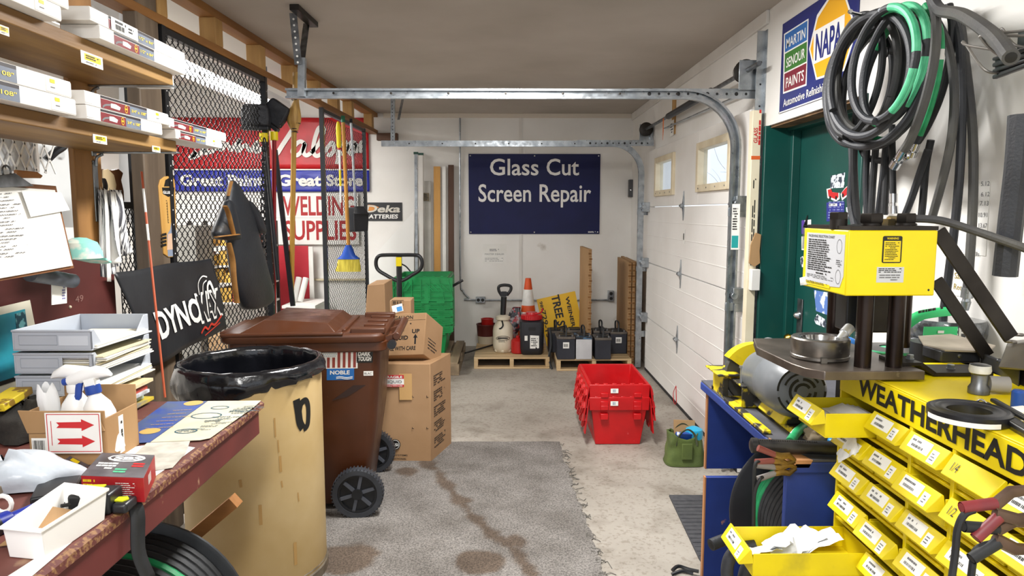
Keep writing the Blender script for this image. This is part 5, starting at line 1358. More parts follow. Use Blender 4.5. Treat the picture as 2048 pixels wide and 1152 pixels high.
# reddish backsplash fixed to the studs
bs = thing('backsplash', 'reddish brown board panel on the studs behind the counter', 'panel', (XP(1.6), 1.6, TZ))
b = MB(mat('backsplash', '#5f2c28', .5, c2='#522421', scale=4, wear='#86605a', wscale=20, wlo=.74, whi=.8)); zt_ = atp(190, 512, .02).z; yE = atp(229, 560, .02).y
b.hexa([(XP(.4) + .001, .4, TZ + .001), (XP(.4) + .02, .4, TZ + .001), (XP(yE) + .02, yE, TZ + .001), (XP(yE) + .001, yE, TZ + .001), (XP(.4) + .001, .4, zt_), (XP(.4) + .02, .4, zt_), (XP(yE) + .02, yE, zt_), (XP(yE) + .001, yE, zt_)]); b.build('panel', bs)
b = MB(mat('paint_mark', '#8f6a62', .6)); q = atp(160, 598, .0205); b.text('49', q + V((0, -.03, -.01)), (0, 1, 0), EZ, .025, wid=.05); b.build('worn_mark', bs)
b = MB(M_cream); q = atp(140, 614, .021); b.ball(q, .006, 8); b.build('push_pin', bs)
# white board between the studs
a0, a1 = atp(-60, 455, -.05), atp(152, 455, -.05); zt2 = 2.0
b = MB(mat('board_white', '#e4e6e6', .4, c2='#d9dcdc', scale=3)); b.hexa([(a0.x - .012, a0.y, a0.z), (a0.x, a0.y, a0.z), (a1.x, a1.y, a1.z), (a1.x - .012, a1.y, a1.z), (a0.x - .012, a0.y, zt2), (a0.x, a0.y, zt2), (a1.x, a1.y, zt2), (a1.x - .012, a1.y, zt2)])
wb = b.build('white_board', None, 'white wall panel between the studs behind the clipboard', 'panel')
# ---- shelves above the counter
SXF, SXB = -1.14, -1.418
SY1 = 2.49
def shelf(zb, lab):
    t = thing('wall_shelf', lab, 'shelf', (-1.3, 1.6, zb))
    b = MB(M_shelf); b.box(SXB, .55, zb, SXF, SY1, zb + .038); b.build('board', t, bevel=.003)
    for y in (SY1 - .015, 1.1):
        m_ = MB(M_galv); m_.box(SXB + .0, y - .012, zb - .006, SXF + .012, y + .012, zb); m_.tube(crom([(SXB + .03, y, zb - .008), (SXB + .008, y, zb - .02), (SXB + .004, y, zb - .05)], 4), .006, 6); m_.box(SXB - .004, y - .014, zb - .24, SXB + .002, y + .014, zb - .03)
        m_.build('bracket', t, bevel=.002)
    return t
ZL, ZU = 1.757, 1.982
sU = shelf(ZU, 'upper wooden wall shelf loaded with white hose cartons'); sL = shelf(ZL, 'lower wooden wall shelf with metal brackets and yellow price tags')
def ptag(par, px0, py0, px1, py1):
    a = at(px0, py1, X=SXF + .002); c = at(px1, py0, X=SXF + .002); d = V((0, 1, 0)); w = c.y - a.y; z0 = a.z; h = at(px0, py0, X=SXF + .002).z - a.z
    b = MB(M_paper); b.card(a, d, EZ, w, h, .001); b.m(mat('tag_yellow', '#e9c91a', .5)).card(a + V((.0006, w * .15, h * .35)), d, EZ, w * .75, h * .5, .0004); b.m(M_ink).dashes(a + V((.0012, w * .2, h * .45)), d, EZ, w * .6, h * .35, 2); b.m(M_inkg).dashes(a + V((.001, w * .2, h * .12)), d, EZ, w * .5, h * .16, 1); b.build('price_tag', par)
ptag(sU, 163, 100, 204, 125); ptag(sL, 187, 268, 213, 285); ptag(sL, 305, 291, 320, 303); ptag(sU, -2, 48, 17, 66)
Md = mat('label_maroon', '#6e1a20', .4, c2='#7d2026', scale=20); Mg = mat('label_grey', '#76808f', .4, c2='#646c7c', scale=12); My = mat('label_gold', '#f0b41c', .45); Mk = mat('label_dark', '#241a1e', .45)
M_cart = mat('carton_white', '#eceae6', .6, c2='#e2dfda', scale=6)
FX = -1.10
def hosebox(px0, px1, z0, h, txt, lab, r0=.1, r1=.66, dep=.105, X=FX, tag=False, plain=False, y0=None):
    ya = y0 if y0 is not None else at(px0, 150, X=X).y; yb = at(px1, 150, X=X).y
    t = thing('hose_carton', lab, 'carton', (X - dep / 2, (ya + yb) / 2, z0), group='hose cartons on the wall shelves')
    b = MB(M_cart); b.box(X - dep, ya, z0, X, yb, z0 + h); b.box(X - .002, ya + .0, z0 + .004, X + .0012, ya + .035, z0 + h - .002); b.box(X - .002, yb - .10, z0 + .002, X + .0012, yb, z0 + h - .003); b.build('box', t, bevel=.002)
    if plain: return t
    L = yb - ya; n = V((.0006, 0, 0)); U = EY
    l = MB(Md); a = V((X, ya + L * r0, z0 + .0015)); w1 = L * (r1 - r0) * .60; w2_ = L * (r1 - r0) * .40; hh = h - .003
    l.card(a + n, U, EZ, w1, hh * .78, .0004); l.m(Mg).card(a + U * w1 + n, U, EZ, w2_, hh * .78, .0004); l.m(Mk).card(a + EZ * hh * .78 + n, U, EZ, w1 + w2_, hh * .22, .0004)
    l.m(M_paper).card(a + EZ * hh * .76 + n * 1.2, U, EZ, w1 * 1.0, hh * .03, .0003)
    l.m(M_paper).prism([(w1 * .32, hh * .2), (w1 * .62, hh * .15), (w1 * .66, hh * .42), (w1 * .5, hh * .58), (w1 * .33, hh * .55)], a + n * 1.6, U, EZ, .0003)
    l.m(M_inkg); ribbon(l, crom([a + U * w1 * .05 + EZ * hh * .08, a + U * w1 * .15 + EZ * hh * .3, a + U * w1 * .34 + EZ * hh * .42], 4), hh * .16, EX, .0009)
    c_ = a + U * w1 * .86 + EZ * hh * .4; l.m(My); rr_ = hh * .27
    ribbon(l, [c_ + U * rr_ * cos(q * .5236) * .8 + EZ * rr_ * 1.15 * sin(q * .5236) for q in range(13)], hh * .07, EX, .0012); l.card(c_ - U * rr_ * .7 - EZ * rr_ * .25 + n * 1.6, U, EZ, rr_ * 1.4, rr_ * .5, .0003)
    l.m(mat('label_yellowtext', '#f3d64a', .5)).text(txt, a + U * (w1 + w2_ * .5) + EZ * hh * .28 + n * 1.6, U, EZ, hh * .26, wid=w2_ * .86, bold=.01, align='C')
    l.build('printed_label', t)
    if tag:
        l = MB(mat('tag_yellow', '#e9c91a', .5)); l.card((X + .002, yb - .085, z0 + h * .6), EY, EZ, .018, h * .22, .0004); l.m(M_inkg).card((X + .002, yb - .083, z0 + h * .32), EY, EZ, .016, h * .06, .0004); l.build('price_sticker', t)
    return t
zU, zL = ZU + .0385, ZL + .0385
h_ = .0365
hosebox(0, 130, zU, h_, '5/8" x 72"', 'lower white hose carton marked 72 inch on the upper shelf', tag=True, y0=1.15)
hosebox(0, 146, zU + h_ + .0008, h_, '5/8" x 72"', 'top white hose carton marked 72 inch on the upper shelf', y0=1.22)
hosebox(204, 371, zU, h_, '1/2" x 84"', 'lower white hose carton over the far end of the upper shelf', r0=.14, r1=.58)
tB = hosebox(187, 371, zU + h_ + .0008, h_, '1/2" x 84"', 'upper white hose carton with a big barcode label on the upper shelf', r0=.16, r1=.62)
l = MB(M_paper); y_ = at(221, 50, X=FX).y; y2 = at(273, 50, X=FX).y; zz_ = zU + h_ + .0016
l.card((FX + .0024, y_, zz_ + .0), EY, EZ, y2 - y_, h_ * .98, .0006); l.m(M_ink).bars((FX + .0024, y_ + .02, zz_ + .006), EY, EZ, .05, .014, 14); l.dashes((FX + .0024, y_ + .02, zz_ + .023), EY, EZ, .06, .008, 1, fill=.8); l.dashes((FX + .0024, y_ + .09, zz_ + .01), EY, EZ, .03, .018, 2); l.build('barcode_label', tB)
hh_ = .041
hosebox(0, 147, zL, hh_, '1/2" x 108"', 'lower hose carton marked 108 inch on the lower shelf', tag=True, y0=1.1, r0=.2, r1=.72)
hosebox(0, 140, zL + hh_ + .0008, hh_, '1/2" x 108"', 'top hose carton marked 108 inch on the lower shelf', tag=True, y0=1.12, r0=.2, r1=.72)
h3 = .036
hosebox(168, 318, zL, h3, '3/4" x 108"', 'lower of two red labelled hose cartons in the middle of the lower shelf', r0=.16, r1=.68)
hosebox(166, 332, zL + h3 + .0008, h3, '3/4" x 108"', 'upper of two red labelled hose cartons in the middle of the lower shelf', r0=.16, r1=.70, tag=True)
hosebox(345, 437, zL, .030, '3/8" x 60"', 'small lower hose carton jutting past the end of the lower shelf', r0=.06, r1=.62, tag=True)
hosebox(333, 446, zL + .031, .033, '3/8" x 60"', 'small upper hose carton jutting past the end of the lower shelf', r0=.02, r1=.62)
t = thing('back_carton', 'plain white carton lying behind the others on the upper shelf', 'carton', (-1.33, 2.4, zU)); MB(M_cart).box(-1.40, 2.0, zU, -1.27, 2.78, zU + .05).build('box', t, bevel=.002)
t = thing('back_carton', 'plain white carton at the back of the lower shelf', 'carton', (-1.38, 1.75, zL)); MB(M_cart).box(-1.44, 1.45, zL, -1.30, 1.98, zL + .15).build('box', t, bevel=.002)
# ---- hanging on the studs
# clipboard with papers
CB = lambda px, py, o=0: at(px, py, X=-1.33 + o)
cl = thing('clipboard', 'clipboard with white typed sheets hanging under the lower shelf', 'clipboard', CB(40, 540))
def sheet(mb, pix, o, th=.0015):
    pts = [CB(a, c, o) for a, c in pix]; k = len(pts); mb.add(pts + [p - V((th, 0, 0)) for p in pts], [tuple(range(k)), tuple(range(2 * k - 1, k - 1, -1))] + [(i, i + k, (i + 1) % k + k, (i + 1) % k) for i in range(k)]); return mb
sheet(MB(wood('clip_board', '#8a5a34', '#6f4526', 'Z', 10)), [(-160, 590), (148, 536), (112, 372), (-160, 350)], -.012, .004).build('board', cl)
sheet(MB(M_paper), [(-160, 585), (146, 531), (142, 518), (110, 380), (-160, 362)], -.006, .004).build('typed_sheet', cl)
sheet(MB(M_paper), [(62, 434), (140, 420), (122, 385), (43, 381)], .001, .001).build('note', cl)
l = MB(M_inkg)
for i in range(19):
    py = 388 + i * 7.0; ln = 70 - (i * 17) % 40 if i > 2 else 30
    if 10 > i > 4: ln = min(ln, 45)
    a = CB(-20, py + 4, -.004); c = CB(ln, py - 1.5 * (py - 360) / 180, -.004); u = (c - a); u.x = 0
    l.dashes(a, u, EZ, u.length, .006, 1, fill=.4, seed=i, mind=.03, maxd=.10)
l.build('typed_lines', cl)
b = MB(M_steel); p0 = CB(66, 372, .012); b.hexa([CB(-80, 380, .0), CB(68, 372, .0), CB(68, 372, .012), CB(-80, 380, .012), CB(-80, 362, -.004), CB(30, 346, -.004), CB(30, 346, .01), CB(-80, 362, .01)]); q = CB(13, 343, .004); b.tube([q + V((0, .016 * cos(a * .5236), .016 * sin(a * .5236))) for a in range(12)], .003, 6, closed=True); b.build('clip', cl, bevel=.002)
b = MB(wood('knife_wood', '#a8713c', '#86552a', 'Y', 12)); b.prism([(0, 0), (.10, .004), (.11, .012), (.085, .022), (0, .022)], CB(36, 356, -.02), EY, EZ, .012); b.build('putty_knife', None, 'small knife with a wooden handle sticking out behind the clipboard', 'knife', bevel=.003)
# air filter
ff = thing('air_filter', 'white pleated air filter with a diamond lattice, above the clipboard', 'filter', atp(30, 345, .02))
a0, a1 = atp(-40, 345, .0), atp(60, 345, .0); z1_ = atp(60, 279, .0).z; z0_ = a1.z
b = MB(mat('filter_white', '#dfe3e8', .7)); b.hexa([(a0.x, a0.y, z0_), (a0.x + .025, a0.y, z0_), (a1.x + .025, a1.y, z0_), (a1.x, a1.y, z0_), (a0.x, a0.y, z1_ + .04), (a0.x + .025, a0.y, z1_ + .04), (a1.x + .025, a1.y, z1_ + .04), (a1.x, a1.y, z1_ + .04)]); b.build('pleats', ff)
b = MB(M_paper); X_ = a1.x + .032
for i in range(-2, 6):
    y = a0.y + i * .05; b.bar((X_, y, z0_), (X_, y + (z1_ + .04 - z0_) * .6, z1_ + .04), .006, .003, up=(1, 0, 0)); b.bar((X_, y + .06, z0_), (X_, y + .06 - (z1_ + .04 - z0_) * .6, z1_ + .04), .006, .003, up=(1, 0, 0))
b.box(X_ - .004, a1.y - .012, z0_, X_ + .002, a1.y, z1_ + .04); b.build('lattice', ff)
# black phone handset
q0, q1 = atp(92, 316, -.02), atp(101, 287, -.02)
b = MB(M_black); b.tube(crom([q0 + V((.02, -.03, -.01)), q0 + V((.04, -.01, .02)), q1 + V((.045, .0, -.01)), q1 + V((.03, .02, .015))], 5), .020, 10, flat=.7); b.build('handset', None, 'black curved telephone handset hanging on the white panel', 'handset')
b = MB(M_chrome); q = atp(137, 298, -.02); b.tube([q + V((.01, .016 * cos(a * .5236), .018 * sin(a * .5236))) for a in range(12)], .004, 6, closed=True); b.build('metal_ring', None, 'small chrome ring hanging against the pine stud', 'ring')
# caps
q = at(140, 516, X=-1.40)
b = MB(mat('cap_teal', '#8fd0c4', .8, c2='#d8ddd0', scale=20, mixlo=.5, mixhi=.6)); b.M = Matrix.Translation(q + V((.04, -.01, .0))); b.lathe([(.065, 0), (.063, .02), (.05, .05), (.02, .065), (0, .067)], n=20); b.prism([(-.05, 0), (-.035, .06), (0, .08), (.035, .06), (.05, 0)], (0, .055, -.003), EX, V((0, 1, -.25)), .006); b.build('baseball_hat', None, 'pale teal hat with a patterned crown hung at the end of the brown panel', 'hat')
# dark rolled tube and hanging card
b = MB(mat('tube_dark', '#33363c', .5, c2='#555a63', scale=18)); b.tube([at(60, 548, X=-1.40), at(146, 562, X=-1.40)], .023, 16); b.build('rolled_tube', None, 'dark mottled roll lying across the brown panel under the clipboard', 'roll')
b = MB(M_paper); q = at(104, 610, X=-1.42); b.card(q, V((0, 1, -.05)), V((0, .1, 1)), .075, .095, .002); b.m(mat('ink_violet', '#7a78a8', .6)).dashes(q + V((.0006, .05, .01)), V((0, 1, -.05)), V((0, .1, 1)), .02, .07, 8); b.build('card_note', None, 'white folded card hanging under the dark roll', 'card')
# ocean poster
PO = lambda px, py, o=.045: atp(px, py, o)
po = thing('ocean_poster', 'teal underwater poster with a white border pinned to the brown panel', 'poster', PO(40, 780))
def patch(mb, pix, o=.045, th=.002):
    pts = [PO(a, c, o) for a, c in pix]; k = len(pts); mb.add(pts + [p - V((th, 0, 0)) for p in pts], [tuple(range(k)), tuple(range(2 * k - 1, k - 1, -1))] + [(i, i + k, (i + 1) % k + k, (i + 1) % k) for i in range(k)]); return mb
patch(MB(M_paperc), [(-60, 808), (88, 762), (78, 690), (60, 600), (-60, 628)]).build('border', po)
M_sea = mat('sea_teal', '#2f9fb0', .4, c2='#1d6f8a', scale=5, wear='#5fc4cf', wscale=6, wlo=.6, whi=.75)
patch(MB(M_sea), [(-60, 790), (68, 748), (50, 618), (-60, 645)], .0465).build('picture', po)
patch(MB(mat('reef', '#6fb0b4', .5, c2='#1c4a58', scale=40, mixlo=.44, mixhi=.52)), [(42, 745), (67, 740), (50, 622), (30, 628)], .0472, .0004).build('reef_print', po)
l = MB(M_ink); l.add([PO(-60, 792, .0475), PO(69, 749, .0475), PO(68, 742, .0475), PO(-60, 782, .0475)], [(0, 1, 2, 3)]); l.build('caption_band', po)
# shield plaque
q = atp(205, 345, -.1)
pq = thing('wooden_plaque', 'dark brown scalloped plaque seen behind the bundle of paper strips', 'plaque', atp(232, 435, -.16))
K_ = lambda px, py: atp(px, py, -.16)
def pixprism(mb, pix, fn, th):
    pts = [fn(*p) for p in pix]; k = len(pts); mb.add(pts + [p - V((th, 0, 0)) for p in pts], [tuple(range(k)), tuple(range(2 * k - 1, k - 1, -1))] + [(i, i + k, (i + 1) % k + k, (i + 1) % k) for i in range(k)]); return mb
pixprism(MB(wood('plaque_wood', '#7d4f2b', '#623a1d', 'Z', 9)), [(206, 338), (226, 341), (238, 338), (247, 346), (243, 360), (248, 382), (249, 400), (245, 420), (250, 434), (238, 432), (206, 430)], K_, .02).build('board', pq, bevel=.003)
pixprism(MB(mat('plaque_cream', '#cbb58e', .6)), [(206, 340), (216, 338), (228, 350), (233, 370), (230, 395), (206, 395)], lambda a, c: atp(a, c, -.155), .004).build('face', pq)
pixprism(MB(mat('sheet_white2', '#edeeee', .5)), [(242, -175), (268, -175), (274, 446), (242, 442)], lambda a, c: atp(a, c, -.3), .01).build('hung_sheet', None, 'white sheet seen beyond the stud opening in the back room', 'sheet')
b = MB(M_black); p0, p1 = atp(268, 300, -.12), atp(284, 540, -.12); b.box(p0.x - .03, p0.y, .0, p0.x, p0.y + .045, 2.4); b.m(M_paper)
for i in range(20): b.lathe([(.005, 0), (0, .0006)], c=(p0.x + .0004, p0.y + .022, 1.2 + i * .06), axis=(1, 0, 0), n=8)
b.build('slotted_upright', None, 'black slotted steel upright just behind the weathered post', 'upright')
yq0, yq1 = atp(238, 500, -.1).y, atp(283, 500, -.1).y
m_ = MB(M_mesh)
for i in range(6):
    for sgn in (1, -1):
        pts = [V((XP(yq0) - .1, min(yq1, max(yq0, yq0 + (yq1 - yq0) * i / 5 + sgn * (.025 if j % 2 else 0))), .95 + .03 * j)) for j in range(22)]
        m_.tube(pts, .0028, 4, caps=False)
for z in (.95, 1.58): m_.box(XP(yq0) - .115, yq0 - .02, z - .015, XP(yq0) - .09, yq1 + .02, z + .015)
m_.build('metal_screen', None, 'small black metal screen below the white hung sheet', 'mesh screen')
# thermometer board on the old post
q = lambda px, py: at(px, py, X=XP(3.0) + .012)
th_ = thing('thermometer', 'wooden advertising thermometer hung on the weathered post', 'thermometer', q(338, 513))
out = [(330, 353), (343, 352), (349, 358), (351, 372), (352, 430), (354, 505), (350, 514), (338, 515), (328, 508), (323, 440), (318, 372), (321, 360)]
pixprism(MB(wood('thermo_wood', '#d6a85c', '#c29148', 'Z', 9)), out, lambda a, c: q(a, c), .012).build('board', th_, bevel=.003)
f = lambda a, c, o=.0006: at(a, c, X=XP(3.0) + .012 + o)
l = MB(M_ink); pixprism(l, [(324, 375), (349, 375), (348, 388), (337, 394), (326, 388)], f, .0003); pixprism(l, [(331, 360), (338, 356), (344, 360), (346, 373), (328, 373)], f, .0003)
for i in range(9):
    for s_ in (-1, 1): l.card(f(337 + s_ * 5 + i * .5, 402 + i * 5.5), EY, EZ, .010, .003, .0002)
l.card(f(336, 446), EY, EZ, .004, .10, .0002)
l.m(M_paper).text('GLUE', f(326, 387, .001), EY, EZ, .013, wid=.072, bold=.03)
l.m(mat('bottle_grey', '#8c97ab', .5)); pixprism(l, [(343, 440), (348, 440), (349, 455), (353, 462), (352, 512), (336, 513), (334, 470), (341, 458)], f, .0003)
l.m(mat('label_peach', '#d9b79c', .5)); pixprism(l, [(336, 468), (352, 465), (351, 498), (334, 500)], lambda a, c: f(a, c, .0012), .0003)
l.m(M_ink)
for i in range(4): ribbon(l, [f(324, 470 + i * 7, .0015), f(333, 468 + i * 7, .0015)], .012, EX)
l.build('printed_face', th_)
# bundle of paper strips on a clip
pbn = thing('paper_bundle', 'bundle of long printed paper strips hung on a black clip by the pine stud', 'papers', at(230, 565, X=-1.40))
b = MB(M_black); c0 = at(209, 398, X=-1.42); b.tube(crom([at(207, 358, X=-1.44), at(211, 372, X=-1.42), at(208, 392, X=-1.42), at(209, 405, X=-1.41)], 5), .008, 6, flat=.5); b.build('clip', pbn)
rd = random.Random(9)
M_strip = mat('strip_print', '#efeff0', .7, c2='#4a4a52', scale=5, stretch=(9, 30, .5), mixlo=.48, mixhi=.53)
for i in range(11):
    ta = 203 + 27 * i / 10 + rd.uniform(-2, 2); ba = 205 + 54 * (i / 10) ** 1.1 + rd.uniform(-3, 3); by_ = 530 + 30 * sin(i * .5 + .3) + rd.uniform(-8, 8)
    o_ = -1.42 + .007 * (i % 4) + .01 * rd.random()
    b = MB(M_strip if i % 3 else M_paper); P_ = crom([at(ta, 378 + rd.uniform(0, 8), X=o_), at(ta + (ba - ta) * .25 + rd.uniform(-2, 2), 425, X=o_ + .012), at(ta + (ba - ta) * .6, 480, X=o_ + .006), at(ba, by_, X=o_ + .01)], 5)
    ribbon(b, P_, .038, V((1, rd.uniform(-.9, .6), 0))); b.build('paper_strip', pbn, solid=.0008)
# driveway marker rod
mk = thing('marker_rod', 'thin orange driveway marker with white bands leaning by the weathered post', 'marker', at(330, 795, X=-1.28))
a, c = at(284, 352, X=-1.36), at(330, 795, X=-1.22); Mo = mat('marker_orange', '#b8532f', .5)
for i, (t0, t1, m_) in enumerate(((-.02, .06, Mo), (.06, .17, M_paper), (.17, .225, Mo), (.225, .30, M_paper), (.30, 1, Mo))): MB(m_).cyl(a.lerp(c, t0), a.lerp(c, t1), .0042, n=8).build('band' if m_ is M_paper else 'rod', mk)
# mud flap
FL = lambda px, py, o=.06: atp(px, py, o)
mf = thing('mud_flap', 'black rubber mud flap with white outlined lettering hung beyond the counter', 'mud flap', FL(380, 690))
M_flap = mat('flap_black', '#1d1e22', .45, c2='#2a2c30', scale=4, bump=.12, bscale=14)
def flapf(u, v):
    tl, tr, bl_, br_2 = FL(226, 545), FL(421, 516), FL(300, 735), FL(452, 655)
    p = tl.lerp(tr, u).lerp(bl_.lerp(br_2, u), v); return p + V((.004 * sin(u * 12) * (.3 + v) + .012 * sin(v * 3), 0, -.004 * sin(u * 9)))
b = MB(M_flap); b.grid(flapf, 40, 16); b.build('sheet', mf, solid=.004)
def ftext(mb, txt, u0, u1, v0, v1, bold, lift=.009):     # lettering that follows the sheet
    gv, gf, gw = glyphs(txt, bold, 1.0)
    mb.add([flapf(u0 + (u1 - u0) * p[0] / gw, v0 + (v1 - v0) * p[1] / .727) + V((lift, 0, 0)) for p in gv], gf)
def fst(mb, pts, w): ribbon(mb, crom([flapf(a, c) + V((.011, 0, 0)) for a, c in pts], 4), w, V((1, .04, 0)))
l = MB(M_paper); ftext(l, 'DYNO', .16, .66, .74, .44, .03); ftext(l, 'MAX', .635, .965, .76, .40, .06)
l.m(M_flap); ftext(l, 'MAX', .65, .955, .745, .415, .012, .0105)
l.m(M_paper); fst(l, [(.69, .42), (.72, .28), (.80, .20), (.86, .22)], .007); fst(l, [(.74, .42), (.78, .30), (.84, .26)], .007); fst(l, [(.80, .50), (.83, .34), (.88, .30), (.90, .46)], .02)
l.m(mat('script_red', '#c23a2a', .5)); fst(l, [(.60, .90), (.66, .84), (.70, .88), (.76, .83), (.82, .86), (.94, .78)], .012); fst(l, [(.64, .945), (.78, .90), (.90, .87)], .006)
l.build('lettering', mf)
# ---- on the counter
T = lambda px, py, o=0.0: at(px, py, Z=TZ + .0012 + o)
def flat(mb, pix, o=0.0, th=.001):
    pts = [T(a, c, o + th) for a, c in pix]; k = len(pts)
    ar = sum(pts[i].x * pts[(i + 1) % k].y - pts[(i + 1) % k].x * pts[i].y for i in range(k))
    if ar < 0: pts = pts[::-1]
    return mb.add(pts + [p - V((0, 0, th)) for p in pts], [tuple(range(k)), tuple(range(2 * k - 1, k - 1, -1))] + [(i, i + k, (i + 1) % k + k, (i + 1) % k) for i in range(k)])
flat(MB(M_paper), [(120, 1085), (-60, 1200), (-40, 1240), (230, 1010), (390, 895), (330, 885), (220, 900)]).build('long_paper', None, 'long white paper sheet lying along the front of the counter', 'paper')
b = flat(MB(mat('newsprint', '#c9c5ba', .8, c2='#a9a59a', scale=20)), [(262, 915), (300, 880), (385, 868), (372, 905), (345, 935), (255, 950)], .0015); b.build('crumpled_paper', None, 'crumpled grey newsprint between the carton and the printed counter mat', 'paper')
cm = thing('counter_mat', 'printed counter mat with a blue band and cream diagrams at the counter end', 'mat', T(420, 840))
flat(MB(mat('mat_cream', '#d3ccb6', .5, c2='#c4bb9e', scale=8)), [(415, 802), (522, 801), (510, 812), (420, 876), (400, 880), (300, 884)], .003).build('cream_field', cm)
flat(MB(mat('mat_blue', '#2d4a9a', .5, c2='#4a5a7a', scale=12)), [(335, 803), (416, 802), (301, 884), (215, 890)], .003).build('blue_band', cm)
l = MB(mat('mat_ink', '#3f5f6a', .6)); rd = random.Random(21)
for i in range(26):
    px = rd.uniform(320, 495); py = 805 + (495 - px) * .42 + rd.uniform(-0, 18);
    if py > 874 or px + (py - 804) * 1.35 > 520: continue
    o = T(px, py, .0046); l.dashes(o, V((1, .15, 0)), V((-.15, 1, 0)), .06, .02, 2, fill=.35, seed=i)
for (px, py, r) in ((413, 831, .03), (440, 815, .018), (372, 862, .02)):
    c_ = T(px, py, .0048); ribbon(l, [c_ + V((r * 1.5 * cos(a * .5236), r * sin(a * .5236), 0)) for a in range(13)], .005, EZ)
l.m(mat('mat_gold', '#c9a45a', .5))
for (px, py, r) in ((387, 806, .030), (300, 862, .028)):
    c_ = T(px, py, .0046); l.lathe([(r, 0), (0, .0004)], c=c_, n=18)
for i in range(6):
    o = T(345 - i * 11, 822 + i * 7.2, .0046); l.dashes(o, V((1, .2, 0)), V((-.2, 1, 0)), .085, .008, 1, fill=.4, seed=i)
l.build('print', cm)
# letter trays
lt_y, lt_y1 = 2.03, 2.36
x0, x1 = -1.435, -1.205
M_tray = mat('tray_grey', '#b9bfc9', .5, c2='#b0b6c0', scale=5)
trs = []
b = MB(M_paper)
st0 = thing('magazine_stack', 'pile of magazines and papers under the grey letter trays', 'papers', ((x0 + x1) / 2, 2.2, TZ))
rd = random.Random(13); cols = ['#d8d4ca', '#c9b23a', '#9fb0a4', '#6a5a4a', '#cfd6dc', '#b84a3a', '#a5b5c0', '#d9c9a0']
for i in range(8):
    z = TZ + .0015 + i * .0108; dx, dy = rd.uniform(-.02, .02), rd.uniform(-.02, .02)
    MB(mat('mag_%d' % i, cols[i], .5, c2='#8a8478', scale=10, mixlo=.55, mixhi=.75)).box(x0 + .01 + dx, 1.99 + dy, z, x1 + .035 + dx, 2.27 + dy, z + .0100).build('magazine', st0)
zs = TZ + .09
for i in range(3):
    z = zs + i * .068
    t = thing('letter_tray', ['bottom grey letter tray with mixed papers', 'middle grey letter tray stuffed with white papers', 'top grey letter tray of the stack, nearly empty'][i], 'letter tray', ((x0 + x1) / 2, 2.2, z), group=None)
    b = MB(M_tray); H_ = .062
    b.box(x0, lt_y, z, x1, lt_y1, z + .004); b.box(x0, lt_y, z + .004, x0 + .004, lt_y1, z + H_); b.box(x0 + .004, lt_y1 - .004, z + .004, x1, lt_y1, z + H_)
    # front with its window, and the cut-away side
    if i == 0 or i == 1: b.box(x0 + .004, lt_y, z + .004, x0 + .14, lt_y + .005, z + H_); b.box(x1 - .012, lt_y, z + .004, x1, lt_y + .005, z + H_); b.box(x0 + .14, lt_y, z + .004, x1 - .012, lt_y + .005, z + .018); b.box(x0 + .14, lt_y, z + H_ - .016, x1 - .012, lt_y + .005, z + H_)
    else: b.box(x0 + .004, lt_y, z + .004, x1, lt_y + .005, z + H_)
    b.box(x0 - .001, lt_y - .003, z + H_ - .006, x1 + .001, lt_y + .006, z + H_)
    b.hexa([(x1 - .004, lt_y1 - .09, z + .004), (x1, lt_y1 - .09, z + .004), (x1, lt_y1, z + .004), (x1 - .004, lt_y1, z + .004), (x1 - .004, lt_y1 - .03, z + H_), (x1, lt_y1 - .03, z + H_), (x1, lt_y1, z + H_), (x1 - .004, lt_y1, z + H_)])
    b.hexa([(x1 - .004, lt_y, z + .004), (x1, lt_y, z + .004), (x1, lt_y + .06, z + .004), (x1 - .004, lt_y + .06, z + .004), (x1 - .004, lt_y, z + H_), (x1, lt_y, z + H_), (x1, lt_y + .015, z + H_), (x1 - .004, lt_y + .015, z + H_)])
    b.build('tray', t, bevel=.0015)
    l = MB(mat('tray_edge', '#a3a9b4', .5)); fr_ = [(x0 + .02, z + .018), (x0 + .13, z + .018), (x0 + .13, z + .046), (x0 + .02, z + .046)]
    l.tube([V((a, lt_y - .0005, c)) for a, c in fr_], .0011, 4, closed=True); l.build('label_frame', t)
    if i == 2: MB(mat('tray_label', '#cdd3dc', .5)).card((x0 + .135, lt_y - .001, z + .016), EX, EZ, .085, .028, .001).build('label_window', t)
    for j in range((5, 8, 2)[i]):
        b = MB(mat('tpaper_%d' % (j % 4), ['#f2f1ec', '#e9e4d2', '#efefef', '#d9cfae'][j % 4], .7)); zz_ = z + .006 + j * .0055
        b.M = Matrix.Translation((x1 - .09, (lt_y + lt_y1) / 2, zz_)) @ Matrix.Rotation(rd.uniform(-.07, .07), 4, 'Z'); b.box(-.09, -.15, 0, .095 + rd.uniform(0, .02), .14, .0035); b.build('loose_sheet', None, 'loose paper sheet lying in one of the grey letter trays', 'paper', group='sheets in the letter trays')
# carton of spray bottles
ca = T(62, 922); cb_ = T(215, 930); cy_ = cb_.y
ca = V(at(60, 905, Y=cy_)); ca.z = TZ + .0015
cbx = thing('bottle_carton', 'open cardboard carton with a red arrow label holding spray bottles', 'box', (ca.x + .06, cy_ + .08, TZ))
W_ = cb_.x - ca.x; Hc = at(215, 822, Y=cy_).z - TZ; Dc = .15; sk = .012
b = MB(M_card); z0 = TZ + .0015
b.box(ca.x, cy_, z0, ca.x + W_, cy_ + .004, TZ + Hc); b.box(ca.x, cy_ + Dc, z0, ca.x + W_, cy_ + Dc + .004, TZ + Hc + .03); b.box(ca.x, cy_ + .004, z0, ca.x + .004, cy_ + Dc, TZ + Hc); b.box(ca.x + W_ - .004, cy_ + .004, z0, ca.x + W_, cy_ + Dc, TZ + Hc * .85); b.box(ca.x + .004, cy_ + .004, z0, ca.x + W_ - .004, cy_ + Dc, z0 + .004)
b.build('box', cbx, bevel=.001)
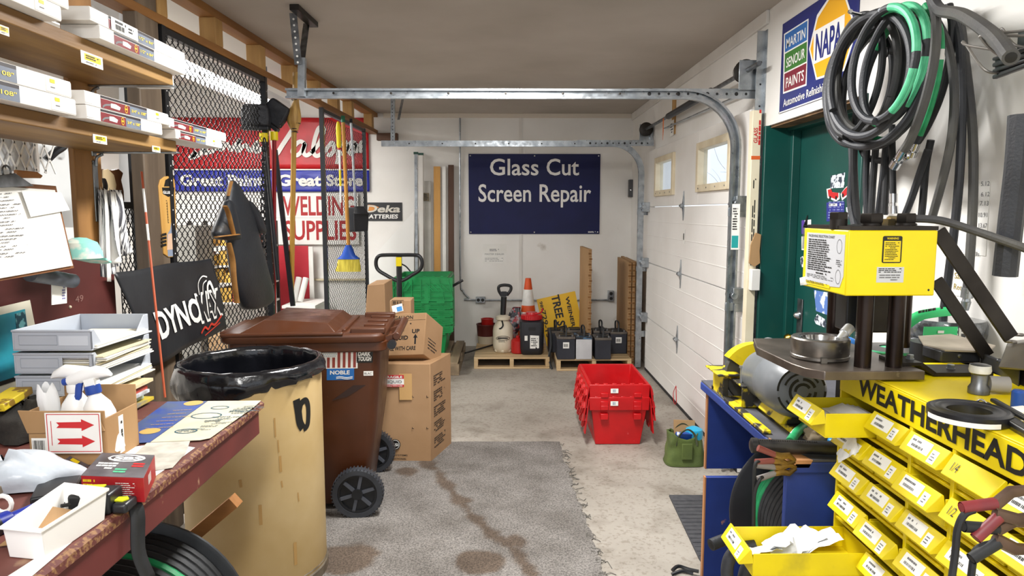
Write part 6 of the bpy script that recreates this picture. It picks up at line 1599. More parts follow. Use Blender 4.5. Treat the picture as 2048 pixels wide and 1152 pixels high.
b = MB(M_card); b.hexa([(ca.x + .0, cy_ - .004, TZ + Hc - .055), (ca.x + W_ - .0, cy_ - .004, TZ + Hc - .05), (ca.x + W_, cy_ - .0005, TZ + Hc - .05), (ca.x, cy_ - .0005, TZ + Hc - .055), (ca.x - .016, cy_ - .01, TZ + Hc + .004), (ca.x + W_ - .012, cy_ - .008, TZ + Hc - .004), (ca.x + W_ - .012, cy_ - .004, TZ + Hc - .004), (ca.x - .016, cy_ - .006, TZ + Hc + .004)]); b.build('flap', cbx)
l = MB(M_paper); lx = ca.x + W_ * .26; lw = W_ * .72; lz0 = TZ + Hc * .25; lh = Hc * .74; yy_ = cy_ - .0105
l.card((lx, yy_, lz0), EX, EZ, lw, lh, .001); l.m(M_redi)
for z in (lz0 + lh * .04, lz0 + lh * .955): l.card((lx + lw * .03, yy_ - .0006, z), EX, EZ, lw * .94, .0018, .0003)
for x in (lx + lw * .03, lx + lw * .965): l.card((x, yy_ - .0006, lz0 + lh * .04), EX, EZ, .0018, lh * .92, .0003)
for z in (lz0 + lh * .30, lz0 + lh * .70): l.prism([(0, -.007), (lw * .45, -.008), (lw * .45, -.015), (lw * .68, 0), (lw * .45, .015), (lw * .45, .008), (0, .007), (lw * .05, 0)], (lx + lw * .2, yy_ - .0006, z), EX, EZ, .0003)
l.card((lx + lw * .1, yy_ - .0006, lz0 + lh * .2), EX, EZ, .0016, lh * .6, .0003)
l.build('arrow_label', cbx)
l = MB(M_paper); l.card((ca.x + W_ * .05, cy_ - .0055, TZ + Hc * .26), EX, EZ, W_ * .2, Hc * .26, .0006); l.m(M_ink).bars((ca.x + W_ * .07, cy_ - .0055, TZ + Hc * .3), EX, EZ, W_ * .16, Hc * .18, 10); l.m(M_paper).card((ca.x + W_ + .0005, cy_ + .06, TZ + .01), EY, EZ, .022, Hc * .7, .0005); l.m(M_ink).dashes((ca.x + W_ + .0008, cy_ + .078, TZ + .02), EZ, -EY, Hc * .55, .012, 1); l.build('barcode_label', cbx)
def sprayer(base, ax, lab, s=1.0, flip=1, lb=True):
    t = thing('spray_bottle', lab, 'spray bottle', base)
    R = V((0, 0, 1)).rotation_difference(V(ax).normalized()).to_matrix().to_4x4(); Mx = Matrix.Translation(base) @ R @ Matrix.Scale(s, 4)
    Wp = mat('bottle_white', '#f3f3f1', .35)
    b = MB(Wp); b.M = Mx; b.lathe([(.030, 0), (.036, .006), (.036, .10), (.030, .125), (.017, .145), (.014, .150), (.014, .16)], n=24); b.build('bottle', t)
    b = MB(mat('spray_blue', '#24479c', .4) if lb else Wp); b.M = Mx; b.lathe([(.017, .152), (.018, .155), (.018, .172), (.016, .174)], n=20); b.build('collar', t)
    b = MB(Wp); b.M = Mx @ Matrix.Rotation(flip, 4, 'Z')
    rings = []
    for x, zc, hz, hy in ((-.055, .196, .010, .009), (-.05, .196, .013, .011), (-.02, .200, .016, .013), (.02, .204, .016, .014), (.045, .196, .010, .012), (.052, .190, .004, .008)):
        rings.append([V((x, hy * cos(a * .6283), zc + hz * sin(a * .6283))) for a in range(10)])
    loft(b, rings); b.box(-.012, -.011, .172, .014, .011, .19); b.build('spray_head', t)
    b = MB(mat('spray_blue', '#24479c', .4)); b.M = Mx @ Matrix.Rotation(flip, 4, 'Z'); b.tube(crom([(-.026, 0, .190), (-.034, 0, .172), (-.040, 0, .155), (-.050, 0, .142)], 4), .006, 6, flat=1.4)
    b.lathe([(.009, 0), (.009, .012), (0, .013)], c=(-.066, 0, .196), axis=(1, 0, 0), n=12); b.build('trigger', t); return t
sprayer(V((ca.x + W_ * .40, cy_ + .08, TZ + .007)), (-.02, .0, 1), 'upright white spray bottle with a blue trigger in the arrow carton', 1.06, math.pi, lb=False)
sprayer(V((ca.x + W_ * .86, cy_ + .06, TZ + .012)), (-.22, .04, 1), 'white spray bottle with a blue collar tilting in the arrow carton', 1.04, 0)
b = MB(mat('rag_white', '#eceded', .8, c2='#dadcdd', scale=8))
def rag(u, v): a = u * 6.2832; r = .028 * (1.1 - v * .5) * (1 + .35 * noise.noise(V((cos(a) * 2, sin(a) * 2, v * 3)))); return V((ca.x + W_ * .16 + r * cos(a) - .02 * v, cy_ + .06 + r * sin(a), TZ + .006 + v * (Hc + .04 + .012 * cos(3 * a))))
b.grid(rag, 20, 10, True); b.build('paper_towel', None, 'crumpled white paper towel stuffed beside the bottles in the arrow carton', 'towel', ang=80)
# red parts box, carded tool, tape measure
def obox(name, lab, cat, base_pix, hz, m_, top=None, o=0.0):
    p = [T(*q, o) for q in base_pix]; t = thing(name, lab, cat, (p[0] + p[2]) / 2)
    b = MB(m_); b.hexa(p + [q + V((0, 0, hz)) for q in p]); b.build('box', t, bevel=.001)
    u = (p[1] - p[0]); v = (p[3] - p[0]); return t, p, u, v
t, p, u, v = obox('parts_box', 'red and black printed parts box lying by the arrow carton', 'box', [(165, 1000), (290, 1005), (312, 955), (207, 950)], .055, mat('box_red', '#b3262a', .4, c2='#9a1f24', scale=8))
H_ = V((0, 0, .0555)); l = MB(mat('box_black', '#3a383c', .35, c2='#6a666c', scale=9)); l.add([p[0] + H_, p[1] + H_, p[2] + H_, p[3] + H_], [(0, 1, 2, 3)]); un, vn = u.normalized(), v.normalized()
l.m(M_paper); e = p[0] + H_ + u * .5 + v * .78; ribbon(l, [e + un * u.length * .3 * cos(a * .5236) + vn * v.length * .14 * sin(a * .5236) for a in range(13)], .006, EZ, .0006); l.text('SBS', e - un * .03 - vn * .012, un, vn, .022, wid=.07, bold=.05, depth=.0008)
l.dashes(p[0] + H_ + u * .1 + v * .28, un, vn, u.length * .35, v.length * .3, 3, fill=.6, mind=.1, maxd=.3); l.m(M_greenl).dashes(p[0] + H_ + u * .45 + v * .15, un, vn, u.length * .2, v.length * .2, 2, fill=.6, mind=.3, maxd=.5); l.m(M_redi).dashes(p[0] + H_ + u * .68 + v * .4, un, vn, u.length * .2, v.length * .2, 2, fill=.7, mind=.3, maxd=.5)
l.m(M_paper); fnn = u.cross(EZ).normalized(); l.dashes(p[0] + u * .55 + V((0, 0, .008)) + fnn * .0004, un, EZ, u.length * .32, .036, 8, fill=.35); l.m(mat('tag_yellow', '#e9c91a', .5)).dashes(p[0] + u * .03 + V((0, 0, .03)), un, EZ, u.length * .2, .02, 2)
l.m(M_paper); s2 = (p[2] - p[1]).normalized(); l.bars(p[1] + s2 * .05 + V((0, 0, .02)), s2, EZ, .04, .022, 10); l.build('print', t)
t = thing('tape_measure', 'black and yellow tape measure lying before the red parts box', 'tape measure', T(210, 1005))
b = MB(M_black); q = T(205, 1020); b.M = Matrix.Translation(q + V((0, .0, .0))) @ Matrix.Rotation(.05, 4, 'Z')
b.box(-.055, -.03, .0, .03, .03, .045); b.box(.03, -.026, 0, .062, .026, .022); b.build('case', t, bevel=.006)
b = MB(mat('tool_yellow', '#dbe021', .45)); b.M = Matrix.Translation(q) @ Matrix.Rotation(.05, 4, 'Z'); b.box(-.04, -.022, .0455, -.0, .022, .048); b.prism([(-.012, -.008), (.008, -.012), (.016, 0), (.008, .012), (-.012, .010)], (.040, -.0, .0245), EX, EY, .003); b.build('label', t)
p_ = MB(mat('card_black', '#403a3c', .4, c2='#6d6468', scale=12)); a = [at(90, 948, Y=1.62), at(162, 985, Y=1.60), at(190, 936, Y=1.70), at(140, 912, Y=1.70)];
cd_ = thing('wiper_card', 'carded package reading WIPE NEW propped on the counter', 'package', T(140, 985))
p_.add(a + [q - V((0, -.002, .003)) for q in a], [(0, 1, 2, 3), (7, 6, 5, 4), (0, 4, 5, 1), (1, 5, 6, 2), (2, 6, 7, 3), (3, 7, 4, 0)]); p_.build('card', cd_)
u = (a[1] - a[0]); v = (a[3] - a[0]); nn_ = u.cross(v).normalized(); un = (a[2] - a[1]).normalized(); vv = nn_.cross(un)
l = MB(M_paper); l.text('WIPE', a[1] - u * .42 + v * .08 + nn_ * .001, un, vv, .017, wid=.055, bold=.03); l.text('NEW', a[1] - u * .18 + v * .08 + nn_ * .001, un, vv, .017, wid=.05, bold=.03); l.m(mat('tag_yellow', '#e9c91a', .5)).card(a[3] - v * .15 + u * .1 + nn_ * .001, u.normalized(), v.normalized(), .022, .01, .0004); l.build('lettering', cd_)
b = MB(M_black); b.hexa([T(60, 1015), T(150, 1000), T(165, 965), T(80, 975)] + [q + V((0, 0, .02)) for q in (T(60, 1015), T(150, 1000), T(165, 965), T(80, 975))]); b.build('tool_case', None, 'flat black tool case under the carded package', 'case', bevel=.004)
b = MB(M_ink);
for i in range(7): b.tube([T(80 + i * 14, 1012 - i % 3 * 4, .024 + .004 * (i % 2)), T(120 + i * 12, 1000 + i % 2 * 6, .024)], .004, 6)
b.build('wiper_inserts', None, 'dark narrow rubber inserts lying on the flat black case', 'inserts', kind='stuff')
# plastic bag
M_pbag = mat('bag_clear', '#ccd2d9', .3, c2='#b4bcc5', scale=7, bump=.5, bscale=18)
b = MB(M_pbag); bcn = T(55, 965) + V((-.03, .0, 0))
def pbag(u, v):
    a = u * 6.2832; k = sin(v * math.pi / 2); r = 1 - .0 * v
    nn = 1 + .35 * noise.noise(V((cos(a) * 1.5, sin(a) * 1.5, v * 2 + 2)))
    return bcn + V((.145 * cos(a) * cos(v * 1.5) * nn - .02 * v, .085 * sin(a) * cos(v * 1.5) * nn, max(.004, .005 + .062 * k * nn)))
b.grid(pbag, 36, 12, True); b.build('plastic_bag', None, 'crumpled translucent white plastic bag before the arrow carton', 'bag', ang=80)
# white tray
wt = thing('white_tray', 'shallow white plastic tray with card scraps in it', 'tray', T(110, 1060))
b = MB(mat('tray_white', '#f3f2ef', .4)); c0, c1, c2_, c3 = T(12, 1120), T(92, 1128), T(205, 1040), T(100, 1020)
px_ = [T(10, 1118, 0), T(88, 1126, 0), T(217, 1037, 0), T(132, 1025, 0)]
cen = sum(px_, V()) / 4; H_ = .058
r0 = [cen + (q - cen) * .92 for q in px_]; r1 = [cen + (q - cen) * 1.0 + V((0, 0, H_)) for q in px_]; rl = [cen + (q - cen) * 1.06 + V((0, 0, H_)) for q in px_]; rl2 = [cen + (q - cen) * 1.06 + V((0, 0, H_ + .006)) for q in px_]; ri = [cen + (q - cen) * .96 + V((0, 0, H_ + .006)) for q in px_]; rb = [cen + (q - cen) * .88 + V((0, 0, .004)) for q in px_]
loft(b, [r0, r1, rl, rl2, ri, rb]); b.build('body', wt, bevel=.003)
b = MB(M_card); q = cen + V((-.02, .01, .006)); b.add([q + V(w) for w in ((-.06, -.06, 0), (.05, -.02, 0), (.05, .06, .01), (-.03, .05, .03))], [(0, 1, 2, 3)]); b.build('card_scrap', None, 'folded scrap of card inside the white tray', 'card', solid=.002)
# blue torch
fl_ = thing('flashlight', 'blue metal flashlight lying beside the white tray', 'flashlight', T(45, 1045))
a, c = T(-8, 1052, .016), T(88, 1012, .016); b = MB(mat('torch_blue', '#1a2f9c', .35, c2='#14237c', scale=12)); d = c - a
b.tube([a, a + d * .25, a + d * .32, c], [.021, .021, .014, .014], 16); b.build('barrel', fl_); b = MB(M_black); b.tube([a - d * .06, a], [.022, .022], 16); b.build('lens_ring', fl_)
b = MB(mat('rag_beige', '#cfc4ae', .9, c2='#8d8270', scale=16)); q = T(2, 985); b.tube(crom([q + V(w) for w in ((-.06, 0, .03), (-.02, .02, .04), (.01, .0, .03), (.0, -.03, .02))], 5), .022, 8); b.build('work_glove', None, 'grubby beige glove at the near edge of the plastic bag', 'glove')
b = MB(M_paper); q = T(6, 1008, .02); b.tube([q + V((.018 * cos(a * .5236), 0, .018 * sin(a * .5236))) for a in range(12)], .005, 6, closed=True); b.tube([q + V((.018 * cos(a * .5236) - .02, -.03, .018 * sin(a * .5236))) for a in range(12)], .005, 6, closed=True); b.build('tape_roll', None, 'small white ring of tape behind the blue flashlight', 'tape')
# black gloves, yellow packet
b = MB(mat('cloth_black', '#24221f', .9, c2='#34302b', scale=14, bump=.3, bscale=60)); q = T(25, 890) + V((-.03, .1, 0))
def clo(u, v): a = u * 6.2832; nn = 1 + .4 * noise.noise(V((cos(a) * 2, sin(a) * 2, v * 3 + 7))); return q + V((.15 * cos(a) * cos(v * 1.45) * nn, .10 * sin(a) * cos(v * 1.45) * nn, .004 + .09 * sin(v * 1.57) * nn))
b.grid(clo, 30, 10, True); b.build('black_cloth', None, 'crumpled black cloth behind the plastic bag', 'cloth', ang=80)
b = MB(mat('packet_yellow', '#d8bf2a', .5, c2='#8a6a20', scale=20, mixlo=.56, mixhi=.6)); b.cbox(at(15, 798, X=-1.38), (.06, .14, .022), (.1, .0, .1)); b.build('yellow_packet', None, 'yellow packet lying on the black cloth under the ocean poster', 'packet', bevel=.003)
# black strap over the edge
b = MB(M_rubber); a = T(262, 1005); P_ = crom([a + V((-.05, .0, .004)), V((TX - .01, a.y, TZ + .006)), V((TX + .012, a.y - .01, TZ - .02)), V((TX + .015, a.y - .02, TZ - .10)), V((TX + .03, a.y - .01, TZ - .17))], 5); ribbon(b, P_, .032, V((.6, -.3, .5))); b.build('hanging_strap', None, 'flat black strap hanging over the chipped counter edge', 'strap', solid=.003)
# ---- hose reel under the counter
def reel(c, R, r, L, lab, nw, greens, mf_, name='hose_reel', lone=0, axis='X'):
    t = thing(name, lab, 'hose reel', (c[0], c[1], c[2] - R))
    Mx = Matrix.Translation(c) @ (Matrix() if axis == 'X' else Matrix.Rotation(math.pi / 2, 4, 'Z'))
    for s_ in ((-1, 1) if not lone else (lone,)):
        b = MB(mf_); b.M = Mx; x = s_ * L / 2; b.lathe([(.03, 0), (R - .01, 0), (R, .004), (R, .012), (R - .01, .016), (.03, .016), (.03, 0)], c=V((x - .008, 0, 0)), axis=(1, 0, 0), n=56)
        for i in range(6): a = i * 1.047 + .3; b.bar(V((x + s_ * .01, .05 * cos(a), .05 * sin(a))), V((x + s_ * .01, (R - .04) * cos(a), (R - .04) * sin(a))), .03, .006, up=(1, 0, 0))
        b.build('flange', t)
    b = MB(M_black); b.M = Mx; b.cyl(V((-L / 2, 0, 0)), V((L / 2, 0, 0)), r * .45, n=24); b.build('core', t)
    hr = L / nw / 2
    for col in (M_rubber, M_green):
        b = MB(col); b.M = Mx
        for i in range(nw):
            if (i in greens) != (col is M_green): continue
            x = -L / 2 + hr * (2 * i + 1); b.lathe([(r + hr * cos(a * .7854), hr * sin(a * .7854)) for a in range(8)], c=V((x, 0, 0)), axis=(1, 0, 0), n=52, closed=True)
        if b.v: b.build('winding_rib', t)
    return t
reel((-1.085, 1.78, .318), .318, .272, .46, 'big black reel of hose with a green striped turn under the counter', 15, (10,), mat('reel_black', '#1e2024', .5, c2='#34373b', scale=7, wear='#6a6c70', wscale=9, wlo=.66, whi=.74), lone=1, axis='Y')
# ---- blue workbench
NX = WX - .004
bench = thing('workbench', 'blue painted plywood workbench with a scuffed grey top by the green door', 'workbench', (1.1, 2.25, 0))
BZ = .89; bx_l = .775; by_n, by_f = 1.80, 2.70
b = MB(M_btop); b.box(bx_l + .004, by_n + .004, BZ - .006, NX, by_f, BZ); b.build('top', bench)
b = MB(M_bblue); b.box(bx_l, by_n, BZ - .036, NX, by_f, BZ - .006); b.build('top_edge', bench, bevel=.004)
b = MB(wood('raw_ply', '#b98556', '#9a6a42', 'Y', 14)); b.hexa([(bx_l - .001, 1.80, BZ - .02), (bx_l + .04, 1.80, BZ - .02), (bx_l + .02, 1.95, BZ - .02), (bx_l - .001, 1.99, BZ - .02), (bx_l - .001, 1.80, BZ + .0006), (bx_l + .05, 1.80, BZ + .0006), (bx_l + .012, 1.95, BZ + .0006), (bx_l + .003, 1.99, BZ + .0006)]); b.build('bare_corner', bench, label='bare broken corner of the top')
zp = at(1412, 934, Y=2.66).z; zq = at(1404, 951, Y=2.60).z
b = MB(M_bblue); b.box(bx_l + .012, 2.64, zp, NX, 2.66, BZ - .036); b.build('upper_panel', bench, bevel=.002)
b = MB(M_bblue); b.box(bx_l - .006, 2.58, 0, NX, 2.60, zq); b.build('lower_panel', bench, bevel=.002)
b = MB(wood('raw_edge', '#b77f50', '#8a5a38', 'Z', 20)); b.box(bx_l - .0065, 2.579, .0, bx_l - .001, 2.6005, zq + .0005); b.box(bx_l + .0115, 2.639, zp - .0004, bx_l + .016, 2.6605, BZ - .04); b.build('raw_edge', bench)
xr = at(1566, 1000, Y=1.83).x
b = MB(M_bblue); b.box(xr, 1.815, 0, NX, 1.835, BZ - .036); b.build('near_panel', bench, bevel=.002)
b = MB(M_bblue); b.box(NX - .05, by_n + .04, 0, NX, by_n + .08, BZ - .036); b.box(NX - .05, by_f - .12, 0, NX, by_f - .08, BZ - .036); b.build('back_leg', bench)
b = MB(M_btop); b.box(xr - .0, 1.835, .05, NX, 2.58, .07); b.build('bottom_shelf', bench)
# reel hanging on an axle under the bench
reel((1.09, 2.22, .50), .29, .20, .32, 'black reel of hose with green striped turns hanging under the blue bench', 12, (10, 11), mat('reel_dark', '#15161a', .5, c2='#24262a', scale=7), lone=1, axis='Y')
MB(M_steel).cyl((1.09, 1.835, .50), (1.09, 2.58, .50), .014).build('reel_axle', None, 'steel axle rod carrying the hose reel under the bench', 'rod')
# taped bat lying along the near edge
bt = thing('wrapped_bat', 'black wrapped handle lying along the near edge of the bench', 'bat', (.9, 1.85, BZ))
q0, q1 = at(1503, 897, Y=1.86), at(1690, 905, Y=1.83); q0.z = q1.z = BZ + .022; d = (q1 - q0)
m_ = mat('grip_black', '#1a1a1c', .4, c2='#34322f', scale=20, wear='#6a3a28', wscale=7, wlo=.66, whi=.72)
b = MB(m_); b.tube([q0 - d * .02, q0, q0 + d * .06, q0 + d * .07, q0 + d * 2.2], [.012, .021, .021, .0185, .019], 16); b.build('grip', bt)
b = MB(M_dsteel)
for i in range(26):
    c_ = q0 + d * (.08 + i * .024); b.ball(c_ + V((0, -.006, .0178)), .0022, 4)
b.build('stud_pattern', bt)
# jumper clamps biting the bench corner
def clamp(lab, base, dirv, m_, cable, name='jumper_clamp'):
    t = thing(name, lab, 'clamp', base); base = V(base); d = V(dirv).normalized(); up = V((0, 0, 1)); up = (up - d * up.dot(d)).normalized()
    for s_ in (-1, 1):
        b = MB(m_); b.tube([base + d * .055 + up * s_ * .008, base + d * .105 + up * s_ * .020], [.0065, .0075], 10, flat=1.2, hollow=False); b.build('handle_sleeve', t)
        b = MB(mat('clamp_brass', '#9a7a3a', .4, .8, c2='#5a4a30', scale=30)); b.tube([base - d * .0 + up * s_ * .001, base + d * .02 + up * s_ * .012, base + d * .04 + up * s_ * .006, base + d * .058 + up * s_ * .009], [.004, .007, .008, .0065], 8, flat=1.3); b.build('jaw', t)
    b = MB(M_rubber); b.tube(crom([base + d * .09 - up * .016] + [V(q) for q in cable], 6), .0045, 8); b.build('cable', t); return t
c0 = at(1590, 922, Y=1.80)
A_ = at(1525, 912, Y=1.80); B_ = at(1535, 942, Y=1.80)
clamp('red brown jumper clamp gripping the broken bench corner', c0, A_ - c0, mat('sleeve_redbrown', '#7d4038', .5), [at(1510, 930, Y=1.79), at(1508, 985, Y=1.79), at(1507, 1060, Y=1.79), at(1508, 1110, Y=1.78)])
c1 = at(1592, 936, Y=1.80)
clamp('grey jumper clamp below the red brown one at the bench corner', c1, B_ - c1, mat('sleeve_grey', '#7b7571', .5), [at(1520, 958, Y=1.78), at(1510, 985, Y=1.78), at(1508, 1020, Y=1.78), at(1507, 1090, Y=1.77)])
# grinder on the bench
gr = thing('bench_grinder', 'grey electric motor grinder with a yellow wheel guard on the blue bench', 'grinder', (.87, 2.2, BZ))
M_motor = mat('motor_grey', '#6d7175', .4, c2='#5e6266', scale=6, wear='#a59a86', wscale=8, wlo=.66, whi=.74, rvar=.1)
pf, pr_ = at(1606, 784, Y=2.00), at(1527, 745, Y=2.36); ax = (pf - pr_); L_ = ax.length; ax.normalize()
b = MB(M_motor); R_ = .090
b.lathe([(.02, 0), (.06, .0), (.080, .012), (.084, .03), (.084, L_ * .42), (.089, L_ * .44), (.091, L_ * .5), (.091, L_ * .80), (.084, L_ * .90), (.070, L_ * .965), (.04, L_ * .995), (.0, L_)], c=pr_, axis=ax, n=48); b.build('motor_body', gr)
# vent rings of the end bell
e1 = ax.cross(EZ).normalized(); e2 = e1.cross(ax).normalized()
def bell(r):
    prof = [(.0, L_), (.04, L_ * .995), (.070, L_ * .965), (.084, L_ * .90)]
    for (r0, h0), (r1, h1) in zip(prof, prof[1:]):
        if r <= r1: return h0 + (h1 - h0) * (r - r0) / (r1 - r0)
    return L_ * .9
b = MB(M_ink)
for r, segs in ((.068, ((0, 75), (90, 165), (180, 255), (270, 345))), (.052, ((20, 150), (200, 330))), (.037, ((-40, 70), (90, 160), (180, 290))), (.022, ((0, 150), (190, 330)))):
    for a0, a1 in segs:
        pts = [pr_ + ax * (bell(r) + .0008) + e1 * r * cos(math.radians(a0 + (a1 - a0) * i / 8)) + e2 * r * sin(math.radians(a0 + (a1 - a0) * i / 8)) for i in range(9)]
        ribbon(b, pts, .0085, ax)
b.build('vent_slot_pattern', gr)
b = MB(M_motor); q = pr_ + ax * .09 + EZ * .10; b.cyl(q - ax * .055 + EZ * .0, q + ax * .06 + EZ * .0, .027, n=20); b.build('capacitor', gr)
l = MB(M_paper); a0 = math.radians(180 + 20)
pts = [pr_ + ax * (L_ * .36) + (e1 * cos(t_) + e2 * sin(t_)) * .0855 for t_ in (math.pi * .93, math.pi * 1.0, math.pi * 1.07, math.pi * 1.15)]
k_ = ax * .05; l.add([p for p in pts] + [p - k_ for p in pts], [(i, i + 4, i + 5, i + 1) for i in range(3)] + [(i + 1, i + 5, i + 4, i) for i in range(3)]); l.m(mat('ink_teal', '#1f9a9a', .5)); l.build('rating_label', gr)
b = MB(M_yelw); yb = BZ
b.box(pf.x - .105, 2.02, yb, pf.x - .08, 2.40, yb + .012); b.box(pf.x - .02, 2.02, yb, pf.x + .10, 2.36, yb + .018); b.hexa([(pf.x - .04, 2.06, yb + .018), (pf.x + .06, 2.06, yb + .018), (pf.x + .06, 2.32, yb + .018), (pf.x - .04, 2.32, yb + .018), (pf.x - .02, 2.06, yb + .05), (pf.x + .04, 2.06, yb + .05), (pf.x + .04, 2.32, yb + .05), (pf.x - .02, 2.32, yb + .05)]); b.build('base_rail', gr, bevel=.003)
gw = at(1508, 752, Y=2.46); wd = -ax
b = MB(mat('wheel_dark', '#2b2a28', .8, c2='#3a3835', scale=30)); b.lathe([(.01, -.016), (.103, -.016), (.105, -.012), (.105, .012), (.103, .016), (.01, .016)], c=gw + EZ * .005, axis=ax, n=36); b.build('grinding_wheel', gr)
MB(M_steel).cyl(gw, pr_ + ax * .02, .010, n=10).build('shaft', gr)
b = MB(M_yel); e1w = ax.cross(EZ).normalized(); e2w = e1w.cross(ax)
rings = []
for i in range(15):
    a = math.radians(20 + 125 * i / 14); dr = e1w * -cos(a) + EZ * sin(a)
    rings.append([gw + dr * rr_ + ax * hh for rr_, hh in ((.113, -.036), (.121, -.036), (.123, .036), (.113, .036), (.03, .040), (.03, .036), (.111, .032), (.111, -.032))])
loft(b, rings); b.build('wheel_guard', gr)
b = MB(M_yelw);
a = at(1442, 800, Y=2.52); c = at(1480, 768, Y=2.52)
b.box(a.x, 2.30, BZ, a.x + .09, 2.306, BZ + .075); b.box(a.x, 2.30, BZ + .07, a.x + .10, 2.44, BZ + .077); b.box(a.x - .02, 2.44, BZ, a.x - .0, 2.56, BZ + .085); b.box(a.x - .05, 2.40, BZ + .085, a.x + .03, 2.56, BZ + .092); b.box(a.x - .02, 2.30, BZ, a.x + .07, 2.44, BZ + .006)
b.build('tool_rest', gr, bevel=.002, label='worn yellow steel tool rest')
b = MB(M_galv); q = at(1487, 765, Y=2.33); b.cyl((q.x, 2.35, BZ + .07), (q.x, 2.35, BZ + .13), .006); b.cyl((q.x, 2.35, BZ + .128), (q.x, 2.35, BZ + .136), .010, n=6); b.build('rest_bolt', gr)
MB(M_black).lathe([(0, .0), (.016, .0), (.017, .012), (0, .016)], c=at(1432, 778, Z=BZ), n=14).build('rubber_bumper', None, 'small black rubber bumper at the far corner of the bench', 'bumper')
# bits on the bench
b = MB(M_green); h0, h1 = at(1580, 884, Z=BZ + .02), at(1610, 850, Z=BZ + .02); pts = crom([h0, h0.lerp(h1, .5) + V((-.002, 0, .004)), h1, h1 + V((.03, .07, 0))], 4); b.tube(pts, .013, 12); b.m(M_paper).dashes(h0.lerp(h1, .25) + V((-.006, -.004, .0132)), (h1 - h0), V((-1, .4, 0)), .07, .008, 1, fill=.9, mind=.1, maxd=.2); hp = b.build('hose_offcut', None, 'short offcut of green striped hose on the bench top', 'hose')
b = MB(M_ink); dv_ = (h0 - h1).normalized(); b.lathe([(.0085, 0), (0, .0006)], c=h0 + dv_ * .0003, axis=dv_, n=12); b.build('bore', hp)
b = MB(mat('glove_tan', '#b5a58c', .9, c2='#9c8c74', scale=15)); q = at(1640, 880, Z=BZ)
def glv(u, v): a_ = u * 6.2832; nn = 1 + .5 * noise.noise(V((cos(a_) * 2, sin(a_) * 2, v * 3))); return q + V((.045 * cos(a_) * cos(v * 1.4) * nn, .03 * sin(a_) * cos(v * 1.4) * nn, .002 + .035 * sin(v * 1.57) * nn))
b.grid(glv, 22, 8, True); b.build('shop_rag', None, 'crumpled tan shop rag on the bench beside the hose offcut', 'rag', ang=80)
b = MB(mat('cap_sky', '#2f9ae0', .4)); q = at(1665, 893, Z=BZ); b.lathe([(.0, 0), (.014, 0), (.014, .02), (.010, .024), (0, .024)], c=q, n=14); b.build('blue_stopper', None, 'small bright blue cap beside the wrapped handle', 'stopper')
b = MB(M_paper); b.cbox(at(1598, 848, Z=BZ) + V((0, 0, .009)), (.022, .016, .016), (0, 0, .3)); b.build('white_block', None, 'tiny white plastic block beside the motor', 'block', bevel=.002)
# ---- yellow bin cabinet
CX, CZ = .85, 1.172
cY = [ (lambda c: c * .990 - .045)(c) for c in (1.775, 1.62, 1.473, 1.331, 1.185, 1.045, .905)]
cab = thing('bin_cabinet', 'yellow steel parts cabinet with rows of labelled bins and black lettering', 'cabinet', (1.05, 1.3, 0))
Yf, Yn = cY[0] + .012, cY[-1] - .01
b = MB(M_yel); D = .40
b.box(CX + .30, Yn, .12, CX + D, Yf, CZ); b.box(CX, Yn, CZ - .004, CX + D, Yf, CZ); b.box(CX, Yn, .12, CX + D, Yf, .14)
for y in (Yf - .006, Yn): b.box(CX, y, .14, CX + D, y + .006, CZ - .004)
for i in (2, 3, 5): b.box(CX, cY[i] - .005, .14, CX + .30, cY[i] + .005, CZ - .06)
RH = .0845; Z0 = 1.108; NR = 9
b.box(CX - .001, Yn, Z0 - .004, CX + .01, Yf, CZ - .004)
for r in range(NR): b.box(CX + .002, Yn, Z0 - RH * (r + 1) - .002, CX + .30, Yf, Z0 - RH * (r + 1) + .005)
b.build('body', cab, bevel=.0015)
b = MB(M_yel)
for y in (Yn + .02, Yf - .05):
    for x in (CX + .02, CX + D - .05): b.box(x, y, 0, x + .03, y + .03, .12)
b.build('leg', cab)
l = MB(M_ink)
a_ = V((CX - .0015, 1.633, Z0 + .010)); l.text('WEATHERHEAD', a_, (0, -1, 0), EZ, .044, bold=.03, wid=.55); l.build('lettering', cab)
rd = random.Random(31)
M_lab = mat('bin_label', '#f0f0ec', .5)
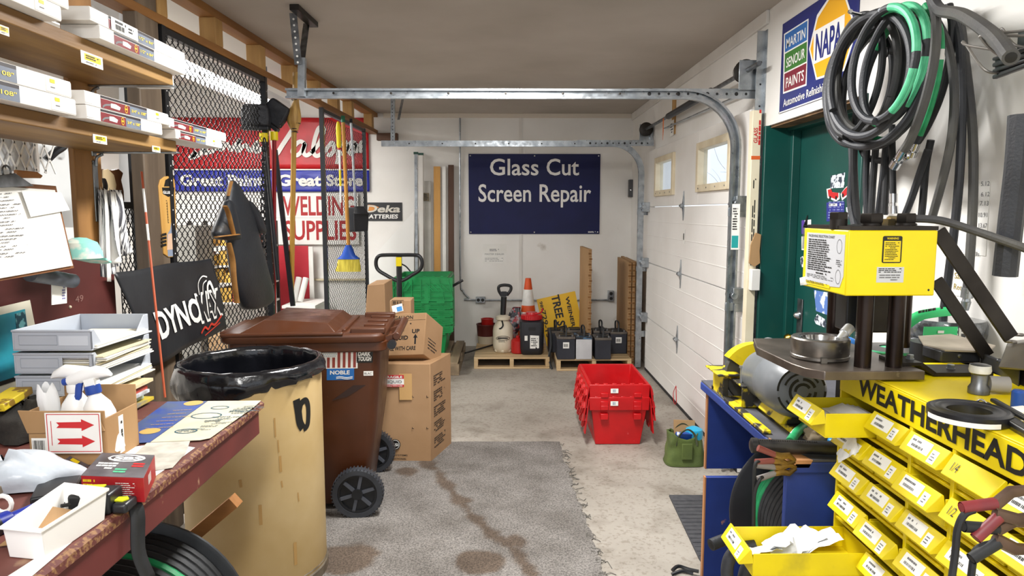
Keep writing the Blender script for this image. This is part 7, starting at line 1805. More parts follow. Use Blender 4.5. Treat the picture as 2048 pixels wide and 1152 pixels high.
def drawer(r, c0, c1, out=0.0, lab2=True, mark=None, dirty=False, lname=None):
    ya, yb = cY[c1] + .004, cY[c0] - .004        # near, far
    zt = Z0 - RH * r - .008; zb = Z0 - RH * (r + 1) + .007; X = CX - out
    b = MB(M_yelb); th = .003
    b.box(X + .006, ya, zb, X + .29, yb, zb + th)
    b.box(X + .006, ya, zb + th, X + .29, ya + th, zt - .012); b.box(X + .006, yb - th, zb + th, X + .29, yb, zt - .012)
    b.box(X + .287, ya + th, zb + th, X + .29, yb - th, zt - .012); b.box(X + .006, ya + th, zb + th, X + .006 + th, yb - th, zt - .03)
    # hopper lip leaning out below its top edge
    x0, x1 = X - .002, X - .026
    sec = [(x0, zt - .002), (x1, zt - .040), (x1 + .003, zt - .043), (X + .007, zt - .036), (X + .007, zt - .030), (x0 + .004, zt - .004)]
    k = len(sec); cut = .010
    vs = [V((x, yb + (cut * 0 if i != 1 else 0), z)) for i, (x, z) in enumerate(sec)] + [V((x, ya + (cut if i in (1, 2) else 0), z)) for i, (x, z) in enumerate(sec)]
    b.add(vs, [tuple(range(k - 1, -1, -1)), tuple(range(k, 2 * k))] + [(i, (i + 1) % k, (i + 1) % k + k, i + k) for i in range(k)])
    d = b.build('drawer', cab, bevel=.0012, label=lname)
    u = V((0, -1, 0)); v = V((x0 - x1, 0, .038)); vl = v.length; v.normalize(); W_ = yb - ya; o = V((x1, yb, zt - .040))
    n = u.cross(v)
    if n.x > 0: n = -n
    if mark:
        l = MB(M_ink); l.text(mark, o + u * W_ * .12 + v * vl * .3 + n * .0006, u, v, vl * .42, wid=W_ * .13); l.build('marker_note', d); return d
    l = MB(M_lab); a = o + u * W_ * .13 + v * vl * .30 + n * .0005; l.card(a, u, v, W_ * .50, vl * .60, .0006)
    l.m(M_inkg).dashes(a + u * W_ * .04 + v * vl * .34, u, v, W_ * .3, vl * .14, 1, fill=.7, seed=rd.randint(0, 99)); l.m(M_ink).bars(a + u * W_ * .08 + v * vl * .10, u, v, W_ * .28, vl * .13, 12, seed=rd.randint(0, 99)); l.build('label', d)
    if lab2:
        l = MB(M_lab); a = o + u * W_ * .68 + v * vl * .10 + n * .0005; l.card(a, u, v, W_ * .15, vl * .62, .0006); l.m(M_inkg).dashes(a + u * W_ * .03 + v * vl * .1, u, v, W_ * .1, vl * .4, 3, fill=.4, seed=rd.randint(0, 99)); l.build('price_sticker', d)
    return d
MARKS = {(0, 3): '1/4', (1, 3): '1/2'}
for r in range(NR):
    for c in range(6):
        if c == 0 and r in (0, 4): continue
        out = .0 + (.012 if (r + c * 2) % 5 == 0 else 0)
        drawer(r, c, c + 1, out, mark=MARKS.get((r, c)))
d0 = drawer(0, 0, 1, .115, lname='drawer pulled half out under the press, holding paper packets')
d4 = drawer(4, 0, 1, .27, lname='drawer pulled far out, holding plastic packets')
# packets in the open drawers
b = MB(mat('packet_white', '#efeeec', .5, c2='#dcdcdc', scale=12)); X = CX - .115
for i in range(4): b.M = Matrix.Translation((X + .05 + i * .012, (cY[0] + cY[1]) / 2, Z0 - .052 + i * .003)) @ Matrix.Rotation(-.35 + .1 * i, 4, 'Y'); b.box(-.03, -.055, 0, .06, .055, .002)
b.build('paper_packet', None, 'white paper packets sticking up in the drawer under the press', 'packet')
M_zip = mat('zip_bag', '#eef0f2', .25, c2='#dde0e4', scale=16, bump=.4, bscale=40)
b = MB(M_zip); X = CX - .27; rz = Z0 - RH * 4
for i in range(5):
    b.M = Matrix.Translation((X + .05 + i * .035, (cY[0] + cY[1]) / 2 + .01 * (i % 2), rz - .045 + .006 * i)) @ Euler((rd.uniform(-.3, .3), rd.uniform(-.5, .2), rd.uniform(-.6, .6))).to_matrix().to_4x4(); b.grid(lambda u, v: V(((u - .5) * .10, (v - .5) * .09, .012 * noise.noise(V((u * 4 + i, v * 4, 0))))), 8, 8)
b.build('plastic_packet', None, 'clear plastic packets with white labels in the pulled out lower drawer', 'packet', ang=70)
b = MB(M_zip); q = V((CX - .012, cY[0] - .085, Z0 - RH * 1.55));
b.M = Matrix.Translation(q) @ Euler((.75, .25, .0)).to_matrix().to_4x4(); b.grid(lambda u, v: V((.006 * noise.noise(V((u * 5, v * 5, 3))) - .012, (u - .5) * .028 * (1 + v), (v - .5) * .085)), 6, 10)
b.build('plastic_sachet', None, 'small clear sachet tucked over a drawer front of the yellow cabinet', 'sachet', ang=70)
# ---- hydraulic hose press standing on the cabinet
pz = CZ + .001
ps = thing('crimping_press', 'hydraulic hose crimping press with a yellow head and steel columns on the cabinet', 'press', (.86, 1.68, pz))
F0 = 1.52; bf0 = at(1648, 783, Y=F0); bf1 = at(1848, 783, Y=F0); zb, ztp = pz + .004, at(1848, 742, Y=F0).z
b = MB(mat('plate_steel', '#7a7068', .36, .75, c2='#5e554e', scale=12, wear='#8d837a', wscale=22, wlo=.68, whi=.76))
pl = [(bf0.x, F0), (bf1.x, F0), (bf1.x + .0, 1.93), (.70, 1.93), (.662, 1.80), (.672, 1.60), (bf0.x - .03, F0 + .03)]
b.prism([(x, y) for x, y in pl], (0, 0, ztp), EX, EY, ztp - zb); b.build('base_plate', ps, bevel=.002)
hz0 = at(1694, 592, Y=F0).z; hz1 = at(1694, 459, Y=F0).z; hx0 = at(1694, 520, Y=F0).x; hx1 = at(1873, 520, Y=F0).x; hY1 = 1.745
b = MB(M_yel); b.box(hx0, F0, hz0, hx1, hY1, hz1 - .002); b.build('head_cover', ps, bevel=.003)
tk = MB(M_dsteel); tk.box(hx0 + .006, F0 + .006, hz1 - .002, hx1 + .004, hY1 - .006, hz1 + .007); tk.build('top_plate', ps)
cols = [(1729, F0 + .045, 740), (1792, F0 + .045, 742), (1668, 1.79, 700)]
M_col = mat('column_steel', '#3a302b', .28, .85, c2='#2b2320', scale=9)
for px, y, py in cols:
    x = at(px, 650, Y=y).x; b = MB(M_col); b.cyl((x, y, ztp), (x, y, hz1 + .008), .0178, n=24); b.build('column', ps)
x4 = at(1720, 640, Y=1.79).x + .12; MB(M_col).cyl((x4, 1.80, ztp), (x4, 1.80, hz1 + .008), .0178, n=24).build('column', ps)
for px, y, w in ((1743, F0 + .06, .026), (1812, F0 + .06, .022)):
    c_ = at(px, 450, Y=y); b = MB(M_dsteel); b.lathe([(.021, 0), (.021, .006)], c=(c_.x, y, hz1 + .007), n=20); b.lathe([(w * .94, .006), (w, .009), (w, .024), (w * .92, .028)], c=(c_.x, y, hz1 + .007), n=6); b.build('hex_nut', ps)
c_ = at(1677, 450, Y=1.60); b = MB(M_dsteel); b.cyl((c_.x, 1.60, hz1), (c_.x, 1.60, hz1 + .022), .019); b.lathe([(.021, 0), (.021, .014), (.018, .016)], c=(c_.x, 1.60, hz1 + .022), n=6); b.build('hex_nut', ps)
c_ = at(1777, 440, Y=1.62); b = MB(mat('fitting_brass', '#b59a5a', .3, .9, c2='#8d8a80', scale=30)); b.cyl((c_.x, 1.62, hz1 + .007), (c_.x, 1.62, hz1 + .022), .016, n=6); b.cyl((c_.x, 1.62, hz1 + .018), (c_.x + .035, 1.62, hz1 + .018), .011, n=8); b.build('hose_fitting', ps)
# hydraulic ram body, fitting, ring die
xr_ = at(1702, 640, Y=1.70).x; b = MB(M_black); b.box(xr_ - .022, 1.68, at(1700, 660, Y=1.70).z, xr_ + .026, 1.74, hz0); b.build('ram_body', ps, bevel=.004)
b = MB(M_dsteel); q = at(1748, 640, Y=1.66); b.box(q.x - .03, 1.65, q.z - .03, q.x + .034, 1.70, hz0); b.build('ram_guide', ps, bevel=.004)
b = MB(mat('fitting_white', '#d6d8da', .3, .5)); p0, p1 = at(1700, 655, Y=1.68), at(1677, 679, Y=1.66); b.tube([p0, p0.lerp(p1, .5), p0.lerp(p1, .5), p1], [.013, .013, .010, .007], 12); b.build('quick_coupling', ps)
dc = at(1637, 740, Y=1.665); dc.z = ztp + .0005; dc = V((at(1637, 715, Y=1.67).x, 1.665, ztp + .0005))
rg = thing('ring_die', 'heavy dark steel ring die with a polished cone, on the press plate', 'die', dc)
M_die = mat('die_steel', '#8d8983', .32, .85, c2='#5e5a55', scale=14, wear='#b5afa6', wscale=18, wlo=.62, whi=.72)
b = MB(M_die); b.lathe([(.064, 0), (.067, .003), (.067, .009), (.065, .011), (.066, .013), (.067, .048), (.064, .0515), (.0505, .0515), (.0505, .0)], c=dc, n=56, closed=True); b.build('ring', rg)
b = MB(mat('die_polish', '#b9b9b8', .18, 1.0)); b.lathe([(.0505, .0513), (.047, .0505), (.043, .049), (.030, .012), (.030, .002)], c=dc, n=48, cap=False); b.build('cone', rg)
b = MB(M_die); b.cbox(dc + V((-.02, -.067, .006)), (.014, .006, .012)); b.build('key', rg)
# sloping flat struts and the mounting bar
for (p0, p1, y) in (((1876, 462), (2022, 676), F0 + .03), ((1872, 560), (1975, 712), hY1 - .02)):
    a, c = at(*p0, Y=y), at(*p1, Y=y - .04); b = MB(M_dsteel); b.bar(a, c, .032, .008, up=(0, 1, 0)); b.build('strut', ps, bevel=.001)
b = MB(M_dsteel); a, c = at(1850, 768, Y=1.56), at(1870, 776, Y=1.56)
b.hexa([(bf1.x - .03, 1.57, ztp), (bf1.x + .02, 1.57, ztp), (bf1.x + .02, 1.66, ztp), (bf1.x - .03, 1.66, ztp), (bf1.x - .03, 1.57, ztp + .008), (bf1.x + .024, 1.57, ztp + .008), (bf1.x + .024, 1.66, ztp + .008), (bf1.x - .03, 1.66, ztp + .008)])
b.hexa([(bf1.x + .018, 1.57, ztp), (bf1.x + .024, 1.57, ztp + .008), (bf1.x + .024, 1.66, ztp + .008), (bf1.x + .018, 1.66, ztp), (bf1.x + .052, 1.57, pz + .001), (bf1.x + .058, 1.57, pz + .009), (bf1.x + .058, 1.66, pz + .009), (bf1.x + .052, 1.66, pz + .001)])
b.box(bf1.x + .052, 1.57, pz, bf1.x + .19, 1.66, pz + .009); b.build('mounting_strap', ps, bevel=.001)
for px, zz_ in ((1822, ztp + .008), (1905, pz + .009)):
    x = at(px, 765, Y=1.60).x; b = MB(M_galv); b.lathe([(.010, 0), (.010, .002), (.0085, .002), (.0085, .010), (.007, .011)], c=(x, 1.61, zz_), n=6); b.build('hex_bolt', ps)
# plates on the yellow head
l = MB(mat('chart_grey', '#c9cbcf', .45)); ch0 = F0 + .012; ch1 = hY1 - .02
cz0, cz1 = hz0 + .012, hz1 - .012
cp = [V((hx0 - .001, ch1, cz0 - .006)), V((hx0 - .001, ch0 + .015, cz0 + .004)), V((hx0 - .001, ch0, cz0 + .03)), V((hx0 - .001, ch0, cz1)), V((hx0 - .001, ch1, cz1))]
l.add(cp + [p + V((.0009, 0, 0)) for p in cp], [(0, 1, 2, 3, 4), (9, 8, 7, 6, 5)] + [(i, i + 5, (i + 1) % 5 + 5, (i + 1) % 5) for i in range(5)])
U = V((0, -1, 0)); w_ = ch1 - ch0; h_ = cz1 - cz0; o = V((hx0 - .0012, ch1, cz0))
l.m(M_ink).text('PACER RING SELECTION CHART', o + U * w_ * .06 + EZ * h_ * .92, U, EZ, .006, wid=w_ * .7, bold=.01)
for i in range(15): l.dashes(o + U * w_ * .06 + EZ * h_ * (.27 + i * .042), U, EZ, w_ * .66, h_ * .024, 1, fill=.95, seed=i, mind=.04, maxd=.16, dens=1)
l.dashes(o + U * w_ * .3 + EZ * h_ * .2, U, EZ, w_ * .3, .006, 1); l.dashes(o + U * w_ * .05 + EZ * h_ * .11, U, EZ, w_ * .75, h_ * .08, 3, fill=.3)
for f_ in (.22, .78): ribbon(l, [o + U * w_ * .88 + EZ * h_ * f_ + U * .012 * cos(a * .5236) + EZ * .016 * sin(a * .5236) for a in range(13)], .001, (-1, 0, 0), .0003)
l.dashes(o + U * w_ * .82 + EZ * h_ * .4, U, EZ, w_ * .14, h_ * .14, 4, fill=.4)
l.m(M_yel).card(o + U * w_ * .02 + EZ * (-.004), U, EZ, w_ * .66, h_ * .07, .0003); l.m(M_ink).text('CAUTION', o + U * w_ * .04 - EZ * .0 + V((-.0004, 0, 0)), U, EZ, .006, wid=w_ * .24, bold=.02); l.dashes(o + U * w_ * .3 + V((-.0006, 0, 0)), U, EZ, w_ * .34, .006, 2, fill=.4)
l.build('chart_plate', ps)
b = MB(M_paper); q = V((hx0 - .001, ch1, cz0 - .004)); b.add([q + V(v) for v in ((0, -.012, -.003), (-.012, -.002, -.006), (-.010, .008, .012), (0, 0, .016))], [(0, 1, 2, 3)]); b.build('curled_corner', ps, solid=.0006)
w0, w1 = at(1763, 526, Y=F0), at(1805, 472, Y=F0); l = MB(M_ink); ww, wh = w1.x - w0.x, w1.z - w0.z; yy = F0 - .0008
l.prism([(x + ww / 2, z + wh / 2) for x, z in rrect(ww, wh, .004)], (w0.x, yy, w0.z), EX, EZ, .0008)
l.m(mat('label_yel', '#e2c912', .5)).card((w0.x + ww * .07, yy - .0004, w0.z + wh * .04), EX, EZ, ww * .86, wh * .78, .0003); l.text('WARNING', (w0.x + ww / 2, yy - .0001, w0.z + wh * .875), EX, EZ, wh * .08, wid=ww * .6, align='C', bold=.02)
l.m(M_ink).dashes((w0.x + ww * .13, yy - .0006, w0.z + wh * .10), EX, EZ, ww * .74, wh * .68, 11, fill=.4); l.build('warning_plate', ps)
w0, w1 = at(1752, 565, Y=F0), at(1808, 534, Y=F0); l = MB(mat('chart_grey', '#c9cbcf', .45)); ww, wh = w1.x - w0.x, w1.z - w0.z; l.card((w0.x, yy, w0.z), EX, EZ, ww, wh, .0008)
l.m(M_ink).dashes((w0.x + ww * .06, yy, w0.z + wh * .62), EX, EZ, ww * .88, wh * .32, 3, fill=.5); l.m(M_inkg).dashes((w0.x + ww * .1, yy, w0.z + wh * .1), EX, EZ, ww * .8, wh * .45, 3, fill=.45, mind=.18, maxd=.28); l.build('patent_plate', ps)
q = at(1857, 580, Y=F0); MB(M_ink).lathe([(.0025, 0), (0, .0005)], c=(q.x, F0 - .0002, q.z), axis=(0, -1, 0), n=10).build('screw_hole', ps)
# hose that feeds the press
b = MB(M_hoseg); b.tube(crom([at(1825, 437, Y=1.62), at(1880, 441, Y=1.60), at(1950, 462, Y=1.55), at(2060, 500, Y=1.45), at(2140, 530, Y=1.4)], 6), .0095, 10); b.build('press_hose', ps, label='thick grey hydraulic hose')
# ---- the rest on and behind the cabinet
pc = at(1938, 826, Z=CZ + .012); pc = V((pc.x, pc.y, CZ + .0012))
pu = thing('pulley_ring', 'black ring pulley with a white tape edge lying on the yellow cabinet', 'ring', pc)
b = MB(mat('ring_black', '#1d1e20', .35, .3, c2='#34353a', scale=14)); b.lathe([(.036, 0), (.066, 0), (.068, .003), (.068, .018), (.062, .021), (.056, .019), (.050, .021), (.040, .019), (.036, .016)], c=pc, n=56, closed=True); b.build('ring', pu)
b = MB(M_paper); pts = [pc + V((.0684 * cos(a), .0684 * sin(a), 0)) for a in [math.radians(168 + i * 8) for i in range(15)]]; b.add([p + EZ * .001 for p in pts] + [p + EZ * .010 for p in pts], [(i, i + 1, i + 16, i + 15) for i in range(14)]); b.build('tape_edge', pu)
# black bar handles with a key ring
b = MB(M_black); a, c = at(1962, 842, Y=1.30), at(2090, 888, Y=1.08); a.z = CZ + .012; c.z = CZ + .012; kb = thing('folding_tool', 'black folding tool handle with a steel ring on the cabinet edge', 'tool', a)
b.bar(a, c, .022, .011); b.bar(a + V((.02, 0, .008)), c + V((.02, 0, .008)), .012, .008); b.build('bar', kb, bevel=.003)
b = MB(M_chrome); q = a + V((-.004, -.004, -.006)); b.tube([q + V((.0135 * cos(t * .3927) * .3, -.0135 * cos(t * .3927) * .8, .0155 * sin(t * .3927))) for t in range(16)], .002, 6, closed=True); b.build('key_ring', kb)
# steel elbow fitting and plugs
q = at(1990, 800, Z=CZ); q = V((q.x, q.y + .05, CZ + .001)); ef = thing('pipe_fitting', 'taped steel elbow fitting behind the ring pulley', 'fitting', q)
b = MB(M_steel); b.lathe([(.020, 0), (.020, .012), (.015, .02), (.015, .04), (.019, .045), (.019, .06), (.014, .062)], c=q, n=18); b.build('body', ef); b = MB(mat('plug_grey', '#8f8c88', .5)); b.cyl(q + V((.02, -.0, .02)), q + V((.055, -.01, .02)), .017, n=18); b.build('side_plug', ef)
b = MB(mat('tape_white', '#dcdcd8', .4, c2='#b5b5b0', scale=30)); b.lathe([(.0195, .044), (.021, .05), (.0195, .06)], c=q, n=18); b.build('thread_tape', ef)
b = MB(mat('cap_navy', '#1c4a9a', .4)); q2 = at(2035, 815, Z=CZ); b.lathe([(.012, 0), (.012, .03), (.009, .034), (0, .034)], c=(q2.x, q2.y, CZ + .001), n=14); b.build('navy_stopper', None, 'dark blue plastic stopper at the far side of the steel elbow fitting', 'plastic cap')
b = MB(M_paper); q2 = at(2040, 842, Z=CZ); b.cbox((q2.x + .01, q2.y + .01, CZ + .011), (.04, .03, .02), (0, 0, .3)); b.build('white_packet', None, 'small white packet behind the black tool handle', 'packet', bevel=.002)
# black machine (saw) with guards
sw_ = thing('hose_saw', 'black hose cutting saw with bolted steel guards behind the press', 'saw', (1.13, 1.75, CZ))
M_sawblk = mat('saw_black', '#1b1c1f', .45, c2='#2a2b2e', scale=6, wear='#5d5c58', wscale=9, wlo=.7, whi=.78)
a, c = at(1878, 765, Y=1.72), at(1964, 702, Y=1.72); b = MB(M_sawblk); b.box(a.x, 1.72, CZ + .001, c.x, 1.80, c.z); b.build('guard', sw_, bevel=.004)
p0, p1, p2, p3 = at(1960, 758, Y=1.70), at(2036, 790, Y=1.48), at(2040, 736, Y=1.48), at(1962, 706, Y=1.70)
b = MB(M_sawblk); b.add([p0, p1, p2, p3] + [p + V((.012, .012, 0)) for p in (p0, p1, p2, p3)], [(0, 1, 2, 3), (7, 6, 5, 4), (0, 4, 5, 1), (1, 5, 6, 2), (2, 6, 7, 3), (3, 7, 4, 0)]); b.build('guard', sw_, bevel=.003)
b = MB(mat('plate_tan', '#b0a594', .5, .3, c2='#94897a', scale=8)); z_ = at(1900, 695, Y=1.75).z
pp = [at(*q, Y=y) for q, y in (((1836, 688), 1.92), ((1846, 700), 1.80), ((1890, 708), 1.72), ((1975, 706), 1.70), ((1990, 700), 1.78), ((1900, 684), 1.95))]
pp = [V((p.x, p.y, z_)) for p in pp]; b.add(pp + [p - EZ * .004 for p in pp], [tuple(range(6)), (11, 10, 9, 8, 7, 6)] + [(i, i + 6, (i + 1) % 6 + 6, (i + 1) % 6) for i in range(6)]); b.build('top_cover', sw_)
b = MB(M_sawblk); b.lathe([(.05, 0), (.052, .0), (.052, .052), (0, .052)], c=(at(1870, 720, Y=1.84).x, 1.86, z_ - .058), n=28); b.build('housing', sw_)
b = MB(M_steel);
for px, py, y in ((1919, 712, 1.72), (1998, 722, 1.6)): b.lathe([(.006, 0), (.005, .002), (0, .003)], c=at(px, py, Y=y - .001), axis=(-.2, -1, 0), n=12)
b.build('bolt_pattern', sw_)
b = MB(M_black); p0, p1 = at(1920, 752, Y=1.70), at(1932, 765, Y=1.64); b.cyl(p0, p1, .010, .008, 12); b.build('cord_grip', sw_); b = MB(M_steel); b.tube(crom([p1, at(1945, 772, Y=1.6), at(1965, 772, Y=1.58), at(1975, 768, Y=1.58)], 4), .004, 6); b.build('lever', sw_)
b = MB(mat('machine_grey', '#8a857e', .45, .3, c2='#716c66', scale=7));
a0 = at(2010, 705, Y=1.55)
b.hexa([at(1996, 736, Y=1.52), at(2080, 744, Y=1.40), at(2080, 744, Y=1.60), at(1996, 736, Y=1.72), at(2016, 690, Y=1.52), at(2080, 680, Y=1.40), at(2080, 676, Y=1.60), at(2016, 682, Y=1.72)])
b.bar(at(2016, 668, Y=1.58), at(2045, 670, Y=1.52), .012, .008); b.bar(at(2012, 682, Y=1.55), at(2030, 684, Y=1.5), .012, .008); b.build('motor_cover', sw_, bevel=.004)
b = MB(mat('mach_dark', '#2a2422', .5)); b.hexa([at(2038, 800, Y=1.50), at(2090, 812, Y=1.40), at(2090, 812, Y=1.6), at(2038, 800, Y=1.7), at(2038, 738, Y=1.50), at(2090, 744, Y=1.40), at(2090, 744, Y=1.6), at(2038, 738, Y=1.7)]); b.build('base', sw_)
# ring (spool) and shrink wrapped hose coils behind the press
q = V((at(1788, 705, Y=2.0).x, 2.02, 0)); sp = thing('spool', 'black flanged spool with a green edge behind the press columns', 'spool', (q.x, q.y, BZ))
zt_ = at(1788, 695, Y=2.02).z; b = MB(M_black); b.lathe([(.075, BZ + .001), (.075, zt_ - .012), (.083, zt_ - .010), (.083, zt_), (.03, zt_ + .003), (.028, zt_ - .02)], c=(q.x, q.y, 0), n=40); b.build('body', sp); b = MB(M_greenl); b.lathe([(.0832, zt_ - .008), (.0845, zt_ - .004), (.0832, zt_)], c=(q.x, q.y, 0), n=40); b.build('green_edge', sp)
M_wrap = mat('shrink_wrap', '#2c2f33', .2, c2='#8b9096', scale=22, mixlo=.5, mixhi=.75, coat=.6, bump=.3, bscale=30)
cx_ = at(1885, 690, Y=2.12).x; zsh = BZ
shelf_ = thing('hose_coil_stand', 'low steel stand behind the press holding wrapped hose coils', 'stand', (cx_, 2.12, BZ)); zc0 = at(1880, 690, Y=2.12).z - .03
b = MB(M_dsteel); b.box(cx_ - .10, 2.03, BZ, cx_ + .10, 2.22, zc0); b.build('box', shelf_)
for i, (pxo, rr_, zo, hh, lab, tt) in enumerate(((0, .105, 0, .055, 'lower shrink wrapped hose coil behind the press with a green tag', '3/8'), (.012, .108, .057, .055, 'upper shrink wrapped hose coil with big white lettering behind the press', 'HSHA'))):
    c_ = V((cx_ + pxo, 2.125, zc0 + zo + .001)); t = thing('hose_coil', lab, 'hose coil', c_, group=None)
    b = MB(M_wrap); b.lathe([(rr_ - .03, 0), (rr_ - .006, 0), (rr_, hh * .25), (rr_, hh * .75), (rr_ - .006, hh), (rr_ - .03, hh)], c=c_, n=36); b.build('wrapped_coil', t)
    l = MB(M_paper); gv = glyphs(tt, .03, 1); k_ = hh * .5 / .727
    a0 = -math.pi * .72 if i else -math.pi * .42
    l.add([c_ + V(((rr_ + .001) * cos(a0 + p[0] * k_ / rr_), (rr_ + .001) * sin(a0 + p[0] * k_ / rr_), hh * .28 + p[1] * k_)) for p in gv[0]], gv[1]); l.build('lettering', t)
Gt = mat('tag_green', '#35c877', .55, c2='#2dbd6c', scale=6)
b = MB(Gt); gp = [at(1810, 640, Y=1.98), at(1838, 622, Y=1.98), at(1905, 618, Y=2.0), at(1912, 626, Y=2.0), at(1850, 634, Y=1.985), at(1812, 650, Y=1.98)]; ys_ = [p + V((0, .05, .006)) for p in gp]
rib = crom([at(1809, 652, Y=1.99), at(1838, 632, Y=1.99), at(1872, 625, Y=2.0), at(1905, 622, Y=2.02)], 5); ribbon(b, rib, .030, V((.1, -.75, .6))); b.m(M_ink).dashes(rib[4] + V((0, -.012, .012)), rib[-2] - rib[4], V((0, .2, 1)), .09, .012, 1, fill=.6); b.build('green_tag', None, 'bright green paper strip bent over the upper hose coil', 'tag', solid=.001)
b = MB(Gt); a = at(1846, 674, Y=2.0); c = at(1920, 676, Y=2.0); b.card(a, V((1, .12, -.02)), V((.1, .1, 1)), (c - a).length, .030, .001); b.m(M_paper).card(a + V((.045, .004, .010)), V((1, .12, -.02)), V((.1, .1, 1)), .02, .008, .0004); b.build('green_tag', None, 'flat bright green paper tag on the lower hose coil', 'tag')
b = MB(mat('ball_blue', '#2f7ed8', .45)); b.ball(at(1695, 700, Y=2.05), .036, 12, (1, 1, 1.1)); b.m(M_dsteel).box(at(1695, 700, Y=2.05).x - .02, 2.03, BZ, at(1695, 700, Y=2.05).x + .02, 2.07, at(1695, 700, Y=2.05).z - .03); b.build('blue_ball', None, 'round blue plastic ball behind the ring die', 'plastic cap')
# ---- jumper clamps hanging in front of the bins
def bigclamp(lab, base, d, m_, cab_pts, second):
    t = thing('booster_clamp', lab, 'clamp', base); base = V(base); d = V(d).normalized(); up = V((0, .2, 1)); up = (up - d * up.dot(d)).normalized()
    br = mat('clamp_bronze', '#6a5548', .45, .6, c2='#4a3a32', scale=20)
    b = MB(br); b.tube([base + d * .0 + up * .002, base + d * .03 + up * .020, base + d * .06 + up * .022, base + d * .09 + up * .006], [.003, .006, .007, .007], 8, flat=1.4); b.tube([base - up * .002, base + d * .03 - up * .018, base + d * .06 - up * .018, base + d * .09 - up * .004], [.003, .006, .007, .007], 8, flat=1.4); b.build('jaw', t)
    for s_ in (1, -1):
        b = MB(m_); p0 = base + d * .085 + up * s_ * .010; p1 = base + d * (.135 if s_ > 0 else .125) + up * s_ * (.012 if s_ > 0 else .034) ; b.tube([p0, p1], [.0085, .0085], 12, hollow=True); b.tube([p0, p1], [.0065, .0065], 12); b.build('handle_sleeve', t)
    b = MB(M_rubber); b.tube(crom([V(q) for q in cab_pts], 8), .0052, 8); b.build('cable', t); return t
YC = .97
K = lambda px, py, y=YC: at(px, py, Y=y)
bigclamp('red handled booster clamp hanging before the yellow bins', K(2110, 1000), K(1938, 1030) - K(2110, 1000), mat('sleeve_red', '#6e2a30', .5, c2='#8a2a2c', scale=16), [K(1948, 1020), K(1928, 1030), K(1915, 1060), K(1910, 1110), K(1900, 1180)], 1)
bigclamp('black handled booster clamp below the red one', K(2110, 1075), K(1938, 1070) - K(2110, 1075), M_rubber, [K(1985, 1087), K(1965, 1092), K(1950, 1105), K(1945, 1130), K(1938, 1190)], 1)
# ---- at the foot of the bench
b = MB(M_card); p = [at(1432, 1100, Y=2.0), at(1500, 1092, Y=2.0)]
x0_, x1_ = p[0].x, p[1].x; cb2 = thing('floor_carton', 'open cardboard carton under the pulled out drawer', 'box', (.72, 1.9, 0)); zc = .30
b.box(.60, 1.72, .001, .604, 2.05, zc); b.box(.60, 1.716, .001, .90, 1.72, zc); b.box(.60, 2.05, .001, .90, 2.054, zc); b.box(.90, 1.716, .001, .904, 2.054, zc); b.box(.604, 1.72, .001, .90, 2.05, .006); b.build('box', cb2)
b = MB(M_card); b.add([(.602, 1.72, zc), (.602, 2.05, zc), (.70, 2.07, zc + .06), (.70, 1.73, zc + .05)], [(0, 1, 2, 3)]); b.build('flap', cb2, solid=.004)
b = MB(M_hose); b.tube(crom([at(1422, 1090, Y=1.86), at(1455, 1078, Y=1.88), at(1500, 1074, Y=1.9), at(1560, 1080, Y=1.95)], 5), .0165, 12, hollow=False); o_ = b.build('hose_end', None, 'thick black hose end poking out beside the pulled out drawer', 'hose')
b = MB(M_ink); q = at(1422, 1090, Y=1.86); dn_ = (at(1422, 1090, Y=1.86) - at(1455, 1078, Y=1.88)).normalized(); b.lathe([(.012, 0), (0, .0008)], c=q, axis=dn_, n=12); b.build('bore', o_)
b = MB(M_hose); b.tube(crom([at(1510, 1092, Y=1.7), at(1478, 1098, Y=1.7), at(1458, 1120, Y=1.7), at(1455, 1160, Y=1.7), at(1470, 1220, Y=1.7)], 6), .016, 12); b.build('hose_loop', None, 'black hose loop bending down in front of the floor carton', 'hose')
b = MB(M_hose); b.tube(crom([at(1525, 1110, Y=1.72), at(1500, 1125, Y=1.72), at(1487, 1160, Y=1.72), at(1485, 1230, Y=1.72)], 6), .016, 12); b.build('hose_loop', None, 'black hose loop just behind the first one by the pulled out drawer', 'hose')
b = MB(M_black); q = at(1368, 1146, Z=.01); b.tube(crom([q + V(v) for v in ((-.05, 0, .012), (-.02, .02, .02), (.02, .01, .012), (.06, -.01, .012))], 4), .008, 8); b.tube(crom([q + V(v) for v in ((-.06, -.03, .01), (-.01, -.02, .02), (.03, -.03, .012))], 4), .008, 8); b.build('cord_end', None, 'tangled black cord end on the concrete by the rubber mat', 'cord')
# ---- NAPA sign on the wall above the green door
SXn = WX - .006
na = thing('parts_sign', 'dark blue metal sign with a yellow hexagon reading NAPA', 'sign', at(1620, 200, X=WX))
yl, yr_, zbo, zto = 3.752, 2.95, 2.065, 2.52
MB(mat('napa_blue', '#1f2a78', .4, c2='#1a2468', scale=4)).box(SXn, yr_, zbo, WX, yl, zto).build('panel', na, bevel=.002)
b = MB(M_paper);
for (y0, y1, z0, z1) in ((yl - .006, yl, zbo, zto), (yr_, yl, zbo, zbo + .006)): b.box(SXn - .0006, y0, z0, SXn, y1, z1)
U = V((0, -1, 0)); o = V((SXn - .0006, yl, zbo)); NS = lambda px, py: at(px, py, X=SXn - .0008)
def qd(l, pix, lift=0.0):
    pts = [NS(*p) - V((lift, 0, 0)) for p in pix]; k = len(pts); l.add(pts + [p + V((.0004, 0, 0)) for p in pts], [tuple(range(k)), tuple(range(2 * k - 1, k - 1, -1))] + [(i, i + k, (i + 1) % k + k, (i + 1) % k) for i in range(k)])
qd(b, [(1568, 68), (1617, 37), (1613, 171), (1566, 188)])
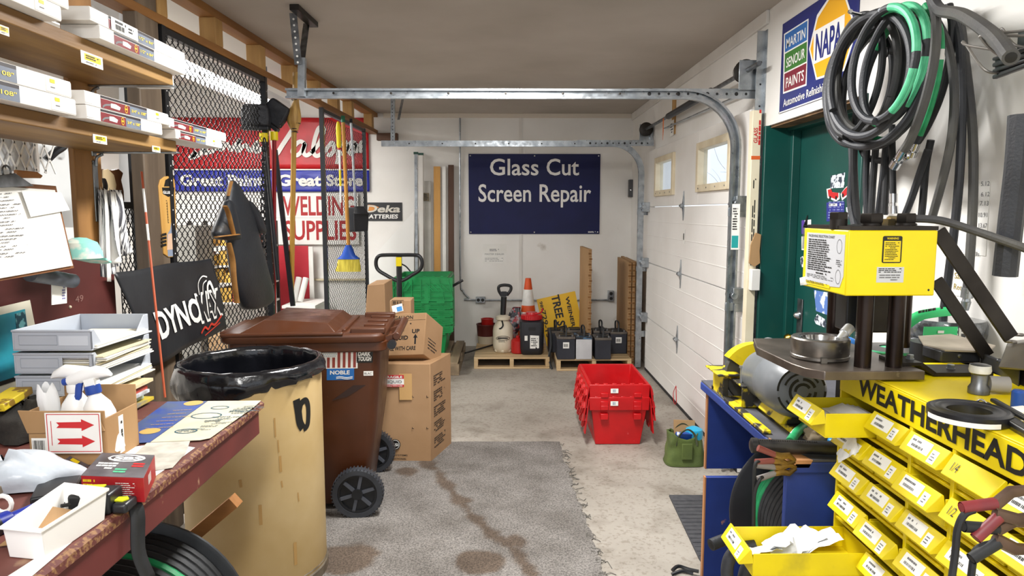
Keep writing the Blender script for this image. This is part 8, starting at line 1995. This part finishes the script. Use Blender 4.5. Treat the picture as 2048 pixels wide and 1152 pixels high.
for col, pts in (('#2f6ab0', [(1570, 70), (1615, 41), (1614, 80), (1570, 105)]), ('#3f7a34', [(1570, 108), (1614, 83), (1613, 123), (1569, 145)]), ('#7d2434', [(1569, 148), (1613, 126), (1611, 168), (1568, 184)])):
    b.m(mat('napa_' + col[1:], col, .45)); qd(b, pts, .0006)
b.m(M_paper)
def ntext(t_, p0, p1, ph, bold=.0):
    a, c, e = NS(*p0), NS(*p1), NS(*ph); b.text(t_, a - V((.0012, 0, 0)), (c - a), EZ, (e - a).length, wid=(c - a).length, bold=bold)
ntext('MARTIN', (1573, 97), (1611, 75), (1573, 78), .012); ntext('SENOUR', (1573, 136), (1610, 115), (1573, 117), .012); ntext('PAINTS', (1572, 176), (1608, 160), (1572, 156), .012)
b.m(M_paper); hexo = [(1618, 95), (1632, 20), (1660, -22), (1688, -30), (1712, 50), (1690, 140), (1634, 160), (1622, 130)]
qd(b, [(1618, 98), (1634, 30), (1662, -12), (1690, -14), (1714, 60), (1688, 142), (1632, 160)])
b.m(mat('napa_gold', '#f0b01e', .45)); qd(b, [(1621, 98), (1636, 36), (1662, -6), (1688, -8), (1710, 60), (1686, 138), (1634, 155)], .0006)
b.m(M_paper); qd(b, [(1628, 63), (1690, 28), (1688, 100), (1627, 129)], .0012); b.m(mat('napa_navy', '#1f2a78', .4))
a, c, e = NS(1631, 120), NS(1683, 96), NS(1631, 68); b.text('NAPA', a - V((.002, 0, 0)), (c - a), EZ, (e - a).length, wid=(c - a).length, bold=.02)
b.m(M_paper); ntext('Automotive Refinishing Products', (1567, 214), (1702, 160), (1567, 199), .008)
b.build('lettering', na)
# stickers on the green door
Dr = lambda px, py, l=0: at(px, py, X=1.6236 - l)
def dq(l, pix, lift=0.0):
    pts = [Dr(p[0], p[1], lift) for p in pix]; k = len(pts); l.add(pts + [p + V((.0006, 0, 0)) for p in pts], [tuple(range(k)), tuple(range(2 * k - 1, k - 1, -1))] + [(i, i + k, (i + 1) % k + k, (i + 1) % k) for i in range(k)])
M_stk = mat('sticker_photo', '#dfe6ef', .5, c2='#3a4250', scale=38, mixlo=.5, mixhi=.56)
def dstick(nm, pix, m_, lab=None): b_ = MB(m_); dq(b_, pix); return b_.build(nm, gd, label=lab)
dstick('photo_sticker', [(1661, 352), (1690, 345), (1688, 375), (1660, 377)], M_stk)
for pts in ([(1653, 378), (1661, 376), (1664, 384), (1679, 386), (1679, 398), (1672, 403), (1655, 396)], [(1681, 388), (1690, 376), (1701, 367), (1702, 386), (1684, 401)]):
    b = MB(M_paper); dq(b, pts); b.m(M_redi); cx_ = sum(p[0] for p in pts) / len(pts); cy_ = sum(p[1] for p in pts) / len(pts); dq(b, [(cx_ + (p[0] - cx_) * .82, cy_ - 1 + (p[1] - cy_) * .75) for p in pts], .0006)
    b.m(M_ink)
    for k_ in (-6, 6): q = Dr(cx_ + k_, cy_ + 7, .0012); b.lathe([(.010, 0), (0, .0004)], c=q, axis=(-1, 0, 0), n=12)
    b.build('truck_sticker', gd)
b = MB(mat('chart_blue', '#2a2f86', .45)); dq(b, [(1653, 405), (1689, 403), (1688, 440), (1653, 443)]); b.m(mat('chart_print', '#8088c0', .5))
for i in range(4):
    q = Dr(1656 + i * 8.4, 438, .0006); b.dashes(q, (0, -1, 0), EZ, .035, .09, 7, fill=.5, seed=i)
b.m(M_paper); q = Dr(1658, 413, .0006); b.dashes(q, (0, -1, 0), EZ, .13, .016, 1, fill=.8); b.build('chart_sticker', gd)
dstick('photo_sticker', [(1692, 415), (1704, 410), (1706, 440), (1694, 438)], M_stk)
b = MB(M_paper); dq(b, [(1603, 441), (1622, 439), (1622, 469), (1603, 468)]); b.m(M_ink); q = Dr(1606, 466, .0006); b.text('4', q, (0, -1, 0), EZ, .10, wid=.06, bold=.01); b.m(mat('ink_violet2', '#5a3f9a', .5)); dq(b, [(1603, 441), (1609, 440), (1609, 468), (1603, 468)], .0006); b.build('number_sticker', gd)
b = MB(M_paper); dq(b, [(1603, 473), (1618, 472), (1618, 501), (1603, 500)]); b.m(M_inkg).bars(Dr(1604, 497, .0006), (0, -1, 0), EZ, .075, .12, 6); b.build('barcode_sticker', gd)
dstick('photo_sticker', [(1601, 515), (1612, 508), (1612, 535), (1602, 534)], M_stk)
b = MB(mat('calendar_blue', '#5d7fc4', .5, c2='#e6edf6', scale=14, mixlo=.56, mixhi=.6)); dq(b, [(1628, 580), (1655, 585), (1655, 630), (1632, 622)]); b.build('calendar_sticker', gd)
dstick('photo_sticker', [(1628, 640), (1634, 628), (1652, 640), (1652, 656), (1632, 648)], M_stk)
dstick('photo_sticker', [(1680, 640), (1690, 630), (1692, 660), (1684, 655)], M_stk)
# ---- hoses hung on the white wall
rdh = random.Random(17)
def hose(pix, X, r, m_, lab, ends=True, name='hydraulic_hose', closed=False, bands=None, n=8):
    """pix: (px, py[, x offset from the wall]) points; X: distance plane"""
    P_ = crom([at(p[0], p[1], X=(p[2] if len(p) > 2 else X)) for p in pix], n, closed)
    if bands is None:
        b = MB(m_); b.tube(P_, r, 10, closed=closed); return b.build(name, None, lab, 'hose')
    t = thing(name, lab, 'hose', P_[0])
    b = MB(m_); b.tube(P_, r, 10, closed=closed); b.build('rubber', t)
    for (i0, i1, mm) in bands:
        k = len(P_); a, c = int(i0 * (k - 1)), int(i1 * (k - 1)); b = MB(mm); b.tube(P_[a:c + 1], r * 1.03, 10); b.build('green_stripe', t)
    return t
# coils: ovals lying near the wall plane, seen as nested loops
def coil(cx, cy, ax_, ay, rot, X, r, m_, lab, turns=1.15, start=90, bands=None, drop=None, jit=.02, name='hose_coil'):
    pts = []; N_ = int(26 * turns); rot = math.radians(rot)
    for i in range(N_ + 1):
        a = math.radians(start) + 2 * math.pi * turns * i / N_
        k = 1 + jit * sin(a * 1.7 + i * .05); x = ax_ * k * cos(a); y = ay * k * sin(a)
        pts.append((cx + x * cos(rot) - y * sin(rot), cy - (x * sin(rot) + y * cos(rot)), X + .02 * sin(a + 1) - .012 * i / N_ * turns))
    if drop: pts += drop
    return hose(pts, X, r, m_, lab, bands=bands, name=name, n=4)
coil(1742, 150, 78, 124, -14, 1.16, .0135, M_hose, 'thick black hose coil with the largest loop, hung over the wall hook', 1.4, 80)
coil(1752, 158, 96, 136, -16, 1.21, .0125, M_hose, 'black hose coil sagging lowest towards the green door', 1.5, 70, jit=.04)
coil(1768, 128, 62, 112, -12, 1.14, .0115, M_hose, 'black hose coil with two green printed stripes in front', 1.6, 60, bands=[(.02, .10, M_greenl), (.43, .53, M_greenl), (.56, .70, M_greenl)], jit=.05)
coil(1790, 130, 58, 118, -15, 1.20, .0115, M_hose, 'hose coil with a pale green stripe down its middle', 1.5, 75, bands=[(.03, .10, M_greenl), (.30, .36, M_green), (.46, .56, M_greenl), (.59, .72, M_greenl)], jit=.05)
coil(1775, 160, 84, 128, -20, 1.26, .0110, M_rubber, 'thin black hose coil deep inside the bundle', 2.1, 100, jit=.05)
coil(1800, 150, 66, 132, -18, 1.30, .0110, M_hose, 'black hose coil with deep green stripes against the wall', 1.5, 60, bands=[(.05, .14, M_green), (.33, .42, M_green), (.48, .7, M_green), (.75, .86, M_green)], jit=.05)
coil(1735, 145, 60, 112, -8, 1.24, .0120, M_hoseg, 'worn greyish hose coil behind the front loops', 1.7, 85, jit=.05)
coil(1722, 170, 62, 110, -10, 1.30, .0115, M_rubber, 'black hose coil nearest the blue metal sign', 1.6, 80, jit=.06)
# loops that drop to crimped ends
def fitting(p0, p1, lab, par=None):
    a, c = at(*p0[:2], X=p0[2]), at(*p1[:2], X=p1[2]); b = MB(M_chrome); d = c - a
    b.tube([a, a + d * .45, a + d * .46, a + d * .6, a + d * .62, c], [.014, .014, .010, .010, .016, .016], 14); return b.build('crimped_end', par, *((None,) * 2) if par else (lab, 'hose fitting'))
hb = hose([(1860, -10, 1.22), (1872, 40, 1.20), (1868, 120, 1.20), (1850, 200, 1.20), (1825, 270, 1.20), (1808, 300, 1.20)], 1.2, .0135, M_hoseg, 'thick grey hose ending in a bright crimped fitting below the coils', bands=[])
fitting((1808, 300, 1.20), (1788, 334, 1.20), '', hb)
hb = hose([(1850, 10, 1.27), (1880, 60, 1.27), (1878, 140, 1.27), (1862, 210, 1.27), (1840, 270, 1.27), (1832, 285, 1.27)], 1.27, .0095, M_green, 'green printed hose with a straight crimped end', bands=[(.3, .36, M_paper), (.8, .98, M_hose)])
fitting((1832, 285, 1.27), (1822, 312, 1.27), '', hb)
b = MB(M_chrome); q = at(1815, 311, X=1.21); b.tube([q + V((-.004, .012 * cos(a * .5236), .012 * sin(a * .5236))) for a in range(12)], .005, 8, closed=True); b.m(M_ink).lathe([(.008, 0), (0, .0005)], c=q, axis=(-1, -.3, 0), n=12); b.build('swivel_end', hb)
Wp = 1.36
hose([(1898, 10, Wp), (1905, 60, Wp), (1895, 140, Wp), (1870, 220, Wp), (1830, 290, Wp + .02), (1780, 320, Wp + .02), (1735, 315, Wp + .03), (1720, 290, Wp + .03)], Wp, .012, M_rubber, 'black hose swinging behind the coils towards the door')
hose([(1872, 40, 1.33), (1895, 90, 1.33), (1908, 170, 1.33), (1905, 260, 1.33), (1890, 340, 1.33), (1865, 432, 1.34)], 1.33, .0125, M_hoseg, 'tan grey worn hose hanging down past the press')
hose([(1890, 15, 1.37), (1915, 60, 1.37), (1922, 140, 1.37), (1923, 260, 1.37), (1915, 400, 1.37), (1896, 560, 1.38), (1885, 640, 1.38)], 1.37, .0125, M_hose, 'long straight grey hose reaching down behind the strut')
hose([(1900, 20, 1.40), (1918, 40, 1.40), (1930, 120, 1.40), (1945, 260, 1.40), (1946, 400, 1.40), (1938, 540, 1.40), (1935, 575, 1.40)], 1.40, .0130, M_hoseg, 'long grey hose with a steel end beside the price list')
b = MB(M_galv); a, c = at(1936, 575, X=1.40), at(1930, 620, X=1.40); d = c - a; b.tube([a, a + d * .45, a + d * .45, a + d * .6, a + d * .62, c], [.017, .017, .010, .012, .014, .010], 12); b.build('hose_fitting', None, 'steel crimped fitting on the end of the long grey hose', 'hose fitting')
hose([(1715, 200, 1.34), (1708, 300, 1.36), (1710, 380, 1.38), (1716, 450, 1.40)], 1.36, .0135, M_rubber, 'black hose hanging along the green door edge')
hose([(1700, 260, 1.38), (1704, 330, 1.38), (1700, 400, 1.38), (1708, 450, 1.38)], 1.38, .0125, M_hose, 'black hose hanging over the door stickers')
hose([(1735, 280, 1.36), (1732, 360, 1.37), (1734, 430, 1.38)], 1.36, .0120, M_hose, 'short straight hose end before the white wall, beside the door hoses')
hose([(1752, 290, 1.38), (1746, 360, 1.38), (1742, 430, 1.38)], 1.38, .0125, M_rubber, 'black straight hose end third from the green door')
hose([(1772, 290, 1.36), (1766, 350, 1.36), (1756, 430, 1.38)], 1.36, .0115, M_hose, 'black hose end leaning towards the door above the hex nuts')
hose([(1776, 280, 1.37), (1772, 360, 1.37), (1768, 430, 1.37)], 1.37, .0125, M_rubber, 'black vertical hose end right behind the brass fitting')
hb = hose([(1784, 250, 1.33), (1785, 320, 1.33), (1786, 388, 1.33)], 1.33, .0105, M_rubber, 'thin black hose ending in a small steel coupling above the press', bands=[])
fitting((1786, 388, 1.33), (1786, 428, 1.33), '', hb)
hose([(1856, 300, 1.36), (1842, 340, 1.36), (1822, 400, 1.36), (1808, 435, 1.36)], 1.36, .0115, M_hose, 'black hose end slanting down above the press nuts')
hose([(1862, 280, 1.39), (1852, 330, 1.39), (1846, 400, 1.39), (1842, 440, 1.39)], 1.39, .0115, M_rubber, 'black hose end hanging straight beside the slanting one')
hose([(1862, -10, 1.20), (1880, 20, 1.20), (1925, 30, 1.15), (1985, 70, 1.08), (2022, 115, 1.02)], 1.2, .0165, M_hoseg, 'thick grey hose arching from the coils to the wire rack', bands=[])
h_ = [o for o in COL.objects if o.get('label', '').startswith('thick grey hose arching')][0]
q, q1 = at(2022, 115, X=1.02), at(2015, 105, X=1.032); b = MB(M_ink); b.lathe([(.011, 0), (0, .0006)], c=q + (q - q1).normalized() * .0005, axis=(q - q1), n=14); b.build('bore', h_)
hose([(2042, 230, 1.10), (2035, 330, 1.10), (2022, 440, 1.10), (2010, 552, 1.10)], 1.1, .0240, M_hose, 'very thick black hose hanging at the end of the wall')
# wall hook that carries the coils
hk = thing('wall_hook', 'steel double rod hook holding the hose coils on the white wall', 'hook', at(1800, 45, X=WX))
b = MB(M_chrome); b.tube(crom([at(1835, 50, X=WX - .002), at(1770, 40, X=1.3), at(1705, 26, X=1.12), at(1702, 22, X=1.10)], 5), .006, 8); b.build('rod', hk)
b = MB(M_chrome); b.tube(crom([at(1850, 42, X=WX - .002), at(1800, 35, X=1.3), at(1760, 20, X=1.12)], 5), .006, 8); b.build('rod', hk)
b = MB(M_black); b.box(WX - .012, at(1860, 45, X=WX).y, at(1840, 60, X=WX).z - .02, WX - .0005, at(1825, 45, X=WX).y, at(1840, 40, X=WX).z + .03); b.build('mount_plate', hk)
q = at(1772, 105, X=1.26); b = MB(M_black); b.tube([q + V((0, .012 * cos(a * .5236), .014 * sin(a * .5236))) for a in range(12)], .004, 6, closed=True); b.bar(q, at(1850, 116, X=WX - .01), .008, .008); b.build('tie', hk)
# wire rack with black plastic tray at the edge of the picture
wr = thing('wire_rack', 'grey wire prong rack holding a black corrugated tray on the white wall', 'rack', at(2010, 130, X=1.2))
Wr = mat('wire_grey', '#8d8a85', .4, .6)
for pts in ([(2060, 60, 1.12), (2008, 65, 1.10), (2005, 58, 1.10), (2030, 90, 1.12), (2070, 95, 1.14)], [(2075, 72, 1.12), (1970, 72, 1.08), (1964, 78, 1.08), (1990, 105, 1.10), (2040, 132, 1.14)], [(2062, 108, 1.14), (1990, 100, 1.12), (1932, 90, 1.10), (1930, 86, 1.10), (1970, 140, 1.12), (2010, 145, 1.16)]):
    b = MB(Wr); b.tube(crom([at(p[0], p[1], X=p[2]) for p in pts], 6), .0032, 8); b.build('prong', wr)
b = MB(M_black)
for i in range(4): b.bar(at(1990, 118 + i * 12, X=1.16), at(2060, 98 + i * 10, X=1.08), .012, .008 + .002 * (i % 2));
b.hexa([at(1990, 155, X=1.16), at(2070, 130, X=1.08), at(2070, 128, X=1.14), at(1992, 150, X=1.22), at(1990, 115, X=1.16), at(2070, 88, X=1.08), at(2070, 88, X=1.14), at(1992, 112, X=1.22)]); b.build('black_tray', wr, bevel=.003)
b = MB(M_galv); b.box(WX - .01, at(2060, 110, X=WX).y, at(2060, 120, X=WX).z, WX, at(2040, 110, X=WX).y, at(2060, 60, X=WX).z); b.bar(at(2050, 100, X=WX - .004), at(2062, 100, X=1.10), .01, .01); b.build('mount', wr)
# handwritten price list
pp = thing('price_list', 'white sheet with handwritten prices on the wall behind the long hoses', 'notice', at(1940, 510, X=WX))
Wl = lambda px, py, o=.002: at(px, py, X=WX - o)
b = MB(M_paper); pix = [Wl(1895, 505), Wl(1971, 512), Wl(1980, 360), Wl(1905, 358)]; b.add(pix + [p + V((.001, 0, 0)) for p in pix], [(0, 1, 2, 3), (7, 6, 5, 4), (0, 4, 5, 1), (1, 5, 6, 2), (2, 6, 7, 3), (3, 7, 4, 0)]); b.build('sheet', pp)
l = MB(M_inkg)
for i, (t_, px, py) in enumerate((('5.12', 1962, 372), ('6.12', 1962, 393), ('7.13', 1960, 411), ('10.91', 1957, 434), ('13.67', 1957, 455), ('-', 1907, 375), ('-', 1906, 397), ('-', 1904, 418), ('calls', 1942, 511))): l.text(t_, Wl(px, py, .0026), (0, -1, 0), EZ, .014, wid=.038 if len(t_) > 1 else .02)
l.build('handwriting', pp)
b = MB(M_paper); q = Wl(1905, 590); b.card(q, (0, -1, 0), EZ, .08, .10, .001); b.m(mat('ink_mustard', '#a08a3a', .6)).text('Safety', q + V((-.0006, -.005, .055)), (0, -1, 0), EZ, .020, wid=.065); b.text('Reqd', q + V((-.0006, -.005, .02)), (0, -1, 0), EZ, .020, wid=.055); b.build('note', None, 'small white note with mustard handwriting low on the white wall', 'note')
# darker loops that fill the bundle, and the open mouth of the arching hose
coil(1730, 165, 70, 122, -16, 1.28, .0120, M_rubber, 'black hose coil filling the heart of the bundle', 2.2, 95, jit=.06)
coil(1765, 172, 78, 118, -14, 1.32, .0115, M_rubber, 'black hose coil lying flat to the white wall behind all loops', 2.2, 120, jit=.05)
coil(1712, 150, 50, 118, -10, 1.19, .0115, M_rubber, 'narrow black hose coil at the side of the blue metal sign', 1.5, 90, jit=.05)
